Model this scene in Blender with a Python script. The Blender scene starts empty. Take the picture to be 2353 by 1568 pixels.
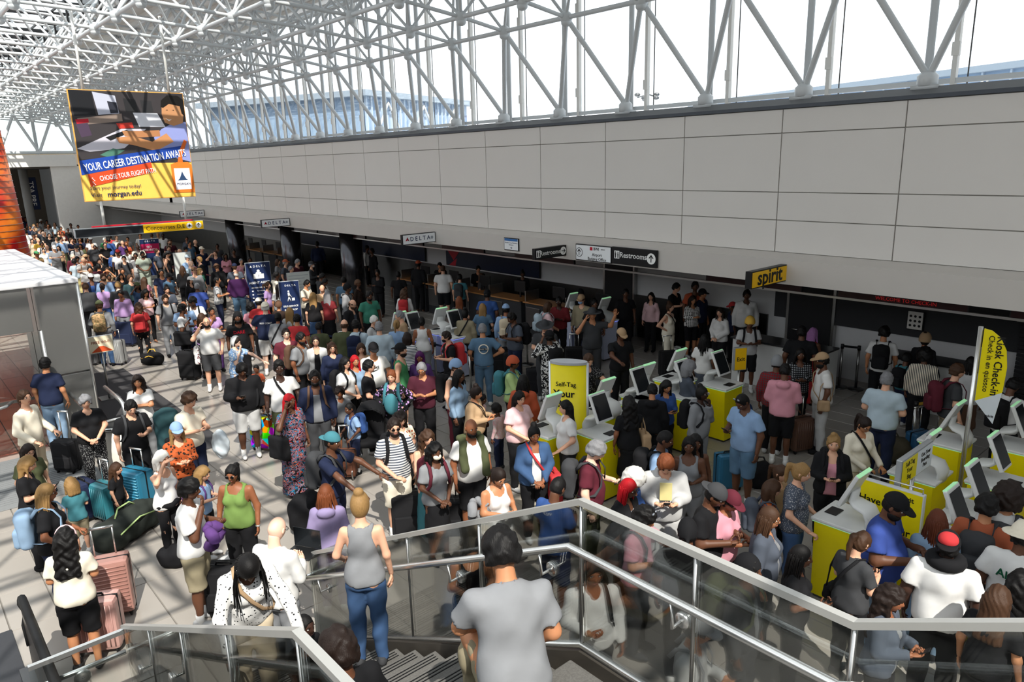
import bpy, math, random
import numpy as np
from mathutils import Matrix, Vector
import bmesh
CAMF = 1672.95
SC = bpy.context.scene; C = bpy.context.collection
# ---------- camera ----------
cam = bpy.data.cameras.new('camera'); camo = bpy.data.objects.new('camera', cam); C.objects.link(camo); SC.camera = camo
cam.sensor_width = 36; cam.lens = 36*CAMF/2353; cam.clip_start = .05; cam.clip_end = 600
camo.matrix_world = Matrix(((0.660229, -0.165112, 0.732690, 0), (0.750637, 0.177958, -0.636298, 0), (-0.025327, 0.970087, 0.241432, 5.15), (0, 0, 0, 1)))
# ---------- world, sun, exposure ----------
w = bpy.data.worlds.new('sky'); SC.world = w; w.use_nodes = True
bg = w.node_tree.nodes['Background']; bg.inputs[0].default_value = (.93, .97, 1, 1); bg.inputs[1].default_value = 2.0
sun = bpy.data.lights.new('sun', 'SUN'); sun.energy = 7.4; sun.angle = .009; sun.color = (1, .93, .84)
so = bpy.data.objects.new('sun', sun); C.objects.link(so)
so.rotation_euler = Vector((-.60, .26, -.76)).to_track_quat('-Z', 'Y').to_euler(); so.location = (20, -10, 30)
vs = SC.view_settings; SC.display_settings.display_device = 'sRGB'
vs.view_transform = 'Standard'; vs.look = 'None'; vs.gamma = 1; vs.exposure = 0.0; vs.use_curve_mapping = False
cy = SC.cycles; cy.max_bounces = 7; cy.diffuse_bounces = 4; cy.glossy_bounces = 3; cy.transmission_bounces = 4; cy.transparent_max_bounces = 12
cy.caustics_reflective = False; cy.caustics_refractive = False; cy.use_denoising = True; cy.sample_clamp_indirect = 6
# ---------- colour palette (sRGB hex) ----------
PAL = dict(white='d9d8d6', cream='e6dcc6', lightgrey='b9b9b9', grey='808286', darkgrey='3c3d40', black='17171a', navy='1b2440', blue='2a4f8f',
 royal='2b4490', lightblue='7fa0c8', paleblue='a9bcc8', greyblue='9ba8b0', steel='4d6f8c', denim='34537c', lightdenim='7f9dbb', teal='357a86', darkteal='23454a', seagreen='2f7f68',
 green='3f9058', lime='a9c67a', olive='4c5234', khaki='8f8468', beige='cbb99b', tan='b08f68', brown='5f4432', darkbrown='2d201a', red='c02026', darkred='701a20', maroon='5e1c2c',
 burgundy='4b1a2a', pink='cf8797', lightpink='e3b8bc', purple='5a3577', darkpurple='41184a', lavender='8f80ab', lilac='b08ac2', yellow='e8b414', paleyellow='d9cd84', orange='b54a20', grass='6d8c3e', rust='a8512a',
 slate='4a515e', palegreen='98a394', blonde='b8925c', ginger='9a4f22', crimson='b3101c', multi='a03a30', none='303030', pinkh='b07090')
def hexc(h):
    c = [int(h[i:i+2], 16)/255 for i in (0, 2, 4)]
    return tuple(((x/12.92) if x <= .04045 else ((x+.055)/1.055)**2.4) for x in c) + (1,)
def col(n): return hexc(PAL.get(n, n))
SKIN = ['e6bca4', 'd3a185', 'b57c58', '8a563a', '5c3a28', '3a241b']
HAIRC = dict(black='0d0b0b', darkbrown='1f1511', brown='3f2a1c', blonde='8a6b42', ginger='6c3a20', grey='77777a', white='c9c7c2', crimson='a00d18', rust='5a2c1a', purple='4a1550', pink='a85f8a', lilac='9a6a9c')

# ---------- surface nets over a signed distance field ----------
def caps(P, a, b, ra, rb):
    a = np.asarray(a, 'f4'); b = np.asarray(b, 'f4'); ab = b-a
    t = np.clip(((P-a)@ab)/max(float(ab@ab), 1e-9), 0, 1)
    q = P-a-t[..., None]*ab
    return np.sqrt((q*q).sum(-1)) - (ra+(rb-ra)*t)
def ell(P, c, r):
    q = (P-np.asarray(c, 'f4'))/np.asarray(r, 'f4')
    k0 = np.sqrt((q*q).sum(-1))+1e-6
    q2 = q/np.asarray(r, 'f4')
    k1 = np.sqrt((q2*q2).sum(-1))+1e-6
    return k0*(k0-1)/k1
def rbox(P, c, s, r):
    q = np.abs(P-np.asarray(c, 'f4'))-(np.asarray(s, 'f4')-r)
    return np.sqrt((np.maximum(q, 0)**2).sum(-1))+np.minimum(q.max(-1), 0)-r
def smin(a, b, k):
    h = np.maximum(k-np.abs(a-b), 0)/k
    return np.minimum(a, b)-h*h*k*.25
def folds(P, amp, f=9.):
    x, y, z = P[..., 0], P[..., 1], P[..., 2]
    return amp*(np.sin(f*2.1*x+f*1.3*z+2*np.sin(f*y))+.6*np.sin(f*2.7*z-f*3.1*x+1.7)+.5*np.sin(f*4.3*y+f*1.9*z))
def snet(fn, lo, hi, h):
    lo = np.asarray(lo, 'f4'); hi = np.asarray(hi, 'f4')
    n = np.maximum(np.ceil((hi-lo)/h).astype(int)+1, 4)
    ax = [lo[i]+h*np.arange(n[i], dtype='f4') for i in range(3)]
    P = np.stack(np.meshgrid(*ax, indexing='ij'), -1)
    D = fn(P).astype('f4')
    D[0] = D[-1] = 1; D[:, 0] = D[:, -1] = 1; D[:, :, 0] = D[:, :, -1] = 1
    S = D < 0
    acc = np.zeros((n[0]-1, n[1]-1, n[2]-1, 3), 'f4'); cnt = np.zeros(acc.shape[:3], 'f4')
    eds = []
    for a in range(3):
        sl0 = [slice(None)]*3; sl1 = [slice(None)]*3
        sl0[a] = slice(0, -1); sl1[a] = slice(1, None); sl0, sl1 = tuple(sl0), tuple(sl1)
        m = S[sl0] != S[sl1]
        t = np.where(m, D[sl0]/np.where(m, D[sl0]-D[sl1], 1), 0)
        E = P[sl0].copy(); E[..., a] += t*h; E *= m[..., None]; mf = m.astype('f4')
        b, c = [i for i in range(3) if i != a]
        for ob in (0, 1):
            for oc in (0, 1):
                s = [slice(None)]*3
                s[b] = slice(ob, n[b]-1+ob); s[c] = slice(oc, n[c]-1+oc); s = tuple(s)
                acc += E[s]; cnt += mf[s]
        eds.append((a, b, c, m, S[sl0]))
    use = cnt > 0
    idx = np.full(use.shape, -1, 'i4'); idx[use] = np.arange(use.sum())
    V = acc[use]/cnt[use][:, None]
    F = []
    for a, b, c, m, s0 in eds:
        w = np.argwhere(m)
        if len(w) == 0: continue
        ok = (w[:, b] > 0) & (w[:, b] < n[b]-1) & (w[:, c] > 0) & (w[:, c] < n[c]-1); w = w[ok]
        def g(ob, oc):
            q = w.copy(); q[:, b] -= ob; q[:, c] -= oc
            return idx[q[:, 0], q[:, 1], q[:, 2]]
        q = np.stack([g(1, 1), g(0, 1), g(0, 0), g(1, 0)], 1)
        ins = s0[w[:, 0], w[:, 1], w[:, 2]]
        if a == 1: ins = ~ins
        q[~ins] = q[~ins][:, ::-1]
        F.append(q)
    return V, np.concatenate(F) if F else np.zeros((0, 4), 'i4')

# ---------- mesh assembly: a piece is (V, [face arrays], material index) ----------
def mk(name, pieces, smooth=True):
    me = bpy.data.meshes.new(name)
    Vs, L, starts, tot, mats = [], [], [], [], []
    off = 0; ls = 0
    for V, Fs, mi in pieces:
        V = np.asarray(V, 'f4').reshape(-1, 3)
        for F in (Fs if isinstance(Fs, list) else [Fs]):
            F = np.asarray(F, 'i4')
            if F.size == 0: continue
            k = F.shape[1]
            L.append((F+off).ravel()); c = len(F)
            starts.append(ls+np.arange(c)*k); tot.append(np.full(c, k)); mats.append(np.full(c, mi)); ls += c*k
        Vs.append(V); off += len(V)
    if not L: return me
    V = np.concatenate(Vs); L = np.concatenate(L); S = np.concatenate(starts); M = np.concatenate(mats)
    me.vertices.add(len(V)); me.vertices.foreach_set('co', V.ravel())
    me.loops.add(len(L)); me.loops.foreach_set('vertex_index', L.astype('i4'))
    me.polygons.add(len(S)); me.polygons.foreach_set('loop_start', S.astype('i4'))
    me.polygons.foreach_set('material_index', M.astype('i4'))
    me.polygons.foreach_set('use_smooth', np.full(len(S), smooth))
    for i in range(int(M.max())+1): me.materials.append(None)
    me.update(calc_edges=True)
    return me
def tube(pts, r, n=6, flat=1.0, up=(0, 0, 1)):
    pts = np.asarray(pts, 'f8'); m = len(pts); r = np.broadcast_to(np.asarray(r, 'f8'), (m,))
    T = np.gradient(pts, axis=0); T /= np.linalg.norm(T, axis=1)[:, None]+1e-9
    u = np.asarray(up, 'f8'); V = []
    for i in range(m):
        a = np.cross(T[i], u)
        if np.linalg.norm(a) < .15: a = np.cross(T[i], (1, .1, 0))
        a /= np.linalg.norm(a); b = np.cross(a, T[i])
        th = np.arange(n)*2*math.pi/n
        V.append(pts[i]+r[i]*(np.cos(th)[:, None]*a+flat*np.sin(th)[:, None]*b))
    V = np.concatenate(V)
    i, j = np.meshgrid(np.arange(m-1), np.arange(n), indexing='ij'); i = i.ravel(); j = j.ravel(); k = (j+1) % n
    Q = np.stack([i*n+j, (i+1)*n+j, (i+1)*n+k, i*n+k], 1)
    C = np.stack([np.arange(n), (m-1)*n+np.arange(n)[::-1]])
    return V, [Q, C]
def uvs(nl, nt):
    V = [(0, 0, 1)]
    for i in range(1, nt):
        th = math.pi*i/nt
        for j in range(nl):
            ph = 2*math.pi*j/nl; V.append((math.sin(th)*math.cos(ph), math.sin(th)*math.sin(ph), math.cos(th)))
    V.append((0, 0, -1)); V = np.array(V)
    Q = []; T = []
    for j in range(nl):
        k = (j+1) % nl
        T.append((0, 1+j, 1+k)); b = 1+(nt-2)*nl; T.append((len(V)-1, b+k, b+j))
        for i in range(nt-2): Q.append((1+i*nl+j, 1+(i+1)*nl+j, 1+(i+1)*nl+k, 1+i*nl+k))
    return V, [np.array(Q), np.array(T)]
UV = {t: uvs(*a) for t, a in {1: (44, 34), 2: (28, 22), 3: (12, 9), 0: (10, 8)}.items()}
def ball(c, r, q=0):
    V, F = UV[q]; return V*np.asarray(r)+np.asarray(c), F
def rotm(yaw=0, pitch=0, roll=0):
    cy, sy, cp, sp = math.cos(yaw), math.sin(yaw), math.cos(pitch), math.sin(pitch)
    Rz = np.array([[cy, -sy, 0], [sy, cy, 0], [0, 0, 1]]); Rx = np.array([[1, 0, 0], [0, cp, -sp], [0, sp, cp]])
    return Rz@Rx

# ---------- the human figure (1.75 m, faces +Y, right side is +X) ----------
ARM = dict(d=((.235, -.02, 1.155), (.25, .06, .915)), p=((.22, .03, 1.17), (.09, .26, 1.20)), f=((.23, .03, 1.16), (.06, .25, 1.01)),
 e=((.30, .10, 1.28), (.135, .085, 1.545)), c=((.21, .10, 1.18), (-.06, .19, 1.21)), h=((.37, -.09, 1.20), (.19, .05, 1.06)),
 r=((.24, .20, 1.26), (.20, .45, 1.20)), l=((.25, .16, 1.19), (.24, .40, 1.03)), b=((.30, .20, 1.40), (.10, .165, 1.63)), u=((.37, .04, 1.38), (.44, .14, 1.62)),
 s=((.26, .03, 1.17), (.15, .18, 1.37)), k=((.20, .10, 1.16), (.05, .15, 1.45)), o=((.26, -.01, 1.17), (.24, .22, 1.0)), x=((.25, -.06, 1.16), (.2, -.15, .95)),
 g=((.28, .27, 1.27), (.30, .52, 1.10)), n=((.24, .16, 1.22), (.10, .38, 1.12)))
def skel(arms='dd', b=1., sex='m', stance='', lean=0., kid=False):
    J = {}
    sw = (.178 if sex == 'm' else .158)*(1+(b-1)*.45)
    hw = .085*(1+(b-1)*.5)
    J['sw'] = sw
    Lr = rotm(0, -lean); piv = np.array([0, 0, .97])
    up = lambda p: (Lr@(np.array(p, float)-piv))+piv
    for sd, s in (('R', 1), ('L', -1)):
        code = arms[0] if sd == 'R' else arms[1]
        e, w = ARM[code]; dx = sw-.178+(b-1)*.05
        J['S'+sd] = up((s*sw, 0, 1.402)); J['E'+sd] = up((s*(e[0]+dx), e[1], e[2])); J['W'+sd] = up((s*(w[0]+dx*.8), w[1]+(b-1)*.10*(w[1] > .1), w[2]))
        if stance == 'sit':
            J['H'+sd] = np.array((s*hw, 0, .93)); J['K'+sd] = np.array((s*.17, .42, .97)); J['A'+sd] = np.array((s*.16, .42, .54))
        else:
            st = {'': (0, 0), 'a': (.10, -.10), 'w': (.03, -.02)}[stance]
            y = st[0] if s > 0 else st[1]
            J['H'+sd] = np.array((s*hw, 0, .93)); J['K'+sd] = np.array((s*(hw+.012), y*.5+.02, .50)); J['A'+sd] = np.array((s*(hw+.02), y, .09))
        J['c'+sd] = code
    J['up'] = up; J['neck'] = up((0, .0, 1.47)); J['b'] = b; J['sex'] = sex; J['Lr'] = Lr
    return J
def torso_sd(P, J, inf=0., loose=0.):
    b, up = J['b'], J['up']; f = J['sex'] == 'f'; m = (b-1)
    Q = P
    if abs(J['Lr'][1, 2]) > 1e-4:
        Q = (P-np.array([0, 0, .97], 'f4'))@J['Lr'].astype('f4')+np.array([0, 0, .97], 'f4')
    hip = (.158+(.012 if f else 0)+m*.11)
    d = ell(Q, (0, -.005, .96), (hip+inf, .112+m*.08+inf, .13+inf))
    d = smin(d, ell(Q, (0, .012+m*.05, 1.11), ((.128 if f else .142)+m*.16+inf+loose, .098+m*.14+inf+loose, .16+inf)), .05)
    d = smin(d, ell(Q, (0, -.002, 1.29), ((.146 if f else .163)+m*.08+inf+loose*.4, .108+m*.06+inf, .17+inf)), .05)
    sw = J['sw']-.035
    for s in (-1, 1): d = smin(d, caps(Q, (0, -.005, 1.418), (s*sw, -.005, 1.385), .056+m*.03+inf, .050+m*.03+inf*.8), .05)
    for s in (-1, 1):
        d = smin(d, ell(P, (s*.072, -.052, .93), (.085+m*.04+inf, .085+m*.04+inf, .10+inf)), .04)
        if f: d = smin(d, ell(Q, (s*.07, .085+m*.04, 1.275), (.062+m*.03+inf, .052+m*.03+inf, .062+m*.03+inf)), .04)
    return d, Q
def arm_sd(P, J, sd, inf=0., full=True, frac=1.):
    m = J['b']-1; S, E, W = J['S'+sd], J['E'+sd], J['W'+sd]
    ra = (.050 if J['sex'] == 'm' else .043)+m*.035
    if not full:
        e2 = S+(E-S)*frac
        return caps(P, S, e2, ra-.002+inf*.6, ra+.002+inf)
    d = caps(P, S, E, ra+inf, ra*.82+inf)
    return smin(d, caps(P, E, W, ra*.80+inf, ra*.56+inf), .03)
def leg_sd(P, J, sd, inf=0., foot=False):
    m = J['b']-1; H, K, A = J['H'+sd], J['K'+sd], J['A'+sd]
    r = .088+m*.05
    d = caps(P, H, K, r+inf, .056+m*.03+inf)
    d = smin(d, caps(P, K, A, .053+m*.03+inf, .036+m*.012+inf), .03)
    c = K+(A-K)*.3; d = smin(d, ell(P, (c[0], c[1]-.018, c[2]), (.05+m*.03+inf, .052+m*.03+inf, .12)), .03)
    if foot: d = smin(d, caps(P, A-np.array([0, .02, .045]), A+np.array([.0, .14, -.058]), .036, .03), .03)
    return d
def bounds(J, pad=.12):
    pts = np.array([J[k+s] for k in 'SEWHKA' for s in 'RL']+[(0, -.15, .9), (0, .16, 1.2), J['neck']])
    lo = pts.min(0)-pad; hi = pts.max(0)+pad; m = (J['b']-1)*.15
    lo[1] = min(lo[1], -.16)-m; hi[1] = max(hi[1], .18)+m; lo[0] -= m; hi[0] += m
    return lo, hi
def hand(W, dirn, pn, s, curl=.5, t=2):
    d = np.array(dirn, float); d /= np.linalg.norm(d); pn = np.array(pn, float); pn -= d*(pn@d)
    if np.linalg.norm(pn) < .1: pn = np.cross(d, (1, .2, .1))
    pn /= np.linalg.norm(pn); side = np.cross(d, pn)*s      # towards the thumb
    out = []
    pts = [W-d*.01, W+d*.03, W+d*.065, W+d*.088]
    V, F = tube(pts, [.024, .034, .039, .036], 8, .42, pn); out.append((V, F, 0))
    n = 6 if t == 1 else 5
    for i, (o, l) in enumerate(((.028, .072), (.0095, .080), (-.0095, .074), (-.028, .058))):
        p0 = W+d*.080+side*o; c = curl*(.9+.1*i)
        p1 = p0+(d*math.cos(c*.6)+pn*math.sin(c*.6))*l*.45
        p2 = p1+(d*math.cos(c*1.6)+pn*math.sin(c*1.6))*l*.32
        p3 = p2+(d*math.cos(c*2.3)+pn*math.sin(c*2.3))*l*.26
        V, F = tube([p0, p1, p2, p3], [.0098, .009, .0083, .0065], n, 1, side); out.append((V, F, 0))
    p0 = W+d*.022+side*.026; a = d*.55+side*.75+pn*.35; a /= np.linalg.norm(a); b = d*.85+side*.25+pn*.45; b /= np.linalg.norm(b)
    V, F = tube([p0, p0+a*.036, p0+a*.036+b*.030, p0+a*.036+b*.052], [.014, .011, .0095, .007], n, 1, pn); out.append((V, F, 0))
    return out
HANDD = dict(d=((0, .15, -1), 1, .45), p=((-.75, .65, .0), 2, .9), f=((-.8, .45, -.15), 0, .6), e=((-.35, .0, .95), 1, .5), c=((-.9, .25, .1), 0, .5), h=((-.6, -.3, -.6), 1, .6), r=((-.1, 1, -.1), 0, .35),
 l=((0, .9, -.4), 0, .9), b=((-.95, .15, .12), 0, .1), u=((0, .1, 1), 3, .15), s=((-.5, .5, .6), 4, 1.1), k=((-.4, .1, .9), 4, .7), o=((-.1, .8, -.35), 0, 1.15), x=((-.3, -.6, -.6), 1, .5), g=((0, .95, -.35), 0, .3), n=((-.6, .7, -.2), 0, .8))
def body_pieces(J, t, sex, hy, hp, hs, bald_beard=None):
    h = {1: .015, 2: .023, 3: .034}[t]
    foot = t == 3 or J.get('foot')
    lo, hi = bounds(J)
    def fn(P):
        d, _ = torso_sd(P, J, -.004)
        n = J['neck']; hd = n+J['Lr']@np.array([0, .02, .10])
        d = smin(d, caps(P, n-J['Lr']@np.array([0, .01, .07]), hd, .062 if sex == 'm' else .052, .054 if sex == 'm' else .046), .03)
        for s in 'RL': d = smin(d, arm_sd(P, J, s, 0), .03); d = smin(d, leg_sd(P, J, s, -.002, foot), .02)
        if t == 3:
            for s, k in (('R', 1), ('L', -1)):
                dn = np.array(HANDD[J['c'+s]][0], float)*(k, 1, 1); dn /= np.linalg.norm(dn)
                d = smin(d, caps(P, J['W'+s], J['W'+s]+dn*.10, .034, .030), .02)
        return d
    V, F = snet(fn, lo, hi+np.array([0, 0, .12]), h)
    out = [(V, [F], 0)]
    if t < 3:
        for s, k in (('R', 1), ('L', -1)):
            dn, pk, cu = HANDD[J['c'+s]]
            pn = {0: (0, -.2, -1), 1: (-k, 0, 0), 2: (0, -.2, 1), 3: (0, 1, 0), 4: (0, -1, 0)}[pk]
            out += hand(J['W'+s], np.array(dn)*(k, 1, 1), pn, k*(1 if pk in (0,) else -1), cu, t)
    # head
    R, c = head_frame(J, hy, hp, hs); hs = hs*1.05
    V, Fh = UV[t]; P = V*np.array((.074, .093, .114)); x, y, z = V[:, 0], V[:, 1], V[:, 2]
    P = P.copy(); lowz = np.clip(-z, 0, 1)
    P[:, 0] *= 1-.36*lowz**1.6; P[:, 1] *= np.where(y > 0, 1-.02*lowz, 1-.50*lowz**1.3)
    fr = np.clip(y, 0, 1)
    g = lambda cx, cz, sx, sz: np.exp(-((P[:, 0]-cx)/sx)**2-((P[:, 2]-cz)/sz)**2)*fr
    if t < 3:
        P[:, 1] += .019*g(0, -.016, .012, .020)+.009*g(0, .006, .009, .02)-.008*g(.031, .012, .016, .013)-.008*g(-.031, .012, .016, .013)+.004*g(0, .034, .05, .009)+.006*g(0, -.054, .022, .012)+.007*g(0, -.088, .022, .014)
        P[:, 2] -= .006*g(0, -.10, .03, .03)
    out.append((P@R.T*hs+c, Fh, 0))
    def part(pc, r, mi, q=0):
        V, F = ball(pc, r, q); out.append((V@R.T*hs+c, F, mi))
    for s in (-1, 1):
        part((s*.076, -.004, -.002), (.008, .017, .027), 0)
        if t < 3:
            part((s*.030, .0735, .012), (.0145, .010, .0085), 1); part((s*.030, .0805, .012), (.0062, .0045, .0066), 2)
            part((s*.031, .0865, .031), (.017, .004, .0034), 2)
    if t < 3: part((0, .0855, -.052), (.021, .0075, .0065), 3)
    else: part((0, .093, -.012), (.014, .014, .02), 0)
    return out
def head_frame(J, hy, hp, hs=1.):
    R = J['Lr']@rotm(hy, -hp)
    piv = J['neck']+J['Lr']@np.array([0, .008, .06])
    return R, piv+R@np.array([0, .015, .108])*hs
def hair_sdf(style):
    def fn(P):
        x, y, z = P[..., 0], P[..., 1], P[..., 2]
        cr = (.074, .094, .114)
        def sc(th, dz=0): return ell(P, (0, -.006, .006+dz), (cr[0]+th, cr[1]+th, cr[2]+th))
        face = ell(P, (0, .085, -.045), (.066, .075, .105)); k = .02
        base = dict(short=.012, buzz=.004, balding=.006, curly=.026, curlybig=.062, hightop=.012, twist=.022, wavy=.022, long=.015, wavylong=.02, lcurl=.026, longback=.013, pony=.010, bun=.010, bunlow=.010, bunfront=.012,
                    bob=.020, bobbig=.045, locs=.014, braids=.010, braidslong=.012, locsshort=.02, hood=.03).get(style, .012)
        d = sc(base)
        if style == 'balding': d = np.maximum(d, z-.03)
        nape = {'short': -.055, 'buzz': -.05, 'balding': -.055, 'hightop': -.045, 'curly': -.06, 'twist': -.06, 'wavy': -.09}.get(style, -.10)
        d = np.maximum(d, (nape-z)); d = np.maximum(d, np.where(z < .0, y-.005-.02*(nape < -.09), -1))
        if style == 'hightop': d = smin(d, ell(P, (0, -.005, .085), (.078, .09, .068)), .02)
        if style in ('bun', 'bunfront'): d = smin(d, ell(P, (0, -.05 if style == 'bun' else .0, .125), (.045, .045, .042)), .015)
        if style == 'bunlow': d = smin(d, ell(P, (0, -.115, -.015), (.038, .035, .038)), .015)
        if style == 'pony':
            d = smin(d, caps(P, (0, -.10, .05), (0, -.15, .03), .024, .03), .02); d = smin(d, caps(P, (0, -.15, .03), (0, -.165, -.16), .034, .018), .02)
        if style in ('long', 'wavylong', 'lcurl', 'longback', 'bob', 'bobbig'):
            ln = {'bob': -.13, 'bobbig': -.12, 'longback': -.26, 'long': -.34, 'wavylong': -.34, 'lcurl': -.36}[style]
            w = {'lcurl': .062, 'wavylong': .05, 'bobbig': .07, 'bob': .044}.get(style, .038)
            for sx in (-1, 0, 1): d = smin(d, caps(P, (sx*.052, -.058, -.02), (sx*(.075 if ln < -.2 else .055), -.115 if ln < -.2 else -.075, ln), w, w*.85), .05)
            if style != 'longback':
                for sx in (-1, 1): d = smin(d, caps(P, (sx*.074, .0, .02), (sx*.088, .025 if ln < -.2 else .01, max(ln, -.22)), .022 if style != 'bobbig' else .04, .024), .03)
        if style in ('curly', 'curlybig', 'lcurl', 'twist', 'bunfront'):
            a = .009 if style != 'twist' else .006; f = 70
            d = d+a*(np.sin(f*x+3*np.sin(f*.5*z))*np.sin(f*1.1*y)+np.sin(f*.9*z+2*np.sin(f*.6*x)))*.6
        elif style in ('short', 'wavy', 'buzz', 'hightop', 'balding'):
            a = .0045 if style != 'buzz' else .001; d = d+a*(np.sin(95*x+40*z)*np.sin(80*y)+np.sin(110*z+60*y+2*np.sin(50*x)))
        elif style in ('long', 'wavylong', 'bob', 'bobbig', 'pony', 'longback'):
            d = d+.003*np.sin(150*x+8*np.sin(14*z))+.003*np.sin(60*y+30*x)
        d = -smin(-d, face, .012)
        return d
    return fn
def strands(style, seed=1):
    rs = np.random.RandomState(seed); out = []
    n, L, r = {'locs': (44, .30, .011), 'braids': (44, .38, .0075), 'braidslong': (52, .55, .0085), 'locsshort': (34, .13, .012), 'twist2': (30, .06, .012)}[style]
    for i in range(n):
        a = math.radians(-205+230*i/(n-1)+rs.uniform(-3, 3)); e = rs.uniform(.1, .9)
        p0 = np.array([.078*math.cos(a)*math.cos(e), .096*math.sin(a)*math.cos(e)-.004, .118*math.sin(e)])
        p1 = np.array([.092*math.cos(a), .108*math.sin(a)-.006, -.01])
        ll = L*rs.uniform(.75, 1.05)
        p2 = p1+np.array([rs.uniform(-.012, .012)+.02*math.cos(a), -.018*(ll > .2), -ll*.5]); p3 = p2+np.array([rs.uniform(-.015, .015), .0-.02*(ll > .3), -ll*.5])
        V, F = tube([p0, (p0+p1)/2*1.05, p1, p2, p3], [r*.8, r, r, r*.95, r*.5], 5); out.append((V, F, 0))
    return out
_c = {}
def cached(key, f):
    if key not in _c: _c[key] = f()
    return _c[key]
def hair_mesh(style, t):
    def f():
        h = {1: .0095, 2: .014, 3: .024}[t]
        lo = [-.20, -.26, -.45]; hi = [.20, .14, .22]
        if style in ('short', 'buzz', 'balding', 'curly', 'hightop', 'twist', 'wavy', 'bun', 'bunfront', 'bunlow', 'curlybig', 'locs', 'braids', 'braidslong', 'locsshort'): lo[2] = -.14; lo[1] = -.19
        V, F = snet(hair_sdf(style), lo, hi, h); out = [(V, [F], 0)]
        if style in ('locs', 'braids', 'braidslong', 'locsshort'): out += strands(style)
        return mk('hair', out)
    return cached(('hair', style, t), f)
LONGH = ('long', 'wavylong', 'lcurl', 'longback', 'bob', 'bobbig', 'pony', 'locs', 'braids', 'braidslong', 'locsshort')
def hair_fall(style, t, ang):
    q = int(round(math.degrees(ang)/8))
    if style not in LONGH or q <= 0: return hair_mesh(style, t)
    def f():
        me = hair_mesh(style, t).copy(); n = len(me.vertices); co = np.empty(n*3, 'f4'); me.vertices.foreach_get('co', co); co = co.reshape(-1, 3)
        w = np.clip((-co[:, 2]-.0)/.10, 0, 1)*np.clip((.07-co[:, 1])/.07, 0, 1); c = np.array([0, -.045, -.03]); R = rotm(0, math.radians(q*8)); P = (co-c)@R.T+c
        co = co*(1-w[:, None])+P*w[:, None]; me.vertices.foreach_set('co', co.astype('f4').ravel()); me.update(); return me
    return cached(('hairf', style, t, q), f)
def hat_mesh(kind, t):
    def f():
        h = {1: .010, 2: .014, 3: .024}[t]; out = []
        if kind in ('cap', 'capb'):
            V, F = snet(lambda P: np.maximum(ell(P, (0, -.006, .020), (.092, .112, .118)), .028-P[..., 2]), (-.13, -.15, 0), (.13, .15, .16), h); out.append((V, [F], 0))
            s = 1 if kind == 'cap' else -1
            def br(P):
                x, y, z = P[..., 0], P[..., 1], P[..., 2]
                return np.maximum(np.abs(z-(.040-.9*x*x-.12*(s*y-.1)))-.0065, np.sqrt((x/.080)**2+((s*y-.075)/.105)**2)*.08-.08)
            V, F = snet(br, (-.12, -.22, -.01), (.12, .22, .07), min(h, .012)); out.append((V, [F], 1))
        elif kind == 'bucket' or kind == 'trooper':
            w = .155 if kind == 'bucket' else .185
            def fb(P):
                x, y, z = P[..., 0], P[..., 1], P[..., 2]
                a = np.maximum(ell(P, (0, -.006, .03), (.094, .112, .115)), .035-z); rr = np.sqrt(x*x+(y/1.1)**2)
                return np.minimum(a, np.maximum(np.abs(z-(.042-(.35 if kind == 'bucket' else .03)*(rr-.09)))-.007, rr-w))
            V, F = snet(fb, (-.21, -.22, -.02), (.21, .22, .17), h); out.append((V, [F], 0))
        else:      # beanie, durag, bonnet, wrap, hood
            gr = dict(beanie=.02, durag=.014, bonnet=.02, wrap=.035, hoodup=.03)[kind]
            def fw(P):
                d = ell(P, (0, -.012, .012), (.074+gr, .096+gr, .114+gr)); d = np.maximum(d, .02-P[..., 2]-np.where(P[..., 1] < -.02, .06, 0)) if kind != 'bonnet' else np.maximum(d, P[..., 1]-.01)
                if kind == 'wrap': d = smin(d, ell(P, (0, -.03, .09), (.075, .08, .06)), .02)
                if kind == 'durag': d = smin(d, caps(P, (0, -.10, 0), (0, -.14, -.12), .02, .012), .02)
                return -smin(-d, ell(P, (0, .09, -.05), (.08, .06, .09)), .012)
            V, F = snet(fw, (-.14, -.2, -.16), (.14, .14, .2), h); out.append((V, [F], 0))
        return mk(kind, out)
    return cached(('hat', kind, t), f)
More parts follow.
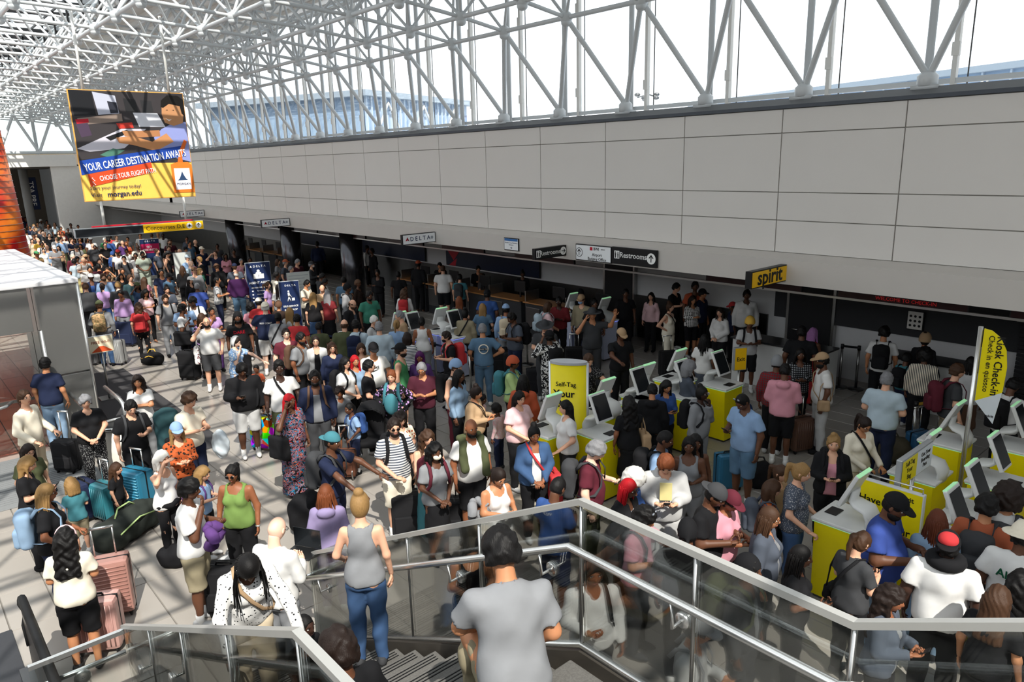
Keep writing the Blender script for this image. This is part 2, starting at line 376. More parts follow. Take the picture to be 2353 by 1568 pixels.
def top_sdf(J, kind, t):
    long = kind in ('long', 'hoodie', 'jacket'); tank = kind == 'tank'; inf = {'tank': .010, 'tee': .016, 'long': .016, 'hoodie': .026, 'jacket': .026}[kind]
    loose = {'tank': .0, 'tee': .014, 'long': .012, 'hoodie': .02, 'jacket': .02}[kind]; hem = J.get('hem', .90)
    amp = {1: .0045, 2: .004, 3: 0}[t]
    def fn(P):
        d, Q = torso_sd(P, J, inf, loose); b = J['b']-1
        d = smin(d, ell(Q, (0, 0+b*.03, 1.0), (.166+b*.15+inf*.9, .124+b*.12+inf*.9, .19)), .04)
        d = np.maximum(d, hem-Q[..., 2])
        if tank: d = np.maximum(d, np.abs(Q[..., 0])-(J['sw']-.045)-.25*np.clip(1.32-Q[..., 2], 0, 1))
        for s in 'RL':
            S, E, W = J['S'+s], J['E'+s], J['W'+s]
            if tank: continue
            if long:
                a = arm_sd(P, J, s, inf*.9); w = W-E; w = w/np.linalg.norm(w); a = np.maximum(a, (P-W)@w.astype('f4')+.005)
            else:
                fr = .70; a = arm_sd(P, J, s, inf+.012, False, 1.0); u = (E-S)/np.linalg.norm(E-S); a = np.maximum(a, (P-(S+(E-S)*fr))@u.astype('f4'))
            d = smin(d, a, .035)
        ax = J['Lr'].astype('f4')
        neckc = caps(P, J['neck']+ax@np.array([0, .03, -.045]), J['neck']+ax@np.array([0, .03, .3]), .066 if not tank else .092, .10)
        if amp: d = d+folds(P, amp, 11.)
        if kind in ('hoodie',): d = smin(d, ell(Q, (0, -.115, 1.44), (.115, .06, .07)), .03)
        d = np.maximum(d, -neckc)
        d = np.maximum(d, Q[..., 2]-1.52)
        return d
    return fn
def top_mesh(J, kind, t, key):
    def f():
        lo, hi = bounds(J); lo = lo.copy(); lo[2] = .84
        V, F = snet(top_sdf(J, kind, t), lo, hi, {1: .0155, 2: .022, 3: .034}[t]); return mk('shirt', [(V, [F], 0)])
    return cached(('top', kind, t)+key, f)
def bottom_mesh(J, kind, t, key):
    def f():
        lo, hi = bounds(J, .13); hi = hi.copy(); hi[2] = 1.06
        hem = dict(shorts=.50, pants=.075, jeans=.06, leggings=.12, skirt=.42, skirtlong=.12, dresslong=.08, none=.9)[kind]; amp = {1: .005, 2: .004, 3: 0}[t]
        loose = dict(shorts=.030, pants=.022, jeans=.020, leggings=.004, skirt=0, skirtlong=0, dresslong=0, none=0)[kind]
        def fn(P):
            b = J['b']-1
            d, Q = torso_sd(P, J, .010)
            if kind.startswith('skirt') or kind.startswith('dress') or kind == 'none':
                h2 = max(hem-.05, .05); d = smin(d, caps(P, (0, 0, .95), (0, .01, h2), .15+b*.08, .17+b*.08+(.05 if hem < .3 else .02)), .05)
            else:
                for s in 'RL': d = smin(d, leg_sd(P, J, s, loose), .02)
            if amp: d = d+folds(P, amp, 12.)
            if not (kind.startswith('dress') or kind == 'none'): d = d+.026*np.clip((P[..., 2]-.87)/.07, 0, 1)
            if J.get('sit'): return np.maximum(d, P[..., 2]-1.02)
            return np.maximum(np.maximum(d, P[..., 2]-1.02), hem-P[..., 2])
        V, F = snet(fn, lo, hi, {1: .0165, 2: .024, 3: .036}[t]); return mk('trousers', [(V, [F], 0)])
    return cached(('bot', kind, t)+key, f)
def shoe_mesh(J, s, t, key):
    def f():
        A = J['A'+s]; h = {1: .013, 2: .018, 3: .03}[t]
        def fn(P):
            d = smin(ell(P, (A[0], A[1]+.055, A[2]-.045), (.046, .135, .045)), ell(P, (A[0], A[1]-.025, A[2]-.02), (.042, .06, .06)), .03)
            return np.maximum(np.maximum(d, (A[2]-.088)-P[..., 2]), P[..., 2]-A[2]-.015)
        V, F = snet(fn, A-np.array([.08, .15, .12]), A+np.array([.08, .24, .08]), h); return mk('shoe', [(V, [F], 0)])
    return cached(('shoe', s, t)+key, f)
def straps_mesh(J, w=.02):
    out = []; b = J['b']-1; ax = J['up']; o = b*.10
    for s in (-1, 1):
        pts = [ax(p) for p in ((s*.10, -.150-o*.5, 1.38), (s*.105, -.085-o*.3, 1.475), (s*.11, 0, 1.495+b*.04), (s*.115, .085+o*.4, 1.455), (s*.125, .142+o, 1.35), (s*.145, .135+o, 1.22), (s*(.178+b*.1), .07+o, 1.12), (s*(.175+b*.12), -.05, 1.07), (s*.12, -.16-o, 1.06))]
        V, F = tube(pts, w, 6, .28, (0, .5, .5)); out.append((V, F, 0))
    return out
def cross_mesh(J, w=.017):
    b = J['b']-1; ax = J['up']; o = b*.12
    pts = [ax(p) for p in ((.09, -.05, 1.49), (.10, .04, 1.485), (.07, .125+o, 1.40), (0, .150+o, 1.28), (-.09, .150+o, 1.14), (-.185-o, .07, .985), (-.205-o, 0, .95), (-.17-o, -.10, 1.0), (-.07, -.155-o*.6, 1.2), (.04, -.145, 1.38), (.09, -.05, 1.49))]
    return [tube(pts, w, 6, .3, (0, 1, .2))+(0,)]
# ---------- materials ----------
_m = {}
def mat(key, c, rough=.7, metal=0., noise=.06, scale=6., bump=.0, spec=.3, emis=None, aniso=None):
    if key in _m: return _m[key]
    m = bpy.data.materials.new(key); m.use_nodes = True; nt = m.node_tree; b = nt.nodes['Principled BSDF']
    if isinstance(c, str): c = col(c)
    b.inputs['Roughness'].default_value = rough; b.inputs['Metallic'].default_value = metal; b.inputs['Specular IOR Level'].default_value = spec
    tc = nt.nodes.new('ShaderNodeTexCoord'); n = nt.nodes.new('ShaderNodeTexNoise'); n.inputs['Scale'].default_value = scale; n.inputs['Detail'].default_value = 3
    if aniso:
        mp = nt.nodes.new('ShaderNodeMapping'); mp.inputs['Scale'].default_value = aniso; nt.links.new(tc.outputs['Object'], mp.inputs[0]); nt.links.new(mp.outputs[0], n.inputs['Vector'])
    else: nt.links.new(tc.outputs['Object'], n.inputs['Vector'])
    mx = nt.nodes.new('ShaderNodeMix'); mx.data_type = 'RGBA'
    mx.inputs[6].default_value = tuple(x*(1-noise) for x in c[:3])+(1,); mx.inputs[7].default_value = tuple(min(1, x*(1+noise)) for x in c[:3])+(1,)
    nt.links.new(n.outputs['Fac'], mx.inputs[0]); nt.links.new(mx.outputs[2], b.inputs['Base Color'])
    if bump:
        bp = nt.nodes.new('ShaderNodeBump'); bp.inputs['Strength'].default_value = bump; bp.inputs['Distance'].default_value = .01
        nt.links.new(n.outputs['Fac'], bp.inputs['Height']); nt.links.new(bp.outputs[0], b.inputs['Normal'])
    if emis:
        b.inputs['Emission Color'].default_value = c; b.inputs['Emission Strength'].default_value = emis
    _m[key] = m; return m
def pattern(kind, c1, c2='black', c3=None):
    key = f'cloth {kind} {c1} {c2}'
    if key in _m: return _m[key]
    m = bpy.data.materials.new(key); m.use_nodes = True; nt = m.node_tree; b = nt.nodes['Principled BSDF']; b.inputs['Roughness'].default_value = .85; b.inputs['Specular IOR Level'].default_value = .2
    tc = nt.nodes.new('ShaderNodeTexCoord'); r = nt.nodes.new('ShaderNodeValToRGB'); r.color_ramp.interpolation = 'CONSTANT'
    e = r.color_ramp.elements; e[0].color = col(c1); e[1].color = col(c2); e[1].position = .5
    def wave(axis, sc):
        wv = nt.nodes.new('ShaderNodeTexWave'); wv.bands_direction = axis; wv.inputs['Scale'].default_value = sc; nt.links.new(tc.outputs['Object'], wv.inputs['Vector']); return wv
    if kind in ('stripes', 'vstripes'):
        wv = wave('Z' if kind == 'stripes' else 'X', 9 if kind == 'stripes' else 11); nt.links.new(wv.outputs['Fac'], r.inputs[0])
    elif kind == 'plaid':
        a, z = wave('Z', 8), wave('X', 8); mm = nt.nodes.new('ShaderNodeMath'); mm.operation = 'MULTIPLY'; nt.links.new(a.outputs['Fac'], mm.inputs[0]); nt.links.new(z.outputs['Fac'], mm.inputs[1]); nt.links.new(mm.outputs[0], r.inputs[0]); e[1].position = .3
    elif kind in ('speck', 'spots', 'floral'):
        v = nt.nodes.new('ShaderNodeTexVoronoi'); v.inputs['Scale'].default_value = dict(speck=60, spots=34, floral=22)[kind]; nt.links.new(tc.outputs['Object'], v.inputs['Vector']); nt.links.new(v.outputs['Distance'], r.inputs[0])
        e[0].color = col(c2); e[1].color = col(c1); e[1].position = dict(speck=.28, spots=.24, floral=.38)[kind]
    elif kind in ('camo', 'graph', 'multi'):
        n = nt.nodes.new('ShaderNodeTexNoise'); n.inputs['Scale'].default_value = dict(camo=14, graph=16, multi=13)[kind]; n.inputs['Detail'].default_value = 1.5; n.inputs['Distortion'].default_value = 1.5
        nt.links.new(tc.outputs['Object'], n.inputs['Vector']); nt.links.new(n.outputs['Fac'], r.inputs[0])
        if kind == 'multi':
            e[0].color = col('black'); e[1].color = col('2d7fa8'); e[1].position = .40
            for p, cc in ((.435, 'black'), (.475, 'b83a28'), (.505, 'd8d0c0'), (.515, 'black'), (.55, '2d7fa8'), (.58, 'a82a2a'), (.61, 'black')): q = e.new(p); q.color = col(cc)
        if kind == 'camo':
            q = e.new(.56); q.color = col('8a7a55')
    nt.links.new(r.outputs[0], b.inputs['Base Color']); _m[key] = m; return m
PATC = dict(speck='lightgrey', spots='black', floral='darkred', stripes='slate', vstripes='darkgrey', plaid='darkgrey', camo='6a5c40', graph='black', multi='red')
def cloth(spec):
    p = spec.split(':'); c = p[0]
    if c == 'multi': return pattern('multi', 'red')
    if len(p) > 1 and p[1] in PATC:
        c2 = PATC[p[1]]
        if p[1] == 'floral' and c in ('lightblue', 'cream', 'white', 'black', 'rust'): c2 = dict(lightblue='white', cream='rust', white='navy', black='lilac', rust='darkbrown')[c]
        if p[1] == 'plaid' and c in ('black', 'grey', 'lightpink', 'white', 'lightblue', 'paleblue'): c2 = dict(black='grey', grey='white', lightpink='white', white='black', lightblue='white', paleblue='slate')[c]
        return pattern(p[1], c, c2)
    k = col(c); g = .3*k[0]+.5*k[1]+.2*k[2]; return mat('cloth '+c, tuple((g+(v-g)*.86)*.94 for v in k[:3])+(1,), .86, 0, .10, 9, .12, .18)
def skin_m(i): return mat('skin %d' % i, SKIN[i], .52, 0, .05, 8, 0, .35)
def hair_m(c): return mat('hair '+c, HAIRC.get(c, PAL.get(c, c)), .55, 0, .35, 40, .3, .22, None, (5, 5, 1))
EYE = mat('eye white', 'dad6d0', .4); DARK = mat('dark iris and brow', '1a120e', .5)
LIPS = [mat('lip %d' % i, c, .45) for i, c in enumerate(('b5705f', 'a85f52', '8f4f42', '6f3a32', '4a2622', '331a18'))]
STEEL = mat('brushed steel', 'b4b4b2', .28, 1., .08, 5, 0, .5, None, (1, 1, 18)); STEELD = mat('dark steel', '6a6a6a', .30, 1., .1, 4)
CHROME = mat('polished steel rail', 'd8d8d6', .24, .9, .03); RAILT = mat('satin rail', 'bdbcb8', .42, .5, .03); WHITE = mat('white paint', 'dcdad5', .5); BLACKP = mat('black plastic', '141416', .42); RUB = mat('black rubber', '0d0d0e', .6)
TRUSS = mat('truss white paint', 'cdd1d3', .42, 0, .03); PANEL = mat('wall panel paint', 'd8d4cf', .48, 0, .025, 1.2); JOINT = mat('panel joint', '98948e', .8)
YEL = mat('kiosk yellow', 'e6d40a', .38); SIGNY = mat('sign yellow', 'f0bc12', .45); KW = mat('kiosk white', 'd5d6d4', .35); GREENL = mat('green status light', 'a2dfaa', .4, 0, 0, 1, 0, .3, .4); BLUEL = mat('blue status light', '7d8cf0', .4, 0, 0, 1, 0, .3, .9)
NAVY = mat('sign navy', '1c2a4e', .4); REDS = mat('sign red', 'b51c30', .4); SCREEN = mat('dark screen', '1d2023', .12, 0, .2, 3, 0, .5)
TXW = mat('white lettering', 'f0f0ee', .5); TXK = mat('black lettering', '101012', .5); TXN = mat('navy lettering', '1b2a52', .5)
WALLG = mat('grey wall paint', 'a8a9a8', .6, 0, .03); DKWALL = mat('charcoal wall', '2c2d30', .6, 0, .06); WOOD = mat('counter wood', '9a6a3a', .35, 0, .25, 5, 0, .4, None, (1, 8, 1))
def glass_mat(key, tint, refl):
    m = bpy.data.materials.new(key); m.use_nodes = True; nt = m.node_tree; nt.nodes.remove(nt.nodes['Principled BSDF'])
    o = nt.nodes['Material Output']; t = nt.nodes.new('ShaderNodeBsdfTransparent'); t.inputs[0].default_value = tint
    g = nt.nodes.new('ShaderNodeBsdfGlossy'); g.inputs['Roughness'].default_value = .02; f = nt.nodes.new('ShaderNodeFresnel'); f.inputs[0].default_value = 1.5
    mu = nt.nodes.new('ShaderNodeMath'); mu.operation = 'MULTIPLY'; mu.inputs[1].default_value = refl; x = nt.nodes.new('ShaderNodeMixShader')
    nt.links.new(f.outputs[0], mu.inputs[0]); nt.links.new(mu.outputs[0], x.inputs[0]); nt.links.new(t.outputs[0], x.inputs[1]); nt.links.new(g.outputs[0], x.inputs[2]); nt.links.new(x.outputs[0], o.inputs[0]); return m
GLASS = glass_mat('balustrade glass', (.955, .975, .965, 1), .8); WGLASS = glass_mat('window glass', (.95, .965, .97, 1), .15)
# ---------- object helpers ----------
def add(name, me, parent=None, mats=(), M=None):
    o = bpy.data.objects.new(name, me); C.objects.link(o)
    if parent is not None: o.parent = parent
    if M is not None: o.matrix_basis = M
    for i, m in enumerate(mats):
        if i < len(o.material_slots): o.material_slots[i].link = 'OBJECT'; o.material_slots[i].material = m
    return o
def thing(name, label, cat, loc=(0, 0, 0), rz=0, group=None, s=1.):
    o = bpy.data.objects.new(name, None); C.objects.link(o); o.empty_display_size = .1
    o.location = loc; o.rotation_euler = (0, 0, rz); o.scale = (s, s, s)
    if label: o['label'] = label; o['category'] = cat
    if group: o['group'] = group
    return o
def struct(o): o['kind'] = 'structure'; return o
BQ = np.array([(0, 3, 2, 1), (4, 5, 6, 7), (0, 1, 5, 4), (1, 2, 6, 5), (2, 3, 7, 6), (3, 0, 4, 7)])
def box(x0, x1, y0, y1, z0, z1, mi=0):
    V = np.array([(x0, y0, z0), (x1, y0, z0), (x1, y1, z0), (x0, y1, z0), (x0, y0, z1), (x1, y0, z1), (x1, y1, z1), (x0, y1, z1)], float); return V, [BQ], mi
def bbox(x0, x1, y0, y1, z0, z1, r=.02, mi=0):      # box with bevelled edges
    cx, cy_, cz = (x0+x1)/2, (y0+y1)/2, (z0+z1)/2; h = np.array([(x1-x0)/2, (y1-y0)/2, (z1-z0)/2]); r = min(r, h.min()*.9)
    bm = bmesh.new(); bmesh.ops.create_cube(bm, size=2)
    for v in bm.verts: v.co = Vector((v.co.x*h[0]+cx, v.co.y*h[1]+cy_, v.co.z*h[2]+cz))
    bmesh.ops.bevel(bm, geom=list(bm.edges), offset=r, segments=2, affect='EDGES', profile=.6)
    V = np.array([v.co[:] for v in bm.verts]); d = {}
    for f in bm.faces: d.setdefault(len(f.verts), []).append([v.index for v in f.verts])
    bm.free(); return V, [np.array(a) for a in d.values()], mi
def quad(a, b, c, d, mi=0): return np.array([a, b, c, d], float), [np.array([(0, 1, 2, 3)])], mi
def tb(pts, r, n=8, mi=0): V, F = tube(pts, r, n); return V, F, mi
def prism(poly, y0, y1, mi=0):        # polygon in XZ, extruded along Y
    n = len(poly); V = np.array([(x, y0, z) for x, z in poly]+[(x, y1, z) for x, z in poly]); i = np.arange(n); j = (i+1) % n
    return V, [np.stack([i, j, n+j, n+i], 1), np.array([i, n+i[::-1]])], mi
def flat(name, pieces, parent, mats, M=None): return add(name, mk(name, pieces, False), parent, mats, M)
def text_obj(txt, size, parent, m, M, bold=0., name='lettering', align='CENTER', ext=.001, sx=1.):
    key = ('txt', txt, size, bold, align, sx)
    if key not in _c:
        cu = bpy.data.curves.new('t', 'FONT'); cu.body = txt; cu.size = size; cu.align_x = align; cu.align_y = 'CENTER'; cu.offset = bold*size; cu.extrude = ext; cu.resolution_u = 2
        to = bpy.data.objects.new('t', cu); C.objects.link(to)
        dg = bpy.context.evaluated_depsgraph_get(); me = bpy.data.meshes.new_from_object(to.evaluated_get(dg)); bpy.data.objects.remove(to)
        me.materials.clear(); me.materials.append(None)
        if sx != 1: me.transform(Matrix.Diagonal((sx, 1, 1, 1)))
        _c[key] = me
    return add(name, _c[key], parent, [m], M)
def frame(o, r, u):      # text plane: x along r, y along u
    r = Vector(r).normalized(); u = Vector(u).normalized(); n = r.cross(u); return Matrix(((r.x, u.x, n.x, o[0]), (r.y, u.y, n.y, o[1]), (r.z, u.z, n.z, o[2]), (0, 0, 0, 1)))
# ---------- people ----------
STUFF = []       # the farthest figures are joined into one object
def person(X, Y, Z, rz, h, sex, b, sk, hair, top, bot, arms, pitch, hy, ex, t, label, group=None, who='', lean=0., stance='', hem=None):
    kid = sex == 'k'; sx = 'm' if kid else sex; hs = 1.30-.25*(h-1.0)/.45 if kid else (1.0 if sx == 'm' else .97)
    hs = max(hs, 1.0) if kid else hs; bb = b if not kid else .92
    if t == 3: bb = round(bb*10)/10; pitch = 0 if pitch < 12 else 20; hy = 0
    if t == 3 and arms[0] not in 'dpfceb': arms = 'd'+arms[1]
    if t == 3 and arms[1] not in 'dpfceb': arms = arms[0]+'d'
    J = skel(arms, bb, sx, stance, math.radians(lean), kid); J['kid'] = kid
    if hem: J['hem'] = hem
    if 'nofoot' not in ex and t < 3: pass
    if stance == 'sit': J['sit'] = 1
    key = (arms, bb, sx, stance, lean, hem)
    M = Matrix.Translation((X, Y, Z))@Matrix.Rotation(rz, 4, 'Z')@Matrix.Scale(h/1.75, 4)
    root = bpy.data.objects.new('person', None); C.objects.link(root); root.matrix_world = M; root.empty_display_size = .1
    root['label'] = label; root['category'] = 'person'
    if group: root['group'] = group
    hyr, hpr = math.radians(hy), math.radians(pitch)
    body = cached(('body', t, hy, pitch, round(hs, 2))+key, lambda: mk('body', body_pieces(J, t, sx, hyr, hpr, hs)))
    add('body', body, root, [skin_m(sk), EYE, DARK, LIPS[sk]])
    R, c = head_frame(J, hyr, hpr, hs)
    HM = Matrix([list(R[i]*hs*1.065)+[c[i]] for i in range(3)]+[[0, 0, 0, 1]])
    st, hc = (hair.split(':')+['black'])[:2]
    if st not in ('bald', '-') and 'hood' not in st: add('hair', hair_fall(st, t, hpr+math.radians(lean)), root, [hair_m(hc)], HM)
    if st == 'hood': add('hood', hat_mesh('hoodup', t), root, [cloth(hc)], HM)
    for k, mc in (('cap', 1), ('capb', 1), ('bucket', 1), ('beanie', 0), ('durag', 0), ('bonnet', 0), ('wrap', 0), ('trooper', 1)):
        if k in ex:
            cc = ex[k] or {'bonnet': 'white', 'trooper': 'darkgrey'}.get(k, 'black'); m2 = cloth({'capb': 'black'}.get(k, cc) if cc == 'red' else cc)
            if label.find('orange-billed') >= 0: m2 = cloth('orange')
            add({'cap': 'cap', 'capb': 'cap', 'bucket': 'bucket_hat', 'beanie': 'beanie', 'durag': 'head_scarf', 'bonnet': 'bonnet', 'wrap': 'head_scarf', 'trooper': 'campaign_hat'}[k], hat_mesh(k, t), root, [cloth('black' if (k == 'capb' and cc == 'red') else cc), m2], HM@Matrix.Translation((0, 0, .004)))
            if k == 'capb' and cc == 'red' and t < 3: add('cap_front', cached('capfront', lambda: mk('capf', [ball((0, -.045, .075), (.075, .072, .066), 2)+(0,)])), root, [cloth('red')], HM)
    if 'beard' in ex:
        def bf():
            f = lambda P: -smin(-ell(P, (0, .030, -.068), (.062, .068, .060)), ell(P, (0, .07, -.028), (.06, .06, .022)), .01)
            V, F = snet(f, (-.1, -.1, -.17), (.1, .14, .04), {1: .008, 2: .012, 3: .02}[t]); return mk('beard', [(V, [F], 0)])
        add('beard', cached(('beard', t), bf), root, [hair_m(hc if hc != 'white' else 'brown')], HM)
    if t < 3 and ('glasses' in ex or 'sun' in ex):
        def gf():
            out = []
            for s in (-1, 1):
                a = [(s*.032+.021*math.cos(q), .098, .011+.017*math.sin(q)) for q in np.linspace(0, 2*math.pi, 13)]; out.append(tb(a, .0022, 5)); out.append(tb([(s*.052, .096, .014), (s*.078, .04, .012), (s*.080, -.01, .008)], .002, 5))
                V, F = ball((s*.032, .097, .011), (.019, .0015, .015), 0); out.append((V, F, 1))
            out.append(tb([(-.011, .100, .014), (.011, .100, .014)], .002, 5)); return mk('glasses', out)
        add('glasses', cached('gl', gf), root, [BLACKP, mat('lens black', '0c0c0e', .1) if 'sun' in ex else WGLASS], HM)
    if 'sunhead' in ex and t < 3: add('sunglasses', cached('gl2', lambda: mk('g', [ball((s*.032, .06, .115), (.022, .012, .017), 0)+(0,) for s in (-1, 1)])), root, [mat('lens silver', '8a8f98', .12, .6)], HM)
    if 'mask' in ex:
        add('face_mask', cached(('mask', t), lambda: mk('mask', [ball((0, .066, -.045), (.055, .042, .042), 2 if t < 3 else 0)+(0,)])), root, [cloth(ex['mask'] or 'cream')], HM)
    if 'headband' in ex: add('headband', cached('hb', lambda: mk('hb', [tb([(.098*math.cos(a), .01, .02+.125*math.sin(a)) for a in np.linspace(0, math.pi, 12)], .012, 6)])), root, [cloth('lightpink')], HM)
    if 'phoneear' in ex and t < 3:
        w = J['WR'] if arms[0] == 'e' else J['WL']; s = 1 if arms[0] == 'e' else -1
        ph = flat('phone', [bbox(-.006, .006, -.037, .037, -.075, .075, .004)], None, [BLACKP], M@Matrix.Translation((s*.088, .045, 1.60))); ph['label'] = ('phone pressed to the ear of '+who)[:90]; ph['category'] = 'phone'
    # clothes
    tk, tcol = top.split(':', 1) if ':' in top else (top, 'black')
    parts = tcol.split(':'); op = [q for q in parts if q.startswith('open')]; tcl = ':'.join(q for q in parts if not q.startswith('open'))
    if tk == 'jacket':
        add('shirt', top_mesh(J, 'tank', t, key), root, [cloth(op[0][4:] if op else 'grey')])
        def jf():
            base = top_sdf(J, 'jacket', t)
            def fn(P):
                cut = np.maximum(np.abs(P[..., 0])-(.05+.05*np.clip((1.35-P[..., 2])*1.2, 0, 1)), .02-P[..., 1]); return np.maximum(base(P), -cut)
            lo, hi = bounds(J); lo = lo.copy(); lo[2] = .84; V, F = snet(fn, lo, hi, {1: .0155, 2: .022, 3: .034}[t]); return mk('jacket', [(V, [F], 0)])
        add('jacket', cached(('jk', t)+key, jf), root, [cloth(tcl)])
    else:
        add(dict(tee='shirt', long='long_sleeved_top', tank='tank_top', hoodie='hoodie')[tk], top_mesh(J, tk, t, key), root, [cloth(tcl)])
    bk, bc = bot.split(':', 1)
    if bk != 'none': add(dict(shorts='shorts', pants='trousers', jeans='jeans', leggings='leggings', skirt='skirt', skirtlong='long_skirt', dresslong='long_skirt')[bk], bottom_mesh(J, bk, t, key), root, [cloth(bc)])
    if t < 3:
        shc = ex.get('shoes') or random.Random(label).choice(['black', 'white', 'darkgrey', 'black', 'lightgrey'])
        for s in 'RL': add('shoe', shoe_mesh(J, s, t, key), root, [cloth(shc)])
        if bk == 'shorts' and sx == 'm':
            for s in 'RL': A = J['A'+s]; add('sock', cached(('sock', s)+key, lambda: mk('sock', [tb([A+np.array([0, 0, -.05]), A, A+np.array([0, .002, .09])], [.045, .043, .046], 9)])), root, [cloth('white')])
    if 'openwhite' in ex: pass
    # worn and held things
    wl = (' worn by '+who) if who else ''
    def lab(s): 
        ws = s.split(); return ' '.join(ws[:16])
    if 'jacketon' in ex:
        def g():
            f = lambda P: np.maximum(smin(caps(P, (-.13, .05, 1.47), (-.16, .13, 1.0), .05, .065), caps(P, (.13, .05, 1.47), (.16, .13, 1.12), .05, .06), .02), -1.)+folds(P, .006, 13)
            f2 = lambda P: smin(f(P), caps(P, (-.14, -.04, 1.49), (.14, -.04, 1.49), .045, .045), .04)
            V, F = snet(f2, (-.3, -.2, .9), (.3, .25, 1.6), .018); return mk('jacket', [(V, [F], 0)])
        add('draped_jacket', cached(('jo', bb), g), root, [cloth(ex['jacketon'])])
    if 'waistjacket' in ex:
        def g(): V, F = snet(lambda P: np.maximum(ell(P, (0, 0, .96), (.20, .16, .10)), -ell(P, (0, 0, 1.06), (.15, .12, .08)))+folds(P, .006, 12), (-.3, -.3, .7), (.3, .3, 1.1), .02); return mk('wj', [(V, [F], 0)])
        add('tied_jacket', cached('wj', g), root, [cloth('black')])
    for k in ('strap', 'strap2'):
        if k in ex:
            add('bag_strap', cached((k,)+key, lambda: mk('strap', cross_mesh(J) if k == 'strap' else straps_mesh(J))), root, [cloth(ex[k] or 'black')])
    for k in ('bagtan', 'bagblack', 'redbag', 'totefloral', 'tote', 'duffel', 'bagwhite'):
        if k in ex:
            cn = {'bagtan': 'tan', 'bagblack': 'black', 'redbag': 'red', 'totefloral': 'white', 'duffel': 'black'}.get(k) or ex[k] or 'black'
            sd = -1 if k not in ('duffel', 'tote', 'totefloral') else 1; xo = sd*(.25+(bb-1)*.15); z = {'tote': .95, 'duffel': .98, 'redbag': .80, 'totefloral': .9}.get(k, .93)
            sz = {'bagtan': (.05, .10, .10), 'bagblack': (.05, .12, .09), 'redbag': (.09, .20, .24), 'duffel': (.12, .20, .17), 'tote': (.075, .19, .19), 'totefloral': (.06, .15, .20)}[k]
            b2 = thing('shoulder_bag', lab({'tan': 'small tan', 'black': 'black', 'red': 'large red cloth', 'white': 'floral print'}[cn]+' shoulder bag'+wl), 'bag'); b2.matrix_world = M
            def g(): V, F = snet(lambda P: rbox(P, (xo, .03, z), sz, .04)+folds(P, .004, 14), (xo-.3, -.3, z-.35), (xo+.3, .35, z+.35), .018); return mk('bag', [(V, [F], 0)])
            add('bag_body', cached((k, bb), g), b2, [pattern('floral', 'white', 'maroon') if k == 'totefloral' else cloth(cn)])
            add('handle', mk('handle', [tb([(xo, -.07, z+sz[2]*.8), (xo*.93, -.05, z+.33), (xo*.85, .0, 1.40), (xo*.93, .09, z+.33), (xo, .12, z+sz[2]*.8)], .010, 6)]), b2, [cloth(cn)])
    if 'bp' in ex or 'bp1' in ex or 'bpgrey' in ex:
        cn = ex.get('bp') or ex.get('bp1') or 'darkgrey'; p = thing('backpack', lab(('camouflage' if cn == 'camo' else cn)+' backpack'+wl), 'backpack'); p.matrix_world = M@(Matrix.Translation((-.32, .0, -.22)) if 'bp1' in ex else Matrix.Identity(4))
        mm = pattern('camo', 'tan', '6a5c40') if cn == 'camo' else cloth(cn); o = (bb-1)*.1; hh = {1: .016, 2: .022, 3: .034}[t]
        L3 = J['Lr'].astype('f4'); pv = np.array([0, 0, .97], 'f4'); q_ = lambda P: (P-pv)@L3+pv
        def g():
            f = lambda P: smin(rbox(q_(P), (0, -.225-o, 1.22), (.150, .085, .235), .065), ell(q_(P), (0, -.25-o, 1.36), (.12, .09, .12)), .04)+folds(P, .003, 15)
            V, F = snet(f, (-.3, -.62, .85), (.3, .15, 1.7), hh); return mk('pack', [(V, [F], 0)])
        pb = add('pack_body', cached(('bp', o, t, lean), g), p, [mm])
        def g(): V, F = snet(lambda P: rbox(q_(P), (0, -.32-o, 1.13), (.115, .045, .12), .035), (-.3, -.62, .8), (.3, 0, 1.5), hh); return mk('pocket', [(V, [F], 0)])
        add('front_pocket', cached(('bpp', o, t, lean), g), pb, [mm])
        if t < 3: add('shoulder_strap', cached(('bps',)+key, lambda: mk('straps', straps_mesh(J, .024))), p, [mm])
    if t < 3:
        wr = J['WR']; wl_ = J['WL']
        def heldbox(nm, cat, size, at, m, text, rx=0): 
            o = flat(nm, [bbox(-size[0], size[0], -size[1], size[1], -size[2], size[2], .004)], None, [m], M@Matrix.Translation(at)@Matrix.Rotation(rx, 4, 'X')); o['label'] = lab(text); o['category'] = cat; return o
        if 'phone' in ex: 
            both = arms == 'pp'; at = np.array(wr if arms[0] in 'pd' else wl_) if not both else (wr+wl_)/2
            if arms[0] == 'd': at = np.array(wl_)
            s = 1 if (both or arms[0] == 'p') else -1
            at = (at[0]-(0 if both else s*.07), at[1]+.07, at[2]+.03)
            heldbox('phone', 'phone', (.037, .075, .005), at, BLACKP, 'phone in the hands of '+who, .7)
        if 'laptop' in ex:
            o = thing('laptop', 'open laptop balanced on the forearm of the bald man in white', 'laptop'); o.matrix_world = M@Matrix.Translation((0, .40, 1.18)); flat('base', [bbox(-.16, .16, -.11, .11, 0, .012, .004)], o, [STEELD]); flat('screen', [bbox(-.16, .16, .11, .118, .01, .22, .003)], o, [SCREEN])
        if 'magazine' in ex: heldbox('magazine', 'magazine', (.07, .004, .11), (0, .20, 1.32), cloth('paleyellow'), 'folded magazine tucked in the neckline of '+who)
        if 'book' in ex: heldbox('book', 'book', (.11, .015, .15), (.12, .38, 1.28), mat('page', 'c9bd9e'), 'open book in the hands of '+who, .9)
        if 'paper' in ex: heldbox('boarding_pass', 'paper', (.04, .10, .002), (wr[0]-.06, wr[1]+.12, wr[2]+.02), WHITE, 'white paper slip in the hand of '+who, .5)
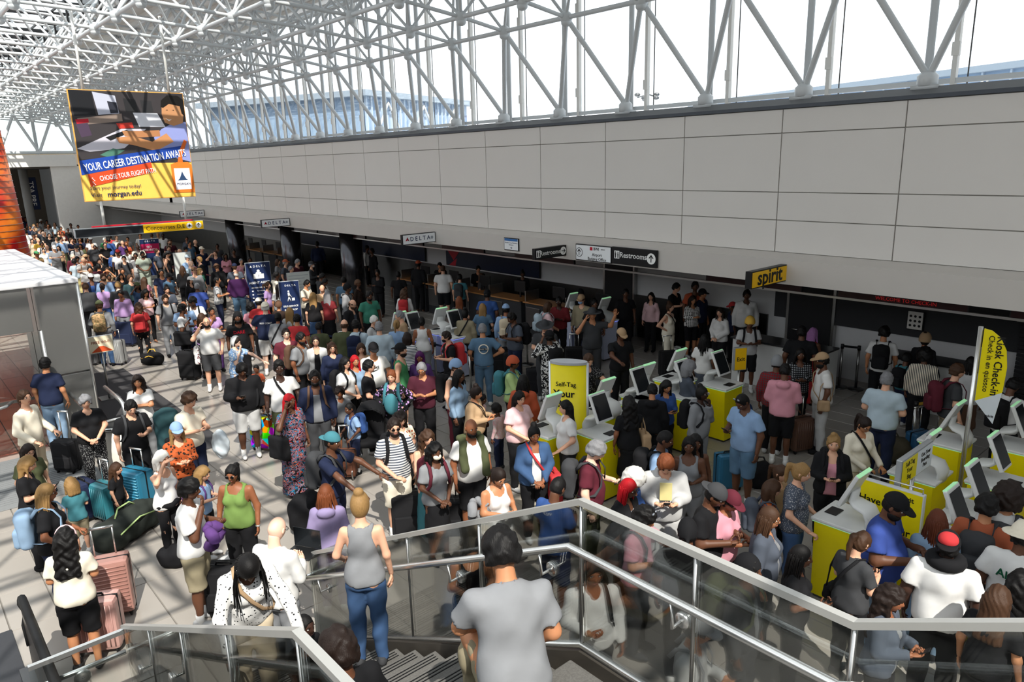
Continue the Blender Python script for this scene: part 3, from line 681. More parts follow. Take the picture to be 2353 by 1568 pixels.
        if 'microphone' in ex: 
            o = add('microphone', mk('microphone', [tb([(.08, .34, 1.22), (.08, .34, 1.36)], .013, 8), ball((.08, .34, 1.38), .025, 0)+(0,)]), None, [BLACKP], M); o['label'] = 'microphone held by man in grey plaid shirt'; o['category'] = 'microphone'
        if 'bottle' in ex:
            o = add('water_bottle', mk('bottle', [tb([(.0, .30, .98), (.0, .30, 1.12), (.0, .30, 1.15), (0, .30, 1.18)], [.03, .03, .014, .013], 10)]), None, [WGLASS], M); o['label'] = lab('clear water bottle held by '+who); o['category'] = 'bottle'
        if 'plastic' in ex:
            def g(): V, F = snet(lambda P: np.maximum(ell(P, (-.22, .33, .88), (.10, .15, .24)), P[..., 2]-1.12)+folds(P, .008, 16), (-.5, 0, .5), (.1, .6, 1.2), .02); return mk('pbag', [(V, [F], 0)])
            o = add('plastic_bag', g(), None, [mat('thin white plastic', 'c9d3da', .35)], M); o['label'] = 'white plastic shopping bag held by curly-haired man in cream tee'; o['category'] = 'bag'
        for k in ('pillow', 'pillowneck'):
            if k in ex:
                ce, rr = ((0, .02, 1.50), .105) if k == 'pillowneck' else (((.12, .26, 1.13), .11) if ex[k] == 'purple' else ((.27, -.02, 1.22), .11))
                pts = [(ce[0]+rr*math.cos(a), ce[1]+(rr*math.sin(a) if k == 'pillowneck' else .05*math.cos(2*a)), ce[2]+(0 if k == 'pillowneck' else rr*math.sin(a))) for a in np.linspace(math.radians(-250), math.radians(70), 14)]
                o = add('neck_pillow', mk('pillow', [tb(pts, [.045]+[.062]*12+[.045], 10), ball(pts[0], .05, 0)+(0,), ball(pts[-1], .05, 0)+(0,)]), None, [cloth(ex[k])], M); o['label'] = lab(ex[k]+' neck pillow '+('around the neck of ' if k == 'pillowneck' else 'under the arm of ')+who); o['category'] = 'pillow'
        if 'carrier' in ex:
            o = thing('baby_carrier', 'teal baby carrier strapped to the front of woman in black floral top', 'baby carrier'); o.matrix_world = M
            V, F = snet(lambda P: ell(P, (0, .19, 1.16), (.13, .09, .20)), (-.3, 0, .8), (.3, .5, 1.5), .022); add('pouch', mk('pouch', [(V, [F], 0)]), o, [cloth('teal')]); add('shoulder_strap', mk('straps', straps_mesh(J, .03)), o, [cloth('teal')])
        if 'behindbag' in ex:
            o = thing('hiking_pack', 'huge dark teal hiking backpack beside man in black tee', 'backpack'); o.matrix_world = M@Matrix.Translation((-.42, .28, 0))
            def g(): V, F = snet(lambda P: smin(rbox(P, (0, 0, 1.10), (.17, .16, .34), .12), ell(P, (0, 0, 1.42), (.19, .17, .12)), .05)+folds(P, .006, 13), (-.35, -.35, .6), (.35, .35, 1.7), .018); return mk('hp', [(V, [F], 0)])
            add('pack_body', g(), o, [cloth('darkteal')]); V, F = snet(lambda P: rbox(P, (.02, .2, .98), (.11, .05, .14), .04), (-.3, 0, .7), (.3, .4, 1.3), .018); add('front_pocket', mk('fp', [(V, [F], 0)]), o, [cloth('black')]); add('shoulder_strap', mk('hs', [tb([(s*.1, -.16, 1.4), (s*.12, -.24, 1.2), (s*.1, -.16, .95)], .018, 6) for s in (-1, 1)]), o, [cloth('black')])
        if 'watch' in ex: W = J['WL']; add('watch', mk('watch', [ball(W, (.036, .036, .016), 0)+(0,)]), root, [CHROME])
    # prints on shirts, laid onto the cloth surface
    pr = [k for k in ('text', 'circle') if k in ex]
    if pr and t < 3:
        back = ex.get('_back', False); txt = ex[pr[0]]
        fnS = top_sdf(J, tk if tk != 'jacket' else 'tank', t)
        def lay(me, xo, zc, m, dx=0):
            n = len(me.vertices); co = np.empty(n*3, 'f4'); me.vertices.foreach_get('co', co); co = co.reshape(-1, 3); lf = co[:, 2].copy()
            sgn = -1 if back else 1
            X_ = (co[:, 0]+xo)*(-sgn)*1.0; Z_ = co[:, 1]+zc; y = np.full(n, .42*sgn)
            for _ in range(40):
                P = np.stack([X_, y, Z_], 1).astype('f4'); dd = fnS(P); y = y-sgn*np.clip(dd, -.02, .05)*.6
            me2 = me.copy(); me2.vertices.foreach_set('co', np.stack([X_, y+sgn*(.010 if t == 1 else .014), Z_], 1).astype('f4').ravel()); me2.update(); return add('print', me2, root, [m])
        def tmesh(s, size):
            o = text_obj(s, size, None, None, Matrix(), .02); me = o.data; bpy.data.objects.remove(o); return me
        if pr[0] == 'circle':
            a = np.linspace(0, 2*math.pi, 29)[:-1]; ring = np.array([(r*math.cos(q), r*math.sin(q), 0) for r in (.085, .105) for q in a]); i = np.arange(28); j = (i+1) % 28
            lay(mk('ring', [(ring, [np.stack([i, j, 28+j, 28+i], 1)], 0)], False), 0, 1.27, cloth('cream'))
            gx = np.linspace(-.095, .095, 9); gv = np.array([(x, y, 0) for y in (-.022, .022) for x in gx]); k = np.arange(8); lay(mk('bar', [(gv, [np.stack([k, k+1, k+10, k+9], 1)], 0)], False), 0, 1.27, cloth('black')); lay(tmesh(txt, .036), 0, 1.268, TXW)
        else:
            c_, sz, zz = dict(NIKE=(TXK, .062, 1.30), DARE=(REDS, .10, 1.31), HILLEY=(TXW, .04, 1.38), Aloha=(mat('green lettering', '1f6a4a'), .11, 1.30)).get(txt, (TXK if 'SPM' in txt else TXW, .05, 1.30))
            lay(tmesh(txt, sz), 0, zz, c_)
            if txt == 'NIKE':
                p = [(-.055, -.03), (-.075, -.055), (-.06, -.075), (-.03, -.07), (.085, -.03), (-.025, -.052), (-.05, -.052)]; lay(mk('sw', [(np.array([(x, y, 0) for x, y in p]), [np.array([range(7)])], 0)], False), 0, zz, TXK)
    return root
PEOPLE = [
(-2.68,2.28,1.34,1.082,1.8,'m',1.12,2,'curly:black','tee:grey','pants:khaki','fn',14,10,{},1,'man with curly black hair sitting on the stairs with his back to us',15,'sit'),
(-3.38,1.6,0.86,1.745,1.7,'m',1.0,4,'curly:darkbrown','tee:black','pants:black','dd',10,0,{},1,'person with dark curly hair sitting at the near side of the stairs',0,'sit'),
(-5.222,1.707,0.857,-1.747,1.64,'f',1.09,4,'braids:black','long:white:spots','pants:beige','lg',38,0,{'strap': 'tan'},1,'woman with long black braids, white spotted long-sleeved top and beige trousers',22,''),
(-2.84,4.23,0.0,-1.241,1.72,'m',0.99,2,'short:black','long:lightgrey','pants:black','pp',15,0,{'cap': 'grey','phone': '','strap2': 'grey'},1,'man in grey cap, light grey long-sleeved top and black trousers',0,''),
(-4.756,2.5,1.114,0.912,1.53,'f',0.99,1,'bun:blonde','tank:grey','jeans:denim','do',12,0,{},1,'woman with a blonde top bun, grey tank top and denim blue jeans',0,''),
(-4.88,2.0,0.56,-1.222,1.15,'k',1.0,5,'buzz:black','tee:black','pants:black','dd',0,0,{},1,'small child in black tee sitting low on the stairs',0,'sit'),
(-1.412,6.45,0.0,-0.046,1.62,'f',1.09,2,'wavylong:brown','tee:black','pants:black','dd',10,0,{},1,'woman with long wavy brown hair, black tee and black trousers',0,''),
(-2.044,5.865,0.0,-1.497,1.62,'f',1.04,3,'lcurl:darkbrown','jacket:slate','pants:black','pp',8,0,{'phone': ''},1,'woman with long curly dark brown hair, slate grey jacket and black trousers',0,''),
(-1.353,6.897,0.0,0.019,1.6,'f',1.04,4,'lcurl:black','tee:black','pants:black','dd',5,0,{},1,'woman with long curly black hair, black tee and black trousers',0,''),
(-2.98,5.207,0.0,-1.4,1.76,'m',1.04,4,'short:black','jacket:darkgrey','pants:darkgrey','dd',5,0,{'durag': 'black','bp': 'olive'},1,'man in black head covering, dark grey jacket and dark grey trousers',0,''),
(-3.894,4.241,0.0,-2.137,1.74,'m',1.09,3,'locsshort:black','long:white','pants:black','pd',5,0,{'strap2': 'black','paper': ''},1,'man with short black locs, white long-sleeved top and black trousers',0,''),
(-1.899,6.755,0.0,0.239,1.8,'m',1.29,5,'short:black','tee:white','pants:black','dd',0,0,{'capb': 'red','pillowneck': 'black'},1,'man in red backwards cap, white tee and black trousers',0,''),
(-1.509,7.435,0.0,0.026,1.78,'m',1.24,4,'short:black','tee:white','pants:black','dd',10,0,{'bucket': 'cream','text': 'Aloha','_back': 1},1,'man in cream bucket hat, white tee and black trousers',0,''),
(-2.878,5.934,0.0,-1.206,1.62,'f',1.09,4,'braids:black','tee:black','pants:black','pd',8,0,{'phone': ''},1,'woman with long black braids, black tee and black trousers',0,''),
(-3.671,5.336,0.0,0.638,1.76,'m',1.29,4,'short:black','tee:black','pants:black','dd',15,0,{'durag': 'black'},1,'man in black head covering, black tee, right of the stair railing corner',0,''),
(-2.611,6.558,0.0,-0.319,1.62,'f',1.09,1,'pony:brown','tee:darkgrey','jeans:black','pp',30,0,{'phone': '','strap': 'black','bagblack': ''},1,'woman with a brown ponytail, dark grey tee and black jeans',0,''),
(-5.149,3.853,0.0,-2.039,1.64,'f',1.14,2,'braids:black','tank:black','pants:black','pp',30,0,{'phone': ''},1,'woman with long black braids, black tank top and black trousers',0,''),
(-6.456,2.437,0.0,0.512,1.8,'m',1.09,0,'bald:white','long:white','pants:grey','pp',25,0,{'glasses': '','laptop': ''},1,'man with a bald head, white long-sleeved top and grey trousers',0,''),
(-2.209,7.445,0.0,0.376,1.66,'f',1.14,4,'locs:rust','long:lightdenim','jeans:lightdenim','dd',8,0,{},1,'woman with rust locs, light denim long-sleeved top and light denim jeans',0,''),
(-2.582,7.133,0.0,-1.485,1.86,'m',1.44,4,'buzz:black','tee:royal','jeans:lightdenim','pp',25,0,{'cap': 'black','beard': '','phone': ''},1,'man in black cap, royal blue tee and light denim jeans',0,''),
(-1.931,7.906,0.0,0.1,1.76,'m',1.14,2,'curly:black','long:rust','pants:black','dd',10,0,{'strap2': 'black','bpgrey': ''},1,'man with short curly black hair, rust long-sleeved top and black trousers',0,''),
(-3.413,6.31,0.0,-1.249,1.68,'f',1.19,2,'locs:brown','jacket:slate','pants:black','dd',8,0,{'glasses': ''},1,'woman with brown locs, slate grey jacket and black trousers',0,''),
(-8.082,0.935,0.0,1.194,1.62,'f',1.14,2,'lcurl:black','tee:cream','shorts:black','pp',10,0,{'headband': ''},1,'woman with long curly black hair, cream tee and black shorts',0,''),
(-4.285,5.355,0.0,-1.245,1.72,'m',1.09,2,'curly:black','tee:pink','jeans:darkgrey','pr',25,0,{'sunhead': '','phone': '','bp': 'darkgrey'},1,'man with short curly black hair, pink tee and dark grey jeans',0,''),
(-1.837,8.232,0.0,0.045,1.78,'m',1.04,2,'curlybig:darkbrown','tee:white','pants:black','dd',5,0,{'bp': 'darkgrey'},1,'man with big curly dark brown hair, white tee and black trousers',0,''),
(-4.01,6.176,0.0,-1.344,1.8,'m',1.24,4,'buzz:black','tee:black','pants:black','pp',30,0,{'capb': 'darkgrey'},1,'man in dark grey backwards cap, black tee and black trousers',0,''),
(-3.926,6.358,0.0,-1.541,1.7,'f',1.14,3,'short:black','tee:pink','pants:black','pp',30,0,{'cap': 'maroon','phone': ''},1,'woman in maroon cap, pink tee and black trousers',0,''),
(-5.301,5.152,0.0,0.102,1.74,'m',1.04,4,'buzz:black','tee:blue','shorts:navy','pp',30,0,{'book': '','text': 'HILLEY','_back': 1},1,'man with cropped black hair, blue tee and navy shorts',0,''),
(-8.05,2.129,0.0,-0.608,1.8,'m',1.14,4,'twist:black','tee:white','shorts:khaki','kp',10,0,{'pillow': 'purple'},1,'man with short black twists, white tee and khaki shorts',0,''),
(-4.884,5.862,0.0,-1.4,1.66,'f',1.14,4,'braidslong:crimson','jacket:black:opengrey','pants:black','pp',15,0,{'glasses': ''},1,'woman with very long crimson braids, black jacket over grey and black trousers',0,''),
(-7.205,3.378,0.0,0.993,1.6,'f',0.99,1,'locs:ginger','hoodie:lavender','jeans:lavender','dd',5,0,{},2,'woman with ginger locs, lavender hoodie and lavender jeans',0,''),
(-9.421,0.974,0.0,-0.365,1.66,'f',1.19,3,'locs:blonde','tee:black','pants:navy','oo',5,0,{'glasses': '','bp': 'lightdenim'},2,'woman with blonde locs, black tee and navy trousers',0,''),
(-3.742,7.56,0.0,-1.286,1.68,'f',1.14,1,'pony:blonde','tee:slate:speck','jeans:denim','oo',15,0,{},2,'woman with a blonde ponytail, slate grey speckled tee and denim blue jeans',0,''),
(-5.03,6.142,0.0,-1.234,1.62,'f',1.19,2,'curlybig:white','tee:blue','pants:blue','dd',15,0,{},2,'woman with big curly white hair, blue tee and blue trousers',0,''),
(-3.976,7.381,0.0,-0.902,1.42,'k',1.04,1,'bob:brown','tee:rust:stripes','shorts:navy','dd',10,0,{'bp': 'slate'},2,'child with brown bobbed hair, rust striped tee and navy shorts',0,''),
(-4.888,6.599,0.0,-2.417,1.78,'m',1.14,1,'wavy:ginger','hoodie:lightgrey','pants:lightgrey','pp',38,0,{'phone': '','magazine': ''},2,'man with wavy ginger hair, light grey hoodie and light grey trousers',0,''),
(-6.189,5.057,0.0,-1.645,1.66,'f',1.19,2,'bunlow:darkbrown','tank:white','shorts:white','pp',30,0,{'phone': '','pillow': 'grey'},2,'woman with dark brown hair in a low bun, white tank top and white shorts',0,''),
(-8.457,2.811,0.0,-2.328,1.66,'f',1.24,3,'pony:black','tank:grass','pants:black','dd',12,0,{'sun': '','watch': ''},2,'woman with a black ponytail, green tank top and black trousers',0,''),
(-4.153,7.903,0.0,-1.611,1.4,'k',1.04,1,'pony:brown','tee:tan','pants:black','dd',10,0,{},2,'child with a brown ponytail, tan tee and black trousers',0,''),
(-5.751,6.234,0.0,-1.0,1.76,'m',1.24,0,'curly:grey','tee:maroon','pants:olive','dp',28,0,{'bp': 'darkgrey','phone': ''},2,'man with short curly grey hair, maroon tee and olive trousers',0,''),
(-7.238,4.916,0.0,-1.731,1.68,'f',1.04,4,'lcurl:black','tee:grey','skirt:black','ff',5,0,{'mask': '','bp': 'maroon','bottle': ''},2,'woman with long curly black hair, grey tee and black skirt',0,''),
(-3.904,8.802,0.0,-2.637,1.64,'f',1.09,1,'bunfront:blonde','jacket:black:openpink','pants:black','pp',8,0,{'phone': '','bp': 'black'},2,'woman with blonde pinned-up hair, black jacket over pink and black trousers',0,''),
(-5.388,7.161,0.0,-1.1,1.74,'m',1.09,4,'buzz:black','tee:lightblue','pants:black','dd',20,0,{'bp': 'black'},2,'man with cropped black hair, light blue tee and black trousers',0,''),
(-5.145,7.441,0.0,-2.537,1.64,'f',1.19,4,'longback:black','tank:grey','jeans:grey','pp',5,0,{'phone': ''},2,'woman with black hair tied low, grey tank top and grey jeans',0,''),
(-10.802,0.953,0.0,-0.35,1.6,'f',1.04,1,'long:blonde','tee:black','pants:black','pp',22,0,{'phone': ''},2,'woman with long blonde hair, black tee and black trousers',0,''),
(-9.706,2.317,0.0,-1.107,1.6,'f',1.04,1,'bob:white','tank:white','leggings:black','bd',8,0,{'waistjacket': ''},2,'woman with white bobbed hair, white tank top and black leggings shading her eyes',0,''),
(-8.305,4.014,0.0,-0.974,1.76,'m',1.04,4,'buzz:black','tee:navy','jeans:navy','gg',10,0,{'capb': 'teal','strap': 'black','bp': 'darkgrey'},2,'man in teal backwards cap, navy tee and navy jeans',0,''),
(-5.201,7.654,0.0,-2.283,1.6,'f',1.04,4,'long:black','tank:grey','pants:grey','dd',5,0,{},2,'woman with long black hair, grey tank top and grey trousers',0,''),
(-9.502,2.716,0.0,-0.802,1.3,'k',1.04,1,'bob:blonde','tee:lightblue','pants:black','pp',15,0,{'phone': '','bp': 'purple'},2,'child with blonde bobbed hair, light blue tee and black trousers',0,''),
(-6.771,6.215,0.0,-2.052,1.7,'f',1.14,3,'bun:black','jacket:denim:openwhite','pants:black','ff',15,0,{'strap': 'red','redbag': ''},2,'woman with a black top bun, denim blue jacket over white and black trousers',0,''),
(-10.734,1.44,0.0,-4.584,1.12,'k',1.04,1,'bob:blonde','tee:teal','shorts:khaki','pp',10,0,{},2,'child with blonde bobbed hair, teal tee and khaki shorts',0,''),
(-7.365,5.601,0.0,-1.785,1.8,'m',1.09,3,'bald:black','tee:white','shorts:black','dd',12,0,{'beard': '','jacketon': 'olive'},2,'man with a bald head, white tee and black shorts',0,''),
(-7.815,5.202,0.0,-1.809,1.62,'f',1.19,1,'lcurl:brown','tank:brown','skirtlong:teal','cc',10,0,{},2,'woman with long curly brown hair, brown tank top and teal long skirt',0,''),
(-8.154,4.898,0.0,-1.902,1.78,'m',1.04,1,'short:darkbrown','tee:white:stripes','shorts:cream','fd',8,0,{'sun': '','beard': '','bp': 'black'},2,'man with short dark brown hair, white striped tee and cream shorts',0,''),
(-3.966,9.727,0.0,-2.056,1.66,'f',1.04,2,'pony:darkbrown','long:cream','pants:beige','fo',30,0,{'glasses': '','strap': 'black'},2,'woman with a dark brown ponytail, cream long-sleeved top and beige trousers',0,''),
(-11.554,1.097,0.0,-1.229,1.52,'f',0.99,1,'long:darkbrown','tee:olive','pants:black','dd',15,0,{'glasses': ''},2,'woman with long dark brown hair, olive tee and black trousers',0,''),
(-10.509,2.771,0.0,-1.689,1.66,'f',0.99,1,'long:blonde','long:rust:floral','pants:black','pp',8,0,{'cap': 'lightblue'},2,'woman in light blue cap, rust floral long-sleeved top and black trousers',0,''),
(-11.095,2.029,0.0,-0.704,1.05,'k',1.04,1,'long:brown','tee:black','pants:black','dd',10,0,{},2,'child with long brown hair, black tee and black trousers',0,''),
(-5.345,9.119,0.0,-3.31,1.82,'m',1.19,4,'buzz:black','tee:lightblue','shorts:steel','pd',38,0,{'phone': '','sunhead': ''},2,'man with cropped black hair, light blue tee and steel blue shorts',0,''),
(-8.79,5.391,0.0,-1.772,1.62,'f',1.04,1,'lcurl:darkbrown','tee:cream:floral','pants:black','pp',25,0,{'phone': ''},2,'woman with long curly dark brown hair, cream floral tee and black trousers',0,''),
(-7.263,7.376,0.0,-3.673,1.64,'f',1.24,1,'longback:black','tee:white','pants:black','do',5,0,{'glassesneck': ''},2,'woman with black hair tied low, white tee and black trousers',0,''),
(-6.697,8.124,0.0,1.038,1.64,'f',1.09,3,'lcurl:black','tee:black','skirt:black','rd',5,0,{'tote': 'tan'},2,'woman with long curly black hair, black tee and black skirt',0,''),
(-2.995,12.614,0.0,-0.29,1.74,'m',1.04,4,'short:black','tee:white','pants:black','dr',25,0,{'bp': 'black'},2,'man with short black hair, white tee and black trousers',0,''),
(-11.968,2.535,0.0,-1.518,1.74,'m',1.04,1,'short:black','tee:black','shorts:black','dp',30,0,{'strap2': 'darkgrey','behindbag': ''},2,'man with short black hair, black tee and black shorts looking down',0,''),
(-11.427,3.227,0.0,-1.113,1.8,'m',1.04,1,'curly:brown','tee:cream','shorts:navy','pp',18,0,{'plastic': ''},2,'man with short curly brown hair, cream tee and navy shorts holding a plastic shopping bag',0,''),
(-4.341,11.429,0.0,0.101,1.8,'m',1.29,1,'short:grey','tee:paleblue','jeans:navy','ff',5,0,{},2,'man with short grey hair, pale blue tee and navy jeans',0,''),
(-6.232,9.262,0.0,-1.502,1.66,'f',1.09,5,'bun:black','hoodie:grey','pants:grey','dk',5,0,{'glasses': '','bp': 'black'},2,'woman with a black top bun, grey hoodie and grey trousers',0,''),
(-8.113,7.134,0.0,-1.594,1.66,'f',1.29,1,'longback:black','tee:lightpink','pants:black','ff',12,0,{},2,'woman with black hair tied low, pale pink tee and black trousers',0,''),
(-10.465,4.442,0.0,-1.274,1.7,'f',1.34,4,'braidslong:crimson','tee:multi','dresslong:multi','ed',0,0,{'phoneear': '','tote': 'black'},2,'woman with very long crimson braids, multicoloured tee and multicoloured long dress',0,''),
(-13.422,1.367,0.0,-0.712,1.8,'m',1.09,1,'short:brown','long:cream','pants:beige','oo',0,-20,{},2,'man with short brown hair, cream long-sleeved top and beige trousers',0,''),
(-6.923,8.955,0.0,0.571,1.6,'m',1.04,2,'short:black','hoodie:black','pants:black','dd',20,0,{},2,'man with short black hair, black hoodie and black trousers',0,''),
(-3.78,12.661,0.0,-0.932,1.8,'m',1.09,1,'short:brown','tee:darkgrey','shorts:khaki','dd',5,0,{'bp': 'maroon'},2,'man with short brown hair, dark grey tee and khaki shorts',0,''),
(-8.874,6.847,0.0,-1.006,1.64,'f',1.39,2,'bun:darkbrown','long:tan','jeans:black','pp',20,0,{'phone': '','strap': 'black'},2,'woman with a dark brown top bun, tan long-sleeved top and black jeans',0,''),
(-13.045,2.14,0.0,-1.646,1.64,'f',1.24,1,'curly:grey','tee:black','pants:black:speck','ff',12,0,{'watch': ''},2,'woman with short curly grey hair, black tee and black trousers leaning on a luggage handle',0,''),
(-6.991,9.37,0.0,-1.977,1.6,'f',1.04,2,'long:black','long:blue','pants:black','pp',22,0,{'phone': ''},2,'woman with long black hair, blue long-sleeved top and black trousers',0,''),
(-5.746,10.927,0.0,0.397,1.76,'m',1.09,4,'short:black','hoodie:pink','shorts:black','pp',20,0,{'phone': ''},2,'man with short black hair, pink hoodie and black shorts',0,''),
(-8.663,7.744,0.0,0.667,1.66,'f',1.09,3,'locs:black','hoodie:orange','pants:black','dd',10,0,{'strap': 'black'},2,'woman with black locs, orange hoodie and black trousers',0,''),
(-10.527,5.541,0.0,-3.102,1.25,'k',1.04,4,'buzz:black','tee:lightblue','shorts:navy','oo',10,0,{'bp': 'blue'},2,'child with cropped black hair, light blue tee and navy shorts',0,''),
(-8.92,7.395,0.0,-4.357,1.15,'k',1.04,4,'twist:black','long:lightpink:plaid','pants:navy','dd',10,0,{},2,'child with short black twists, pale pink plaid long-sleeved top and navy trousers',0,''),
(-11.054,5.188,0.0,-2.01,1.8,'m',1.14,4,'short:black','jacket:navy','pants:darkgrey','dd',5,0,{'beard': '','strap2': 'brown'},2,'man with short black hair, navy jacket and dark grey trousers',0,''),
(-6.074,11.255,0.0,0.32,1.76,'m',1.09,4,'short:black','jacket:darkred:plaid','pants:black','dd',10,0,{'beanie': 'grey'},2,'man in grey beanie, dark red plaid jacket and black trousers',0,''),
(-5.542,11.887,0.0,-4.014,1.8,'m',1.14,4,'short:black','tee:white','pants:lightgrey','dd',10,0,{'cap': 'tan','beard': '','strap': 'tan','bagtan': ''},2,'man in tan cap, white tee and light grey trousers',0,''),
(-9.674,7.144,0.0,-1.16,1.68,'f',1.09,4,'locs:black','long:lightdenim','pants:black','dd',5,0,{},2,'woman with black locs, light denim long-sleeved top and black trousers',0,''),
(-3.9,13.811,0.0,0.24,1.66,'f',1.24,4,'braids:black','tee:lightgrey','skirt:brown','dd',5,0,{},2,'woman with long black braids, light grey tee and brown skirt',0,''),
(-10.523,6.364,0.0,-2.376,1.68,'f',1.04,1,'pony:ginger','long:black:floral','pants:black','hh',10,0,{'carrier': 'teal'},2,'woman with a ginger ponytail, black floral long-sleeved top and black trousers',0,''),
(-9.946,7.264,0.0,-1.154,1.78,'m',1.04,1,'short:brown','tank:white','pants:maroon','dd',15,0,{'beanie': 'lightblue','mask': 'black','bp': 'black'},2,'man in light blue beanie, white tank top and maroon trousers',0,''),
(-7.251,10.342,0.0,-0.61,1.64,'f',1.04,3,'bobbig:grey','long:slate','pants:slate','cc',10,0,{},2,'woman with full grey bob, slate grey long-sleeved top and slate grey trousers',0,''),
(-11.984,4.976,0.0,-1.877,1.82,'m',1.09,5,'hightop:black','tee:white','pants:olive','do',0,0,{'strap': 'black'},2,'man with black high-top hair, white tee and olive trousers',0,''),
(-13.672,3.101,0.0,-2.003,1.62,'f',1.04,2,'lcurl:darkbrown','tee:white','pants:grey','cc',0,0,{},2,'woman with long curly dark brown hair, white tee and grey trousers with crossed arms',0,''),
(-10.405,6.921,0.0,-2.367,1.74,'m',1.19,2,'short:grey','tee:burgundy','pants:black','pp',25,0,{'glasses': ''},2,'man with short grey hair, burgundy tee and black trousers',0,''),
(-12.553,4.526,0.0,-1.83,1.8,'m',1.39,4,'twist:black','hoodie:black','shorts:lightgrey','pd',28,0,{'phone': '','bp1': 'black'},2,'man with short black twists, black hoodie and light grey shorts',0,''),
(-9.647,7.608,0.0,-1.191,1.1,'k',1.04,4,'twist:black','long:lightpink','pants:black','dd',5,0,{},2,'child with short black twists, pale pink long-sleeved top and black trousers',0,''),
(-11.35,5.779,0.0,-2.129,1.3,'k',1.04,3,'curly:darkbrown','tee:grey','shorts:black','oo',12,0,{},2,'child with short curly dark brown hair, grey tee and black shorts',0,''),
(-11.135,6.234,0.0,-0.685,1.75,'m',0.99,1,'short:black','tee:black','pants:black','fo',5,0,{'glasses': ''},2,'man with short black hair, black tee, left of the white kiosks',0,''),
(-4.607,13.733,0.0,0.289,1.68,'f',1.24,4,'curlybig:black','long:cream:vstripes','pants:black','dd',10,0,{'tote': 'black'},2,'woman with big curly black hair, cream striped long-sleeved top and black trousers',0,''),
(-8.653,9.283,0.0,-1.955,1.76,'m',1.04,1,'short:brown','tee:black:speck','pants:black','dr',25,0,{'strap': 'black'},2,'man with short brown hair, black speckled tee and black trousers',0,''),
(-9.653,8.363,0.0,-0.976,1.66,'f',1.24,4,'short:black','long:lime','pants:black','cc',5,0,{'wrap': 'orange','glasses': '','bp': 'teal'},2,'woman in orange head wrap, lime long-sleeved top and black trousers',0,''),
(-6.224,12.365,0.0,-2.501,1.68,'f',1.04,4,'locs:black','long:black:plaid','leggings:black','pp',5,0,{},2,'woman with black locs, black plaid long-sleeved top and black leggings',0,''),
(-15.544,2.007,0.0,0.919,1.8,'m',1.09,2,'short:black','tee:navy','jeans:lightdenim','dd',0,0,{'behind': ''},2,'man with short black hair, navy tee and light denim jeans',0,''),
(-11.977,6.235,0.0,-1.178,1.64,'f',1.14,1,'bob:black','tee:white','pants:black','ff',0,0,{'bp': 'black','glasses': ''},2,'woman with black bobbed hair, white tee and black trousers',0,''),
(-5.111,14.271,0.0,-0.18,1.4,'k',1.04,4,'twist:black','tee:teal','pants:navy','dd',10,0,{'bp': 'black'},2,'child with short black twists, teal tee and navy trousers',0,''),
(-11.535,7.182,0.0,-0.819,1.8,'m',1.09,1,'short:darkbrown','tank:green','shorts:black','dd',0,0,{'capb': 'black','beard': ''},2,'man in black backwards cap, green tank top and black shorts',0,''),
(-12.113,6.522,0.0,-1.716,1.6,'f',1.04,2,'long:crimson','long:lightdenim','pants:black','dd',0,0,{},2,'woman with long crimson hair, light denim long-sleeved top and black trousers',0,''),
(-5.017,14.861,0.0,0.064,1.7,'f',1.04,3,'bun:darkbrown','long:black','pants:black','dd',5,0,{'wrap': 'tan'},2,'woman in tan head wrap, black long-sleeved top and black trousers',0,''),
(-12.044,6.901,0.0,-1.917,1.8,'m',1.09,2,'short:black','tee:white','jeans:darkgrey','do',15,0,{'cap': 'black','text': 'NIKE','_back': 0},2,'man in black cap, white tee and dark grey jeans',0,''),
(-11.436,7.566,0.0,-2.243,1.62,'f',1.04,3,'long:purple','long:purple','pants:black','dd',15,0,{},2,'woman with long purple hair, purple long-sleeved top and black trousers',0,''),
(-5.664,14.575,0.0,0.283,1.78,'m',1.04,2,'curly:black','tee:white','shorts:black','dd',10,0,{'bp': 'black'},2,'man with short curly black hair, white tee and black shorts',0,''),
(-6.842,13.591,0.0,0.466,1.78,'m',1.34,4,'short:black','tee:black','pants:black','dd',0,0,{},2,'man with short black hair, black tee, in front of the yellow hanging sign',0,''),
(-9.366,11.032,0.0,-2.001,1.8,'m',1.14,4,'short:black','tee:black','pants:black','rd',20,0,{'cap': 'tan','watch': ''},2,'man in tan cap, black tee and black trousers',0,''),
(-8.226,12.289,0.0,0.328,1.62,'f',1.04,4,'locs:black','tee:white','skirt:slate','dd',0,0,{},2,'woman with black locs, white tee and slate grey skirt',0,''),
(-10.31,9.97,0.0,1.326,1.76,'m',1.09,4,'short:black','long:white:graph','pants:white:graph','ee',0,0,{'cap': 'black','bp': 'black'},2,'man in black cap, white graphic print long-sleeved top and white trousers',0,''),
(-13.327,6.687,0.0,-1.861,1.62,'f',1.14,1,'bob:brown','long:navy','pants:navy','dd',5,0,{'glasses': ''},2,'woman with brown bobbed hair, navy long-sleeved top and navy trousers',0,''),
(-12.951,7.143,0.0,-1.988,1.58,'f',1.04,1,'bob:brown','long:tan','pants:black','dd',5,0,{},2,'woman with brown bobbed hair, tan long-sleeved top and black trousers',0,''),
(-6.911,14.172,0.0,-0.07,1.64,'f',1.04,4,'long:lilac','tank:red','dresslong:red','pp',5,0,{},2,'woman with long lilac hair, red tank top and red long dress',0,''),
(-14.015,6.315,0.0,-1.034,1.78,'m',1.14,3,'short:black','tee:grey','pants:black','dd',10,0,{'beard': '','bp': 'brown'},2,'man with short black hair, grey tee and black trousers',0,''),
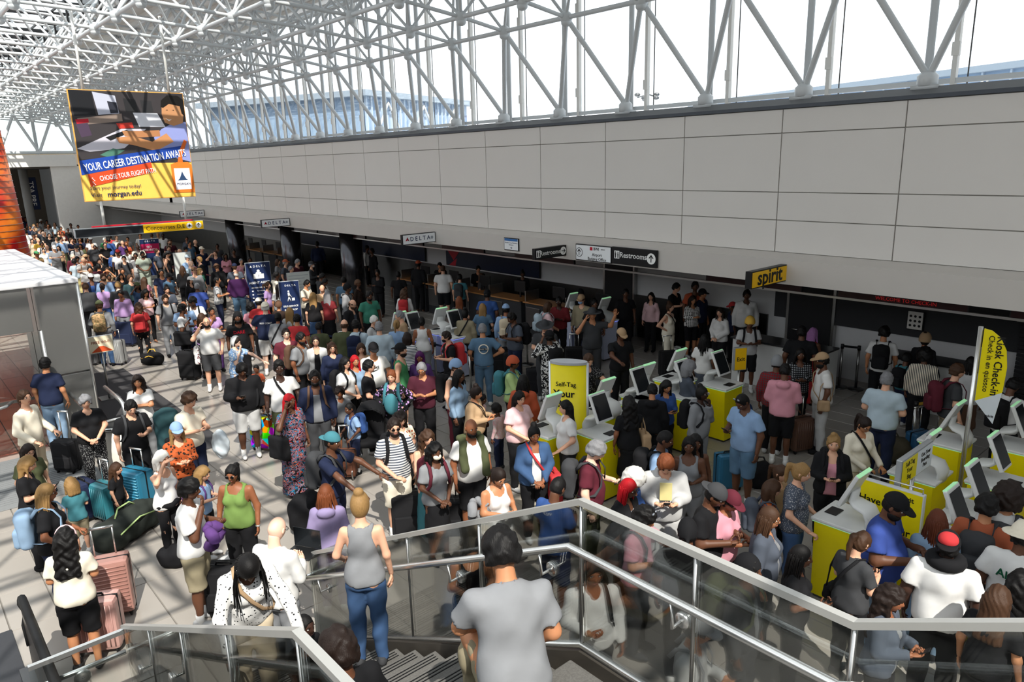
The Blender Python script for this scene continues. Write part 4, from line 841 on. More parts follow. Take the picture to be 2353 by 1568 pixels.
(-12.013,8.685,0.0,-3.419,1.72,'m',0.99,1,'short:darkbrown','tee:black','pants:black','pp',15,0,{'mask': 'black','bp': 'red','phone': ''},2,'man with short dark brown hair, black tee and black trousers',0,''),
(-13.881,6.614,0.0,-2.015,1.68,'f',1.04,1,'bunlow:darkbrown','jacket:lightgrey:openblack','pants:black','dd',0,0,{'glasses': ''},2,'woman with dark brown hair in a low bun, light grey jacket over black and black',0,''),
(-11.689,9.338,0.0,0.932,1.8,'m',1.14,2,'short:grey','tee:steel','jeans:steel','ho',10,0,{'circle': 'ROAD TRIP','_back': 1},2,'man with short grey hair, steel blue tee and steel blue jeans',0,''),
(-12.881,8.217,0.0,0.741,1.62,'f',1.09,1,'bob:darkbrown','long:white:stripes','pants:black','dd',5,0,{},2,'woman with dark brown bobbed hair, white striped long-sleeved top and black trousers',0,''),
(-15.329,5.432,0.0,-0.864,1.64,'f',1.04,0,'bunlow:darkbrown','tee:lightblue:floral','skirtlong:lightblue','kg',20,0,{'bonnet': ''},2,'woman in white bonnet, light blue floral tee and light blue long skirt',0,''),
(-14.927,5.71,0.0,-2.285,1.0,'k',1.04,3,'buzz:black','tee:orange','shorts:black','dd',10,0,{},2,'child with cropped black hair, orange tee and black shorts',0,''),
(-14.67,6.325,0.0,-1.891,1.76,'m',1.14,0,'short:darkbrown','tee:maroon','pants:black','dd',0,0,{'glasses': ''},2,'man with short dark brown hair, maroon tee and black trousers',0,''),
(-11.073,10.567,0.0,-2.42,1.78,'m',1.19,1,'short:grey','tee:darkgrey','pants:darkgrey','pp',15,0,{'trooper': ''},2,'man in wide-brimmed uniform hat, dark grey tee, in front of the service counters',0,''),
(-13.54,7.944,0.0,1.005,1.8,'m',1.29,1,'short:grey','long:paleblue','pants:grey','dd',5,0,{},2,'man with short grey hair, pale blue long-sleeved top and grey trousers',0,''),
(-8.261,14.03,0.0,-2.435,1.7,'m',1.04,4,'short:black','tee:lightgrey','shorts:black','pp',20,0,{'wrap': 'yellow','bp': 'black'},2,'man in yellow head wrap, light grey tee and black shorts',0,''),
(-14.348,7.546,0.0,0.999,1.8,'m',1.19,1,'balding:brown','jacket:olive','pants:black','dd',5,0,{},2,'man with thinning brown hair, olive jacket and black trousers',0,''),
(-14.199,7.736,0.0,0.81,1.78,'m',1.14,2,'short:black','hoodie:paleblue','pants:black','dd',5,0,{'bp': 'navy'},2,'man with short black hair, pale blue hoodie and black trousers',0,''),
(-10.893,11.864,0.0,-2.224,1.86,'m',1.19,2,'short:grey','tee:darkgrey','pants:darkgrey','eu',0,0,{'trooper': '','badge': ''},2,'man in wide-brimmed uniform hat, dark grey tee, in front of the badging office sign',0,''),
(-12.183,10.675,0.0,-3.338,1.8,'m',1.19,4,'short:black','tee:slate','jeans:navy','pp',28,0,{'phone': '','bp': 'black'},2,'man with short black hair, slate grey tee and navy jeans',0,''),
(-14.16,8.765,0.0,0.755,1.62,'f',0.99,1,'pony:blonde','tee:lightblue','jeans:denim','dd',10,0,{},2,'woman with a blonde ponytail, light blue tee and denim blue jeans',0,''),
(-15.373,7.432,0.0,1.12,1.6,'f',1.04,4,'short:black','tee:olive','pants:black','dd',10,0,{},2,'woman with short black hair, olive tee and black trousers',0,''),
(-17.169,5.523,0.0,-1.969,1.78,'m',1.24,1,'bald:black','tee:white','shorts:darkgrey','eo',0,0,{'beard': '','glasses': '','phoneear': '','totefloral': ''},2,'man with a bald head, white tee and dark grey shorts',0,''),
(-13.917,9.308,0.0,0.946,1.64,'f',1.14,3,'bunlow:black','tank:white','pants:grey','dd',10,0,{},2,'woman with black hair in a low bun, white tank top and grey trousers',0,''),
(-9.44,14.743,0.0,-3.096,1.64,'f',1.04,1,'long:darkbrown','hoodie:white','shorts:black','ff',5,0,{},2,'woman with long dark brown hair, white hoodie and black shorts',0,''),
(-14.424,9.099,0.0,-3.53,1.76,'m',1.04,1,'short:grey','long:tan','pants:grey','oo',15,0,{},2,'man with short grey hair, tan long-sleeved top and grey trousers',0,''),
(-14.869,8.559,0.0,-1.046,1.66,'f',1.04,1,'short:white','tee:lightgrey','pants:black','dd',15,0,{'strap': 'black'},2,'woman, short white hair, light grey tee, just left of man in pale blue long-sleeved top',0,''),
(-16.995,6.182,0.0,-1.92,1.82,'m',1.14,4,'locs:black','tee:black','pants:black','dd',5,0,{'durag': 'black','beard': '','text': 'DARE','_back': 0},2,'man in black head covering, black tee, left of the agent assist sign',0,''),
(-16.103,7.243,0.0,0.886,1.72,'m',1.04,2,'short:black','tee:red','pants:black','dd',5,0,{},2,'man with short black hair, red tee and black trousers',0,''),
(-15.051,8.669,0.0,-0.872,1.62,'f',1.04,1,'short:white','tee:lightgrey','pants:black','dd',10,0,{'strap': 'black'},2,'woman, short white hair, light grey tee, just left of man in pale blue further away',0,''),
(-13.786,10.479,0.0,0.659,1.66,'f',1.24,3,'bun:black','long:khaki','pants:black','dd',10,0,{'strap': 'black'},2,'woman with a black top bun, khaki long-sleeved top and black trousers',0,''),
(-13.155,11.253,0.0,0.776,1.74,'m',1.09,3,'short:black','long:lightblue','pants:grey','dd',5,0,{'cap': 'lightblue','bp': 'beige'},2,'man in light blue cap, light blue long-sleeved top and grey trousers',0,''),
(-16.942,7.133,0.0,0.823,1.66,'f',1.14,3,'bunlow:black','long:grey','pants:black','dd',10,0,{'strap': 'black'},2,'woman with black hair in a low bun, grey long-sleeved top and black trousers',0,''),
(-10.666,14.384,0.0,-1.456,1.66,'f',1.14,1,'bun:brown','tank:cream','pants:cream','hh',5,0,{'strap': 'black'},2,'woman with a brown top bun, cream tank top and cream trousers',0,''),
(-9.509,15.95,0.0,-2.517,1.91,'f',1.14,4,'short:black','hoodie:white','pants:black','dd',10,0,{},2,'woman with short black hair, white hoodie and black trousers',0,''),
(-18.343,5.783,0.0,0.742,1.66,'f',1.04,4,'locs:brown','tee:black:floral','leggings:black','dd',0,0,{},2,'woman with brown locs, black floral tee and black leggings',0,''),
(-17.411,7.038,0.0,1.047,1.86,'m',1.39,0,'short:white','tee:navy','shorts:white','oo',8,0,{'capb': 'cream','text': 'BEST COAST','_back': 1},2,'man in cream backwards cap, navy tee and white shorts',0,''),
(-9.849,15.95,0.0,-3.636,1.54,'k',1.04,4,'short:black','tee:navy','pants:black','dd',10,0,{'cap': 'red'},2,'child in red cap, navy tee and black trousers',0,''),
(-12.181,13.335,0.0,-2.052,1.7,'m',1.14,4,'short:black','tee:black','pants:black','dd',5,0,{},2,'man, short black hair, black tee, just right of man in dark grey tee',0,''),
(-13.018,12.486,0.0,-0.415,1.64,'f',1.19,1,'bob:brown','tee:lightpink','pants:black','ff',15,0,{'bp': 'paleblue'},2,'woman with brown bobbed hair, pale pink tee and black trousers',0,''),
(-14.091,11.28,0.0,0.756,1.64,'f',1.14,1,'long:blonde','tee:steel','pants:black','oo',5,0,{},2,'woman with long blonde hair, steel blue tee and black trousers',0,''),
(-19.122,5.562,0.0,-0.545,1.8,'m',0.94,4,'hightop:black','tee:white','pants:black','sp',5,0,{'duffel': ''},2,'man with black high-top hair, white tee and black trousers',0,''),
(-17.399,7.652,0.0,0.895,1.64,'f',1.04,1,'wavylong:blonde','tee:lightgrey','pants:black','dd',5,0,{},2,'woman with long wavy blonde hair, light grey tee and black trousers',0,''),
(-12.353,13.512,0.0,-2.401,1.68,'m',1.04,3,'short:black','tee:black','pants:black','dd',5,0,{},2,'man, short black hair, black tee, just right of man in dark grey tee further away',0,''),
(-18.77,6.182,0.0,-1.54,1.7,'f',1.04,3,'buzz:black','tee:lilac','pants:purple','kp',0,0,{},2,'woman with cropped black hair, lilac tee and purple trousers',0,''),
(-12.621,13.365,0.0,-2.821,1.76,'m',1.09,1,'short:brown','long:khaki','pants:black','dd',10,0,{'cap': 'tan','mask': 'lightblue'},2,'man in tan cap, khaki long-sleeved top and black trousers',0,''),
(-13.091,13.011,0.0,-2.528,1.7,'m',1.19,5,'short:black','long:darkred','pants:black','pp',10,0,{'openwhite': ''},2,'man with short black hair, dark red long-sleeved top and black trousers',0,''),
(-10.843,15.592,0.0,-2.01,1.64,'f',1.04,2,'wavylong:darkbrown','long:white:plaid','shorts:black','pp',8,0,{},2,'woman with long wavy dark brown hair, white plaid long-sleeved top and black shorts',0,''),
(-16.715,9.017,0.0,-1.106,1.76,'m',1.19,1,'balding:brown','jacket:black:openslate','pants:black','dd',20,0,{'glasses': '','beard': ''},2,'man with thinning brown hair, black jacket over slate grey and black trousers',0,''),
(-10.814,15.95,0.0,-1.499,1.76,'m',1.14,2,'short:black','tee:navy','shorts:black','dd',5,0,{'cap': 'black'},2,'man in black cap, navy tee and black shorts',0,''),
(-11.022,15.95,0.0,-2.362,1.95,'f',1.14,4,'short:black','tee:orange','pants:black','dd',5,0,{},2,'woman with short black hair, orange tee and black trousers',0,''),
(-19.817,5.83,0.0,-1.508,1.78,'m',1.19,3,'bald:black','tee:lightblue','shorts:navy','pd',10,0,{},2,'man with a bald head, light blue tee and navy shorts',0,''),
(-15.252,11.425,0.0,0.841,1.66,'f',1.04,1,'long:ginger','tee:darkgrey','pants:black','oo',5,0,{},2,'woman with long ginger hair, dark grey tee and black trousers',0,''),
(-21.558,4.235,0.0,1.115,1.78,'m',1.09,2,'short:brown','long:grey','jeans:denim','do',10,0,{'cap': 'olive','bp': 'camo'},2,'man in olive cap, grey long-sleeved top and denim blue jeans',0,''),
(-12.388,14.793,0.0,-2.27,1.74,'m',1.04,4,'short:black','tee:black','pants:black','dd',5,0,{},2,'man, short black hair, black tee, just left of woman in pale pink long-sleeved further away',0,''),
(-11.976,15.367,0.0,-2.829,1.62,'f',0.99,1,'long:black','long:lightpink','pants:black','dd',0,0,{},2,'woman with long black hair, pale pink long-sleeved top and black trousers',0,''),
(-14.906,12.105,0.0,0.714,1.78,'m',1.14,4,'short:black','tee:blue','pants:black','dd',5,0,{'cap': 'black'},2,'man in black cap, blue tee and black trousers',0,''),
(-11.664,15.95,0.0,-1.463,1.84,'m',0.99,1,'short:black','tee:black','pants:black','pp',15,0,{'phone': ''},2,'man with short black hair, black tee, right of the badging office sign',0,''),
(-20.154,6.2,0.0,-1.956,1.82,'m',1.04,4,'curly:black','tee:white','pants:black','pp',25,0,{'strap2': 'black'},2,'man with short curly black hair, white tee and black trousers',0,''),
(-19.016,7.529,0.0,1.159,1.7,'m',1.14,1,'short:black','tee:red','pants:black','dd',10,0,{'cap': 'cream'},2,'man in cream cap, red tee and black trousers',0,''),
(-19.179,7.355,0.0,1.03,1.56,'f',1.04,4,'curlybig:black','tee:pink','pants:black','dd',5,0,{},2,'woman with big curly black hair, pink tee and black trousers',0,''),
(-18.714,7.938,0.0,0.821,1.6,'f',1.04,2,'hood:brown','long:darkbrown','pants:black','dd',5,0,{},2,'woman with a hood, dark brown long-sleeved top and black trousers',0,''),
(-13.476,14.211,0.0,-2.47,1.68,'f',1.09,3,'hood:black','long:black','pants:black','dd',5,0,{},2,'woman with a hood, black long-sleeved top and black trousers',0,''),
(-21.411,5.147,0.0,1.195,1.62,'f',1.14,1,'lcurl:brown','tee:red','leggings:black','dd',12,0,{'bp': 'red'},2,'woman with long curly brown hair, red tee and black leggings',0,''),
(-17.368,9.94,0.0,-1.654,1.76,'m',1.29,4,'short:black','tee:seagreen','pants:black','dd',10,0,{'beard': ''},2,'man with short black hair, sea green tee and black trousers',0,''),
(-21.349,5.837,0.0,-1.75,1.78,'m',1.04,1,'short:brown','tee:grey','jeans:grey','dd',15,0,{'strap2': 'black','beard': ''},2,'man with short brown hair, grey tee and grey jeans',0,''),
(-18.914,9.052,0.0,0.95,1.66,'f',1.09,1,'wavylong:blonde','tee:black','skirt:denim','dd',5,0,{},2,'woman with long wavy blonde hair, black tee and denim blue skirt',0,''),
(-18.81,9.443,0.0,0.756,1.66,'f',1.14,1,'wavylong:grey','tee:darkred','skirt:black','dd',5,0,{},2,'woman with long wavy grey hair, dark red tee and black skirt',0,''),
(-18.734,10.022,0.0,-0.84,1.8,'m',1.04,4,'short:black','hoodie:grey','pants:grey','dd',5,0,{'beanie': 'black','strap2': 'black'},2,'man in black beanie, grey hoodie and grey trousers',0,''),
(-17.627,11.234,0.0,0.829,1.62,'f',1.04,2,'lcurl:brown','long:white','pants:black','dd',10,0,{'bp': 'red'},2,'woman with long curly brown hair, white long-sleeved top and black trousers',0,''),
(-19.639,9.726,0.0,-2.205,1.74,'m',1.14,1,'balding:brown','long:tan','pants:black','pp',15,0,{},3,'man with thinning brown hair, tan long-sleeved top, in front of the nearest steel column',0,''),
(-23.773,5.309,0.0,-2.14,1.7,'m',1.04,3,'short:black','long:lilac','pants:grey','dd',40,0,{},3,'man with short black hair, lilac long-sleeved top, in front of the priority sign',0,''),
(-23.602,5.903,0.0,-1.38,1.66,'f',1.09,2,'lcurl:black','tee:lightpink','pants:black','pp',15,0,{},3,'woman with long curly black hair, pale pink tee, in front of the priority sign',0,''),
(-23.33,6.448,0.0,-1.579,1.72,'m',1.09,1,'bun:darkbrown','long:slate','jeans:denim','pp',30,0,{},3,'man with a dark brown top bun, slate grey long-sleeved top, in front of the priority',0,''),
(-20.71,9.701,0.0,-0.962,1.76,'m',1.09,2,'short:black','tee:cream','pants:black','pp',25,0,{},3,'man with short black hair, cream tee, left of the nearest steel column',0,''),
(-22.894,7.213,0.0,1.056,1.74,'m',1.19,4,'buzz:grey','tee:royal','pants:black','dd',0,0,{},3,'man with cropped grey hair, royal blue tee, right of the priority sign',0,''),
(-21.463,9.161,0.0,1.132,1.6,'f',0.99,2,'long:darkbrown','tee:white','pants:black','dd',5,0,{},3,'woman with long dark brown hair, white tee, in front of the middle steel column',0,''),
(-25.489,4.726,0.0,1.126,1.78,'m',1.14,1,'short:brown','long:darkgrey','pants:black','dd',5,0,{},3,'man with short brown hair, dark grey long-sleeved top, right of the silver vestibule',0,''),
(-20.407,10.837,0.0,0.908,1.74,'m',1.04,2,'short:black','tee:steel','pants:black','kd',5,0,{},3,'man with short black hair, steel blue tee, in front of the nearest steel column',0,''),
(-20.145,11.168,0.0,-1.03,1.62,'f',1.04,4,'hood:brown','long:darkbrown','pants:black','dd',5,0,{},3,'woman with a hood, dark brown long-sleeved top, in front of the nearest steel column',0,''),
(-25.11,5.548,0.0,1.214,1.76,'m',1.09,0,'short:blonde','long:darkgrey','pants:grey','dd',5,0,{},3,'man with short blonde hair, dark grey long-sleeved top, in front of the priority sign',0,''),
(-22.092,9.064,0.0,-0.738,1.62,'f',0.99,1,'pony:brown','tee:lilac','pants:black','dd',5,0,{},3,'woman with a brown ponytail, lilac tee, in front of the middle steel column',0,''),
(-21.17,10.535,0.0,-0.985,1.66,'f',1.04,4,'short:black','tee:white','pants:black','pp',15,0,{},3,'woman with short black hair, white tee, in front of the nearest steel column',0,''),
(-23.523,8.031,0.0,-0.416,1.76,'m',1.04,2,'buzz:black','tee:grey:plaid','jeans:navy','pp',5,0,{},3,'man with cropped black hair, grey plaid tee, left of the agent assist sign',0,''),
(-18.492,13.911,0.0,0.664,1.64,'m',1.04,1,'short:black','tee:teal','pants:black','od',10,0,{'bp': 'darkgrey'},3,'man with short black hair, teal tee, beyond the white kiosks',0,''),
(-26.099,5.305,0.0,1.021,1.64,'f',0.99,1,'pony:darkbrown','tee:lilac','jeans:blue','dd',10,0,{},3,'woman with a dark brown ponytail, lilac tee, right of the silver vestibule',0,''),
(-25.491,6.183,0.0,-1.547,1.62,'f',1.04,4,'long:black','tee:denim','pants:navy','bd',5,0,{'cap': 'olive'},3,'woman in olive cap, denim blue tee, in front of the priority sign',0,''),
(-26.842,4.675,0.0,-0.696,1.66,'f',1.04,2,'short:black','tee:white','shorts:grey','pp',10,0,{},3,'woman with short black hair, white tee, right of the silver vestibule',0,''),
(-21.763,10.745,0.0,-0.72,1.74,'m',1.04,4,'short:black','hoodie:darkgrey','pants:black','dd',15,0,{},3,'man with short black hair, dark grey hoodie, left of the nearest steel column',0,''),
(-18.433,14.737,0.0,-0.849,1.58,'f',1.04,2,'long:brown','tee:darkgrey','pants:black','oo',5,0,{},3,'woman with long brown hair, dark grey tee, left of the service counters',0,''),
(-22.91,9.741,0.0,-0.577,1.78,'m',1.14,4,'short:black','hoodie:cream','pants:black','dd',10,0,{'bp': 'black'},3,'man with short black hair, cream hoodie, in front of the middle steel column',0,''),
(-19.41,13.931,0.0,0.809,1.84,'m',1.19,1,'buzz:brown','tee:white','shorts:black','dd',5,0,{},3,'man with cropped brown hair, white tee, beyond the white kiosks',0,''),
(-17.713,15.922,0.0,-2.303,1.62,'f',1.14,4,'bun:black','long:black','pants:black','pp',15,0,{},3,'woman with a black top bun, black long-sleeved top, beyond the service counters',0,''),
(-20.442,12.853,0.0,0.922,1.66,'m',1.09,4,'short:black','tee:black','pants:black','oo',5,0,{},3,'man with short black hair, black tee, beyond the white kiosks',0,''),
(-26.402,6.223,0.0,-1.366,1.76,'m',1.09,1,'wavy:brown','long:darkteal:plaid','pants:black','dd',10,0,{},3,'man with wavy brown hair, dark teal plaid long-sleeved top, in front of the priority sign',0,''),
(-24.185,8.932,0.0,1.13,1.8,'m',1.29,1,'balding:white','long:darkpurple','jeans:steel','dd',0,0,{},3,'man with thinning white hair, dark purple long-sleeved top, left of the middle steel column',0,''),
(-25.204,7.739,0.0,-1.171,1.62,'f',1.04,1,'long:darkbrown','long:black','pants:black','dd',5,0,{'cap': 'white'},3,'woman in white cap, black long-sleeved top, right of the priority sign',0,''),
(-27.501,5.673,0.0,-1.6,1.76,'m',1.04,1,'wavy:brown','long:lightblue','jeans:lightdenim','dd',5,0,{'beard': ''},3,'man with wavy brown hair, light blue long-sleeved top, left of the priority sign',0,''),
(-26.707,6.707,0.0,0.976,1.6,'f',1.04,1,'wavylong:brown','tee:pink:plaid','pants:black','dd',25,0,{},3,'woman with long wavy brown hair, pink plaid tee, in front of the priority sign',0,''),
(-21.56,12.749,0.0,-2.454,1.62,'f',1.04,4,'short:black','long:black','pants:black','kc',8,0,{},3,'woman, short black hair, black long-sleeved top, just left of man in black tee',0,''),
(-28.033,5.406,0.0,-1.674,1.74,'m',1.04,4,'short:black','jacket:navy:openblue','pants:black','dd',8,0,{'cap': 'white'},3,'man in white cap, navy jacket over blue, right of the silver vestibule',0,''),
(-26.358,7.395,0.0,-0.972,1.7,'m',1.09,4,'short:black','tee:steel','jeans:steel','ff',20,0,{'cap': 'black'},3,'man in black cap, steel blue tee, in front of the priority sign',0,''),
(-26.616,6.879,0.0,-1.649,1.0,'k',1.04,4,'buzz:black','tee:black','shorts:black','dd',0,0,{},3,'child with cropped black hair, black tee, in front of the priority sign',0,''),
(-19.498,15.467,0.0,-2.067,1.66,'m',1.14,2,'short:black','long:black','pants:black','pp',12,0,{},3,'man with short black hair, black long-sleeved top, left of the service counters',0,''),
(-21.756,12.872,0.0,-2.28,1.62,'f',1.09,4,'short:black','long:black','pants:black','kc',5,0,{},3,'woman, short black hair, black long-sleeved top, just left of man in black tee further away',0,''),
(-26.975,7.367,0.0,-1.628,1.76,'m',1.14,2,'short:black','tee:navy','pants:navy','dd',5,0,{},3,'man with short black hair, navy tee, in front of the priority sign',0,''),
(-26.31,8.262,0.0,-1.613,1.8,'m',1.14,1,'short:brown','long:grey','pants:khaki','dd',5,0,{'cap': 'brown'},3,'man in brown cap, grey long-sleeved top, right of the priority sign',0,''),
(-21.249,14.195,0.0,0.458,1.8,'m',1.14,4,'short:black','long:black','pants:black','oo',5,0,{'cap': 'orange'},3,'man in orange cap, black long-sleeved top, beyond the white kiosks',0,''),
(-24.403,10.939,0.0,-1.12,1.7,'m',1.14,1,'short:grey','tee:burgundy:plaid','pants:black','dd',10,0,{},3,'man with short grey hair, burgundy plaid tee, right of the middle steel column',0,''),
(-28.602,6.079,0.0,-1.693,1.58,'f',1.04,4,'bunlow:black','tee:navy','pants:black','dd',0,0,{},3,'woman with black hair in a low bun, navy tee, left of the priority sign',0,''),
(-21.008,14.974,0.0,-2.539,1.7,'m',1.04,2,'short:black','long:black','pants:black','pp',15,0,{},3,'man with short black hair, black long-sleeved top, beyond the white kiosks',0,''),
(-29.725,5.744,0.0,-1.762,1.8,'m',1.39,2,'short:black','tee:white','shorts:khaki','dd',0,0,{},3,'man with short black hair, white tee, right of the silver vestibule',0,''),
(-26.302,9.674,0.0,1.131,1.76,'m',1.14,1,'short:brown','tee:slate','pants:black','dd',0,0,{'cap': 'navy'},3,'man in navy cap, slate grey tee, left of the middle steel column',0,''),
(-29.109,6.581,0.0,-1.706,1.5,'f',0.99,2,'long:black','tee:black','pants:black','dd',0,0,{},3,'woman with long black hair, black tee, in front of the priority sign',0,''),
(-27.352,8.786,0.0,-0.834,1.6,'f',1.04,1,'bob:blonde','long:seagreen','pants:black','dd',0,0,{},3,'woman with blonde bobbed hair, sea green long-sleeved top, right of the priority sign',0,''),
(-27.506,8.649,0.0,0.917,1.66,'f',1.04,1,'bob:pink','tee:teal','pants:black','dd',5,0,{},3,'woman with pink bobbed hair, teal tee, right of the priority sign',0,''),
(-27.004,9.308,0.0,-4.695,1.74,'m',1.09,2,'short:brown','long:black','pants:black','dd',25,0,{'bucket': 'brown'},3,'man in brown bucket hat, black long-sleeved top, left of the middle steel column',0,''),
(-24.832,11.922,0.0,-0.797,1.72,'m',1.04,1,'short:grey','long:darkgrey','pants:black','pp',10,0,{'mask': 'white','cap': 'darkgrey'},3,'man in dark grey cap, dark grey long-sleeved top, left of the nearest steel column',0,''),
(-28.146,8.433,0.0,1.105,1.66,'f',1.14,4,'locs:brown','long:black','pants:black','dd',0,0,{},3,'woman with brown locs, black long-sleeved top, right of the priority sign',0,''),
(-25.443,11.657,0.0,-1.302,1.8,'m',1.29,1,'short:grey','tee:burgundy','pants:black','dd',12,0,{},3,'man with short grey hair, burgundy tee, right of the middle steel column',0,''),
(-29.814,6.81,0.0,-1.708,1.6,'f',1.04,2,'bunlow:brown','tee:black','pants:black','dd',0,0,{},3,'woman with brown hair in a low bun, black tee, in front of the priority sign',0,''),
(-30.222,6.405,0.0,-1.954,1.64,'f',1.04,2,'bunlow:brown','tee:tan','pants:black','bb',0,0,{},3,'woman with brown hair in a low bun, tan tee, left of the priority sign',0,''),
(-29.886,6.805,0.0,-1.795,1.6,'f',1.04,1,'bunlow:brown','tee:darkgrey','pants:black','dd',0,0,{},3,'woman with brown hair in a low bun, dark grey tee, in front of the priority',0,''),
(-26.988,10.437,0.0,-2.987,1.66,'f',1.09,4,'bob:black','tee:white','skirt:white','dd',5,0,{},3,'woman with black bobbed hair, white tee, left of the middle steel column',0,''),
(-28.186,9.026,0.0,-1.357,1.5,'f',1.04,1,'bob:blonde','tee:green','pants:black','dd',5,0,{},3,'woman with blonde bobbed hair, green tee, right of the priority sign',0,''),
(-26.151,11.522,0.0,-0.939,1.72,'m',1.09,1,'short:grey','tee:slate','pants:black','dd',5,0,{'cap': 'rust'},3,'man in rust cap, slate grey tee, right of the middle steel column',0,''),
(-28.882,8.939,0.0,-0.824,1.74,'m',1.09,0,'bald:white','tee:paleblue:plaid','pants:black','dd',15,0,{},3,'man with a bald head, pale blue plaid tee, right of the priority sign',0,''),
(-31.172,6.327,0.0,1.283,1.7,'m',1.14,2,'short:black','tee:burgundy','pants:black','dd',0,0,{},3,'man with short black hair, burgundy tee, left of the priority sign',0,''),
(-28.941,8.966,0.0,-1.173,1.72,'m',1.09,0,'bald:white','long:lightblue:plaid','pants:black','dd',10,0,{},3,'man with a bald head, light blue plaid long-sleeved top, right of the priority sign',0,''),
(-28.061,10.946,0.0,-1.855,1.72,'m',1.04,4,'short:black','tee:black','pants:black','dd',5,0,{},3,'man, short black hair, black tee, just right of woman in white tee',0,''),
(-27.344,11.738,0.0,-0.755,1.62,'f',1.04,1,'bob:brown','jacket:grey:openpink','pants:black','dd',5,0,{},3,'woman with brown bobbed hair, grey jacket over pink, in front of the middle steel column',0,''),
(-29.744,9.614,0.0,-2.931,1.74,'m',0.99,1,'wavy:blonde','long:black','pants:black','dd',10,0,{},3,'man with wavy blonde hair, black long-sleeved top, right of the priority sign',0,''),
(-29.04,10.963,0.0,-1.583,1.58,'f',1.04,1,'short:grey','tee:pink','pants:black','dd',0,0,{},3,'woman with short grey hair, pink tee, left of the middle steel column',0,''),
(-32.93,6.737,0.0,-1.598,1.72,'m',1.04,1,'short:darkbrown','tee:black','pants:black','dd',0,0,{},3,'man with short dark brown hair, black tee, right of the silver vestibule',0,''),
(-30.654,9.425,0.0,-1.171,1.76,'m',1.09,1,'short:grey','tee:lightblue','shorts:khaki','dd',5,0,{'cap': 'paleblue'},3,'man in pale blue cap, light blue tee, right of the priority sign',0,''),
(-33.807,6.339,0.0,-1.582,1.76,'m',1.09,1,'bald:brown','tee:white','shorts:khaki','pp',15,0,{'strap2': 'tan'},3,'man with a bald head, white tee, beyond the silver vestibule',0,''),
(-32.786,7.62,0.0,-1.886,1.74,'m',1.09,1,'short:black','tee:darkgrey','pants:black','ro',5,0,{'strap2': 'black'},3,'man with short black hair, dark grey tee, left of the priority sign',0,''),
(-26.317,15.386,0.0,-3.147,1.76,'m',1.09,4,'short:black','long:black','pants:black','dd',5,0,{},3,'man with short black hair, black long-sleeved top, right of the nearest steel column',0,''),
(-34.398,6.114,0.0,0.871,1.64,'f',1.04,3,'curly:black','tee:paleblue','pants:paleyellow','dd',5,0,{},3,'woman with short curly black hair, pale blue tee, beyond the silver vestibule',0,''),
(-27.119,14.801,0.0,-2.594,1.6,'f',1.04,3,'hood:grey','long:darkgrey','pants:black','dd',10,0,{},3,'woman with a hood, dark grey long-sleeved top, right of the nearest steel column',0,''),
(-35.836,5.186,0.0,0.38,1.62,'f',1.04,1,'wavylong:blonde','tee:white','pants:black','dd',5,0,{},3,'woman with long wavy blonde hair, white tee, beyond the silver vestibule',0,''),
(-31.134,10.729,0.0,-2.252,1.78,'m',1.14,1,'short:brown','tee:navy','pants:black','bd',0,0,{},3,'man with short brown hair, navy tee, left of the middle steel column',0,''),
(-30.918,11.052,0.0,-1.827,1.64,'f',1.04,4,'long:black','long:pink','pants:black','cc',0,0,{},3,'woman with long black hair, pink long-sleeved top, left of the middle steel column',0,''),
(-33.32,8.465,0.0,-1.645,1.8,'m',1.29,4,'short:black','tee:palegreen','pants:palegreen','ff',5,0,{'beard': ''},3,'man with short black hair, sage green tee, in front of the priority sign',0,''),
(-33.726,8.303,0.0,-1.987,1.72,'m',1.04,4,'short:black','tee:lightgrey','pants:grey','dd',5,0,{},3,'man with short black hair, light grey tee, in front of the priority sign',0,''),
(-35.166,6.692,0.0,0.859,1.7,'m',1.14,1,'short:brown','tee:rust','pants:black','dd',5,0,{'bucket': 'tan'},3,'man in tan bucket hat, rust tee, beyond the silver vestibule',0,''),
(-33.03,9.351,0.0,-0.625,1.76,'m',1.04,1,'short:black','tank:black','pants:black','oo',15,0,{'cap': 'darkgrey'},3,'man in dark grey cap, black tank top, right of the priority sign',0,''),
(-35.537,6.447,0.0,-1.401,1.62,'f',1.04,4,'curly:black','tee:navy','pants:black','dd',0,0,{},3,'woman with short curly black hair, navy tee, beyond the silver vestibule',0,''),
(-27.478,15.795,0.0,-1.045,1.76,'m',1.04,4,'short:black','long:white','pants:black','dd',5,0,{},3,'man with short black hair, white long-sleeved top, right of the nearest steel column',0,''),
(-31.637,11.684,0.0,-1.925,1.7,'m',1.04,4,'short:black','tee:black','pants:black','dd',0,0,{},3,'man, short black hair, black tee, just right of woman in pink long-sleeved top further away',0,''),
(-36.306,6.414,0.0,-1.222,1.68,'m',1.14,0,'balding:white','long:maroon','pants:khaki','dd',25,0,{},3,'man with thinning white hair, maroon long-sleeved top, beyond the silver vestibule',0,''),
(-35.439,8.029,0.0,-1.794,1.76,'m',1.14,4,'short:black','tee:white','pants:black','dd',5,0,{'cap': 'red'},3,'man in red cap, white tee, left of the priority sign',0,''),
(-33.124,10.824,0.0,-1.363,1.78,'m',1.14,1,'short:grey','long:navy','pants:navy','dd',0,0,{'cap': 'cream'},3,'man in cream cap, navy long-sleeved top, right of the priority sign',0,''),
(-34.421,9.34,0.0,-0.789,1.74,'m',1.14,1,'short:brown','tee:slate:stripes','pants:black','oo',10,0,{},3,'man with short brown hair, slate grey striped tee, right of the priority sign',0,''),
(-33.915,10.129,0.0,-0.814,1.7,'m',1.04,1,'bald:brown','tee:black','pants:black','dd',10,0,{},3,'man, a bald head, black tee, just left of man in grey tee',0,''),
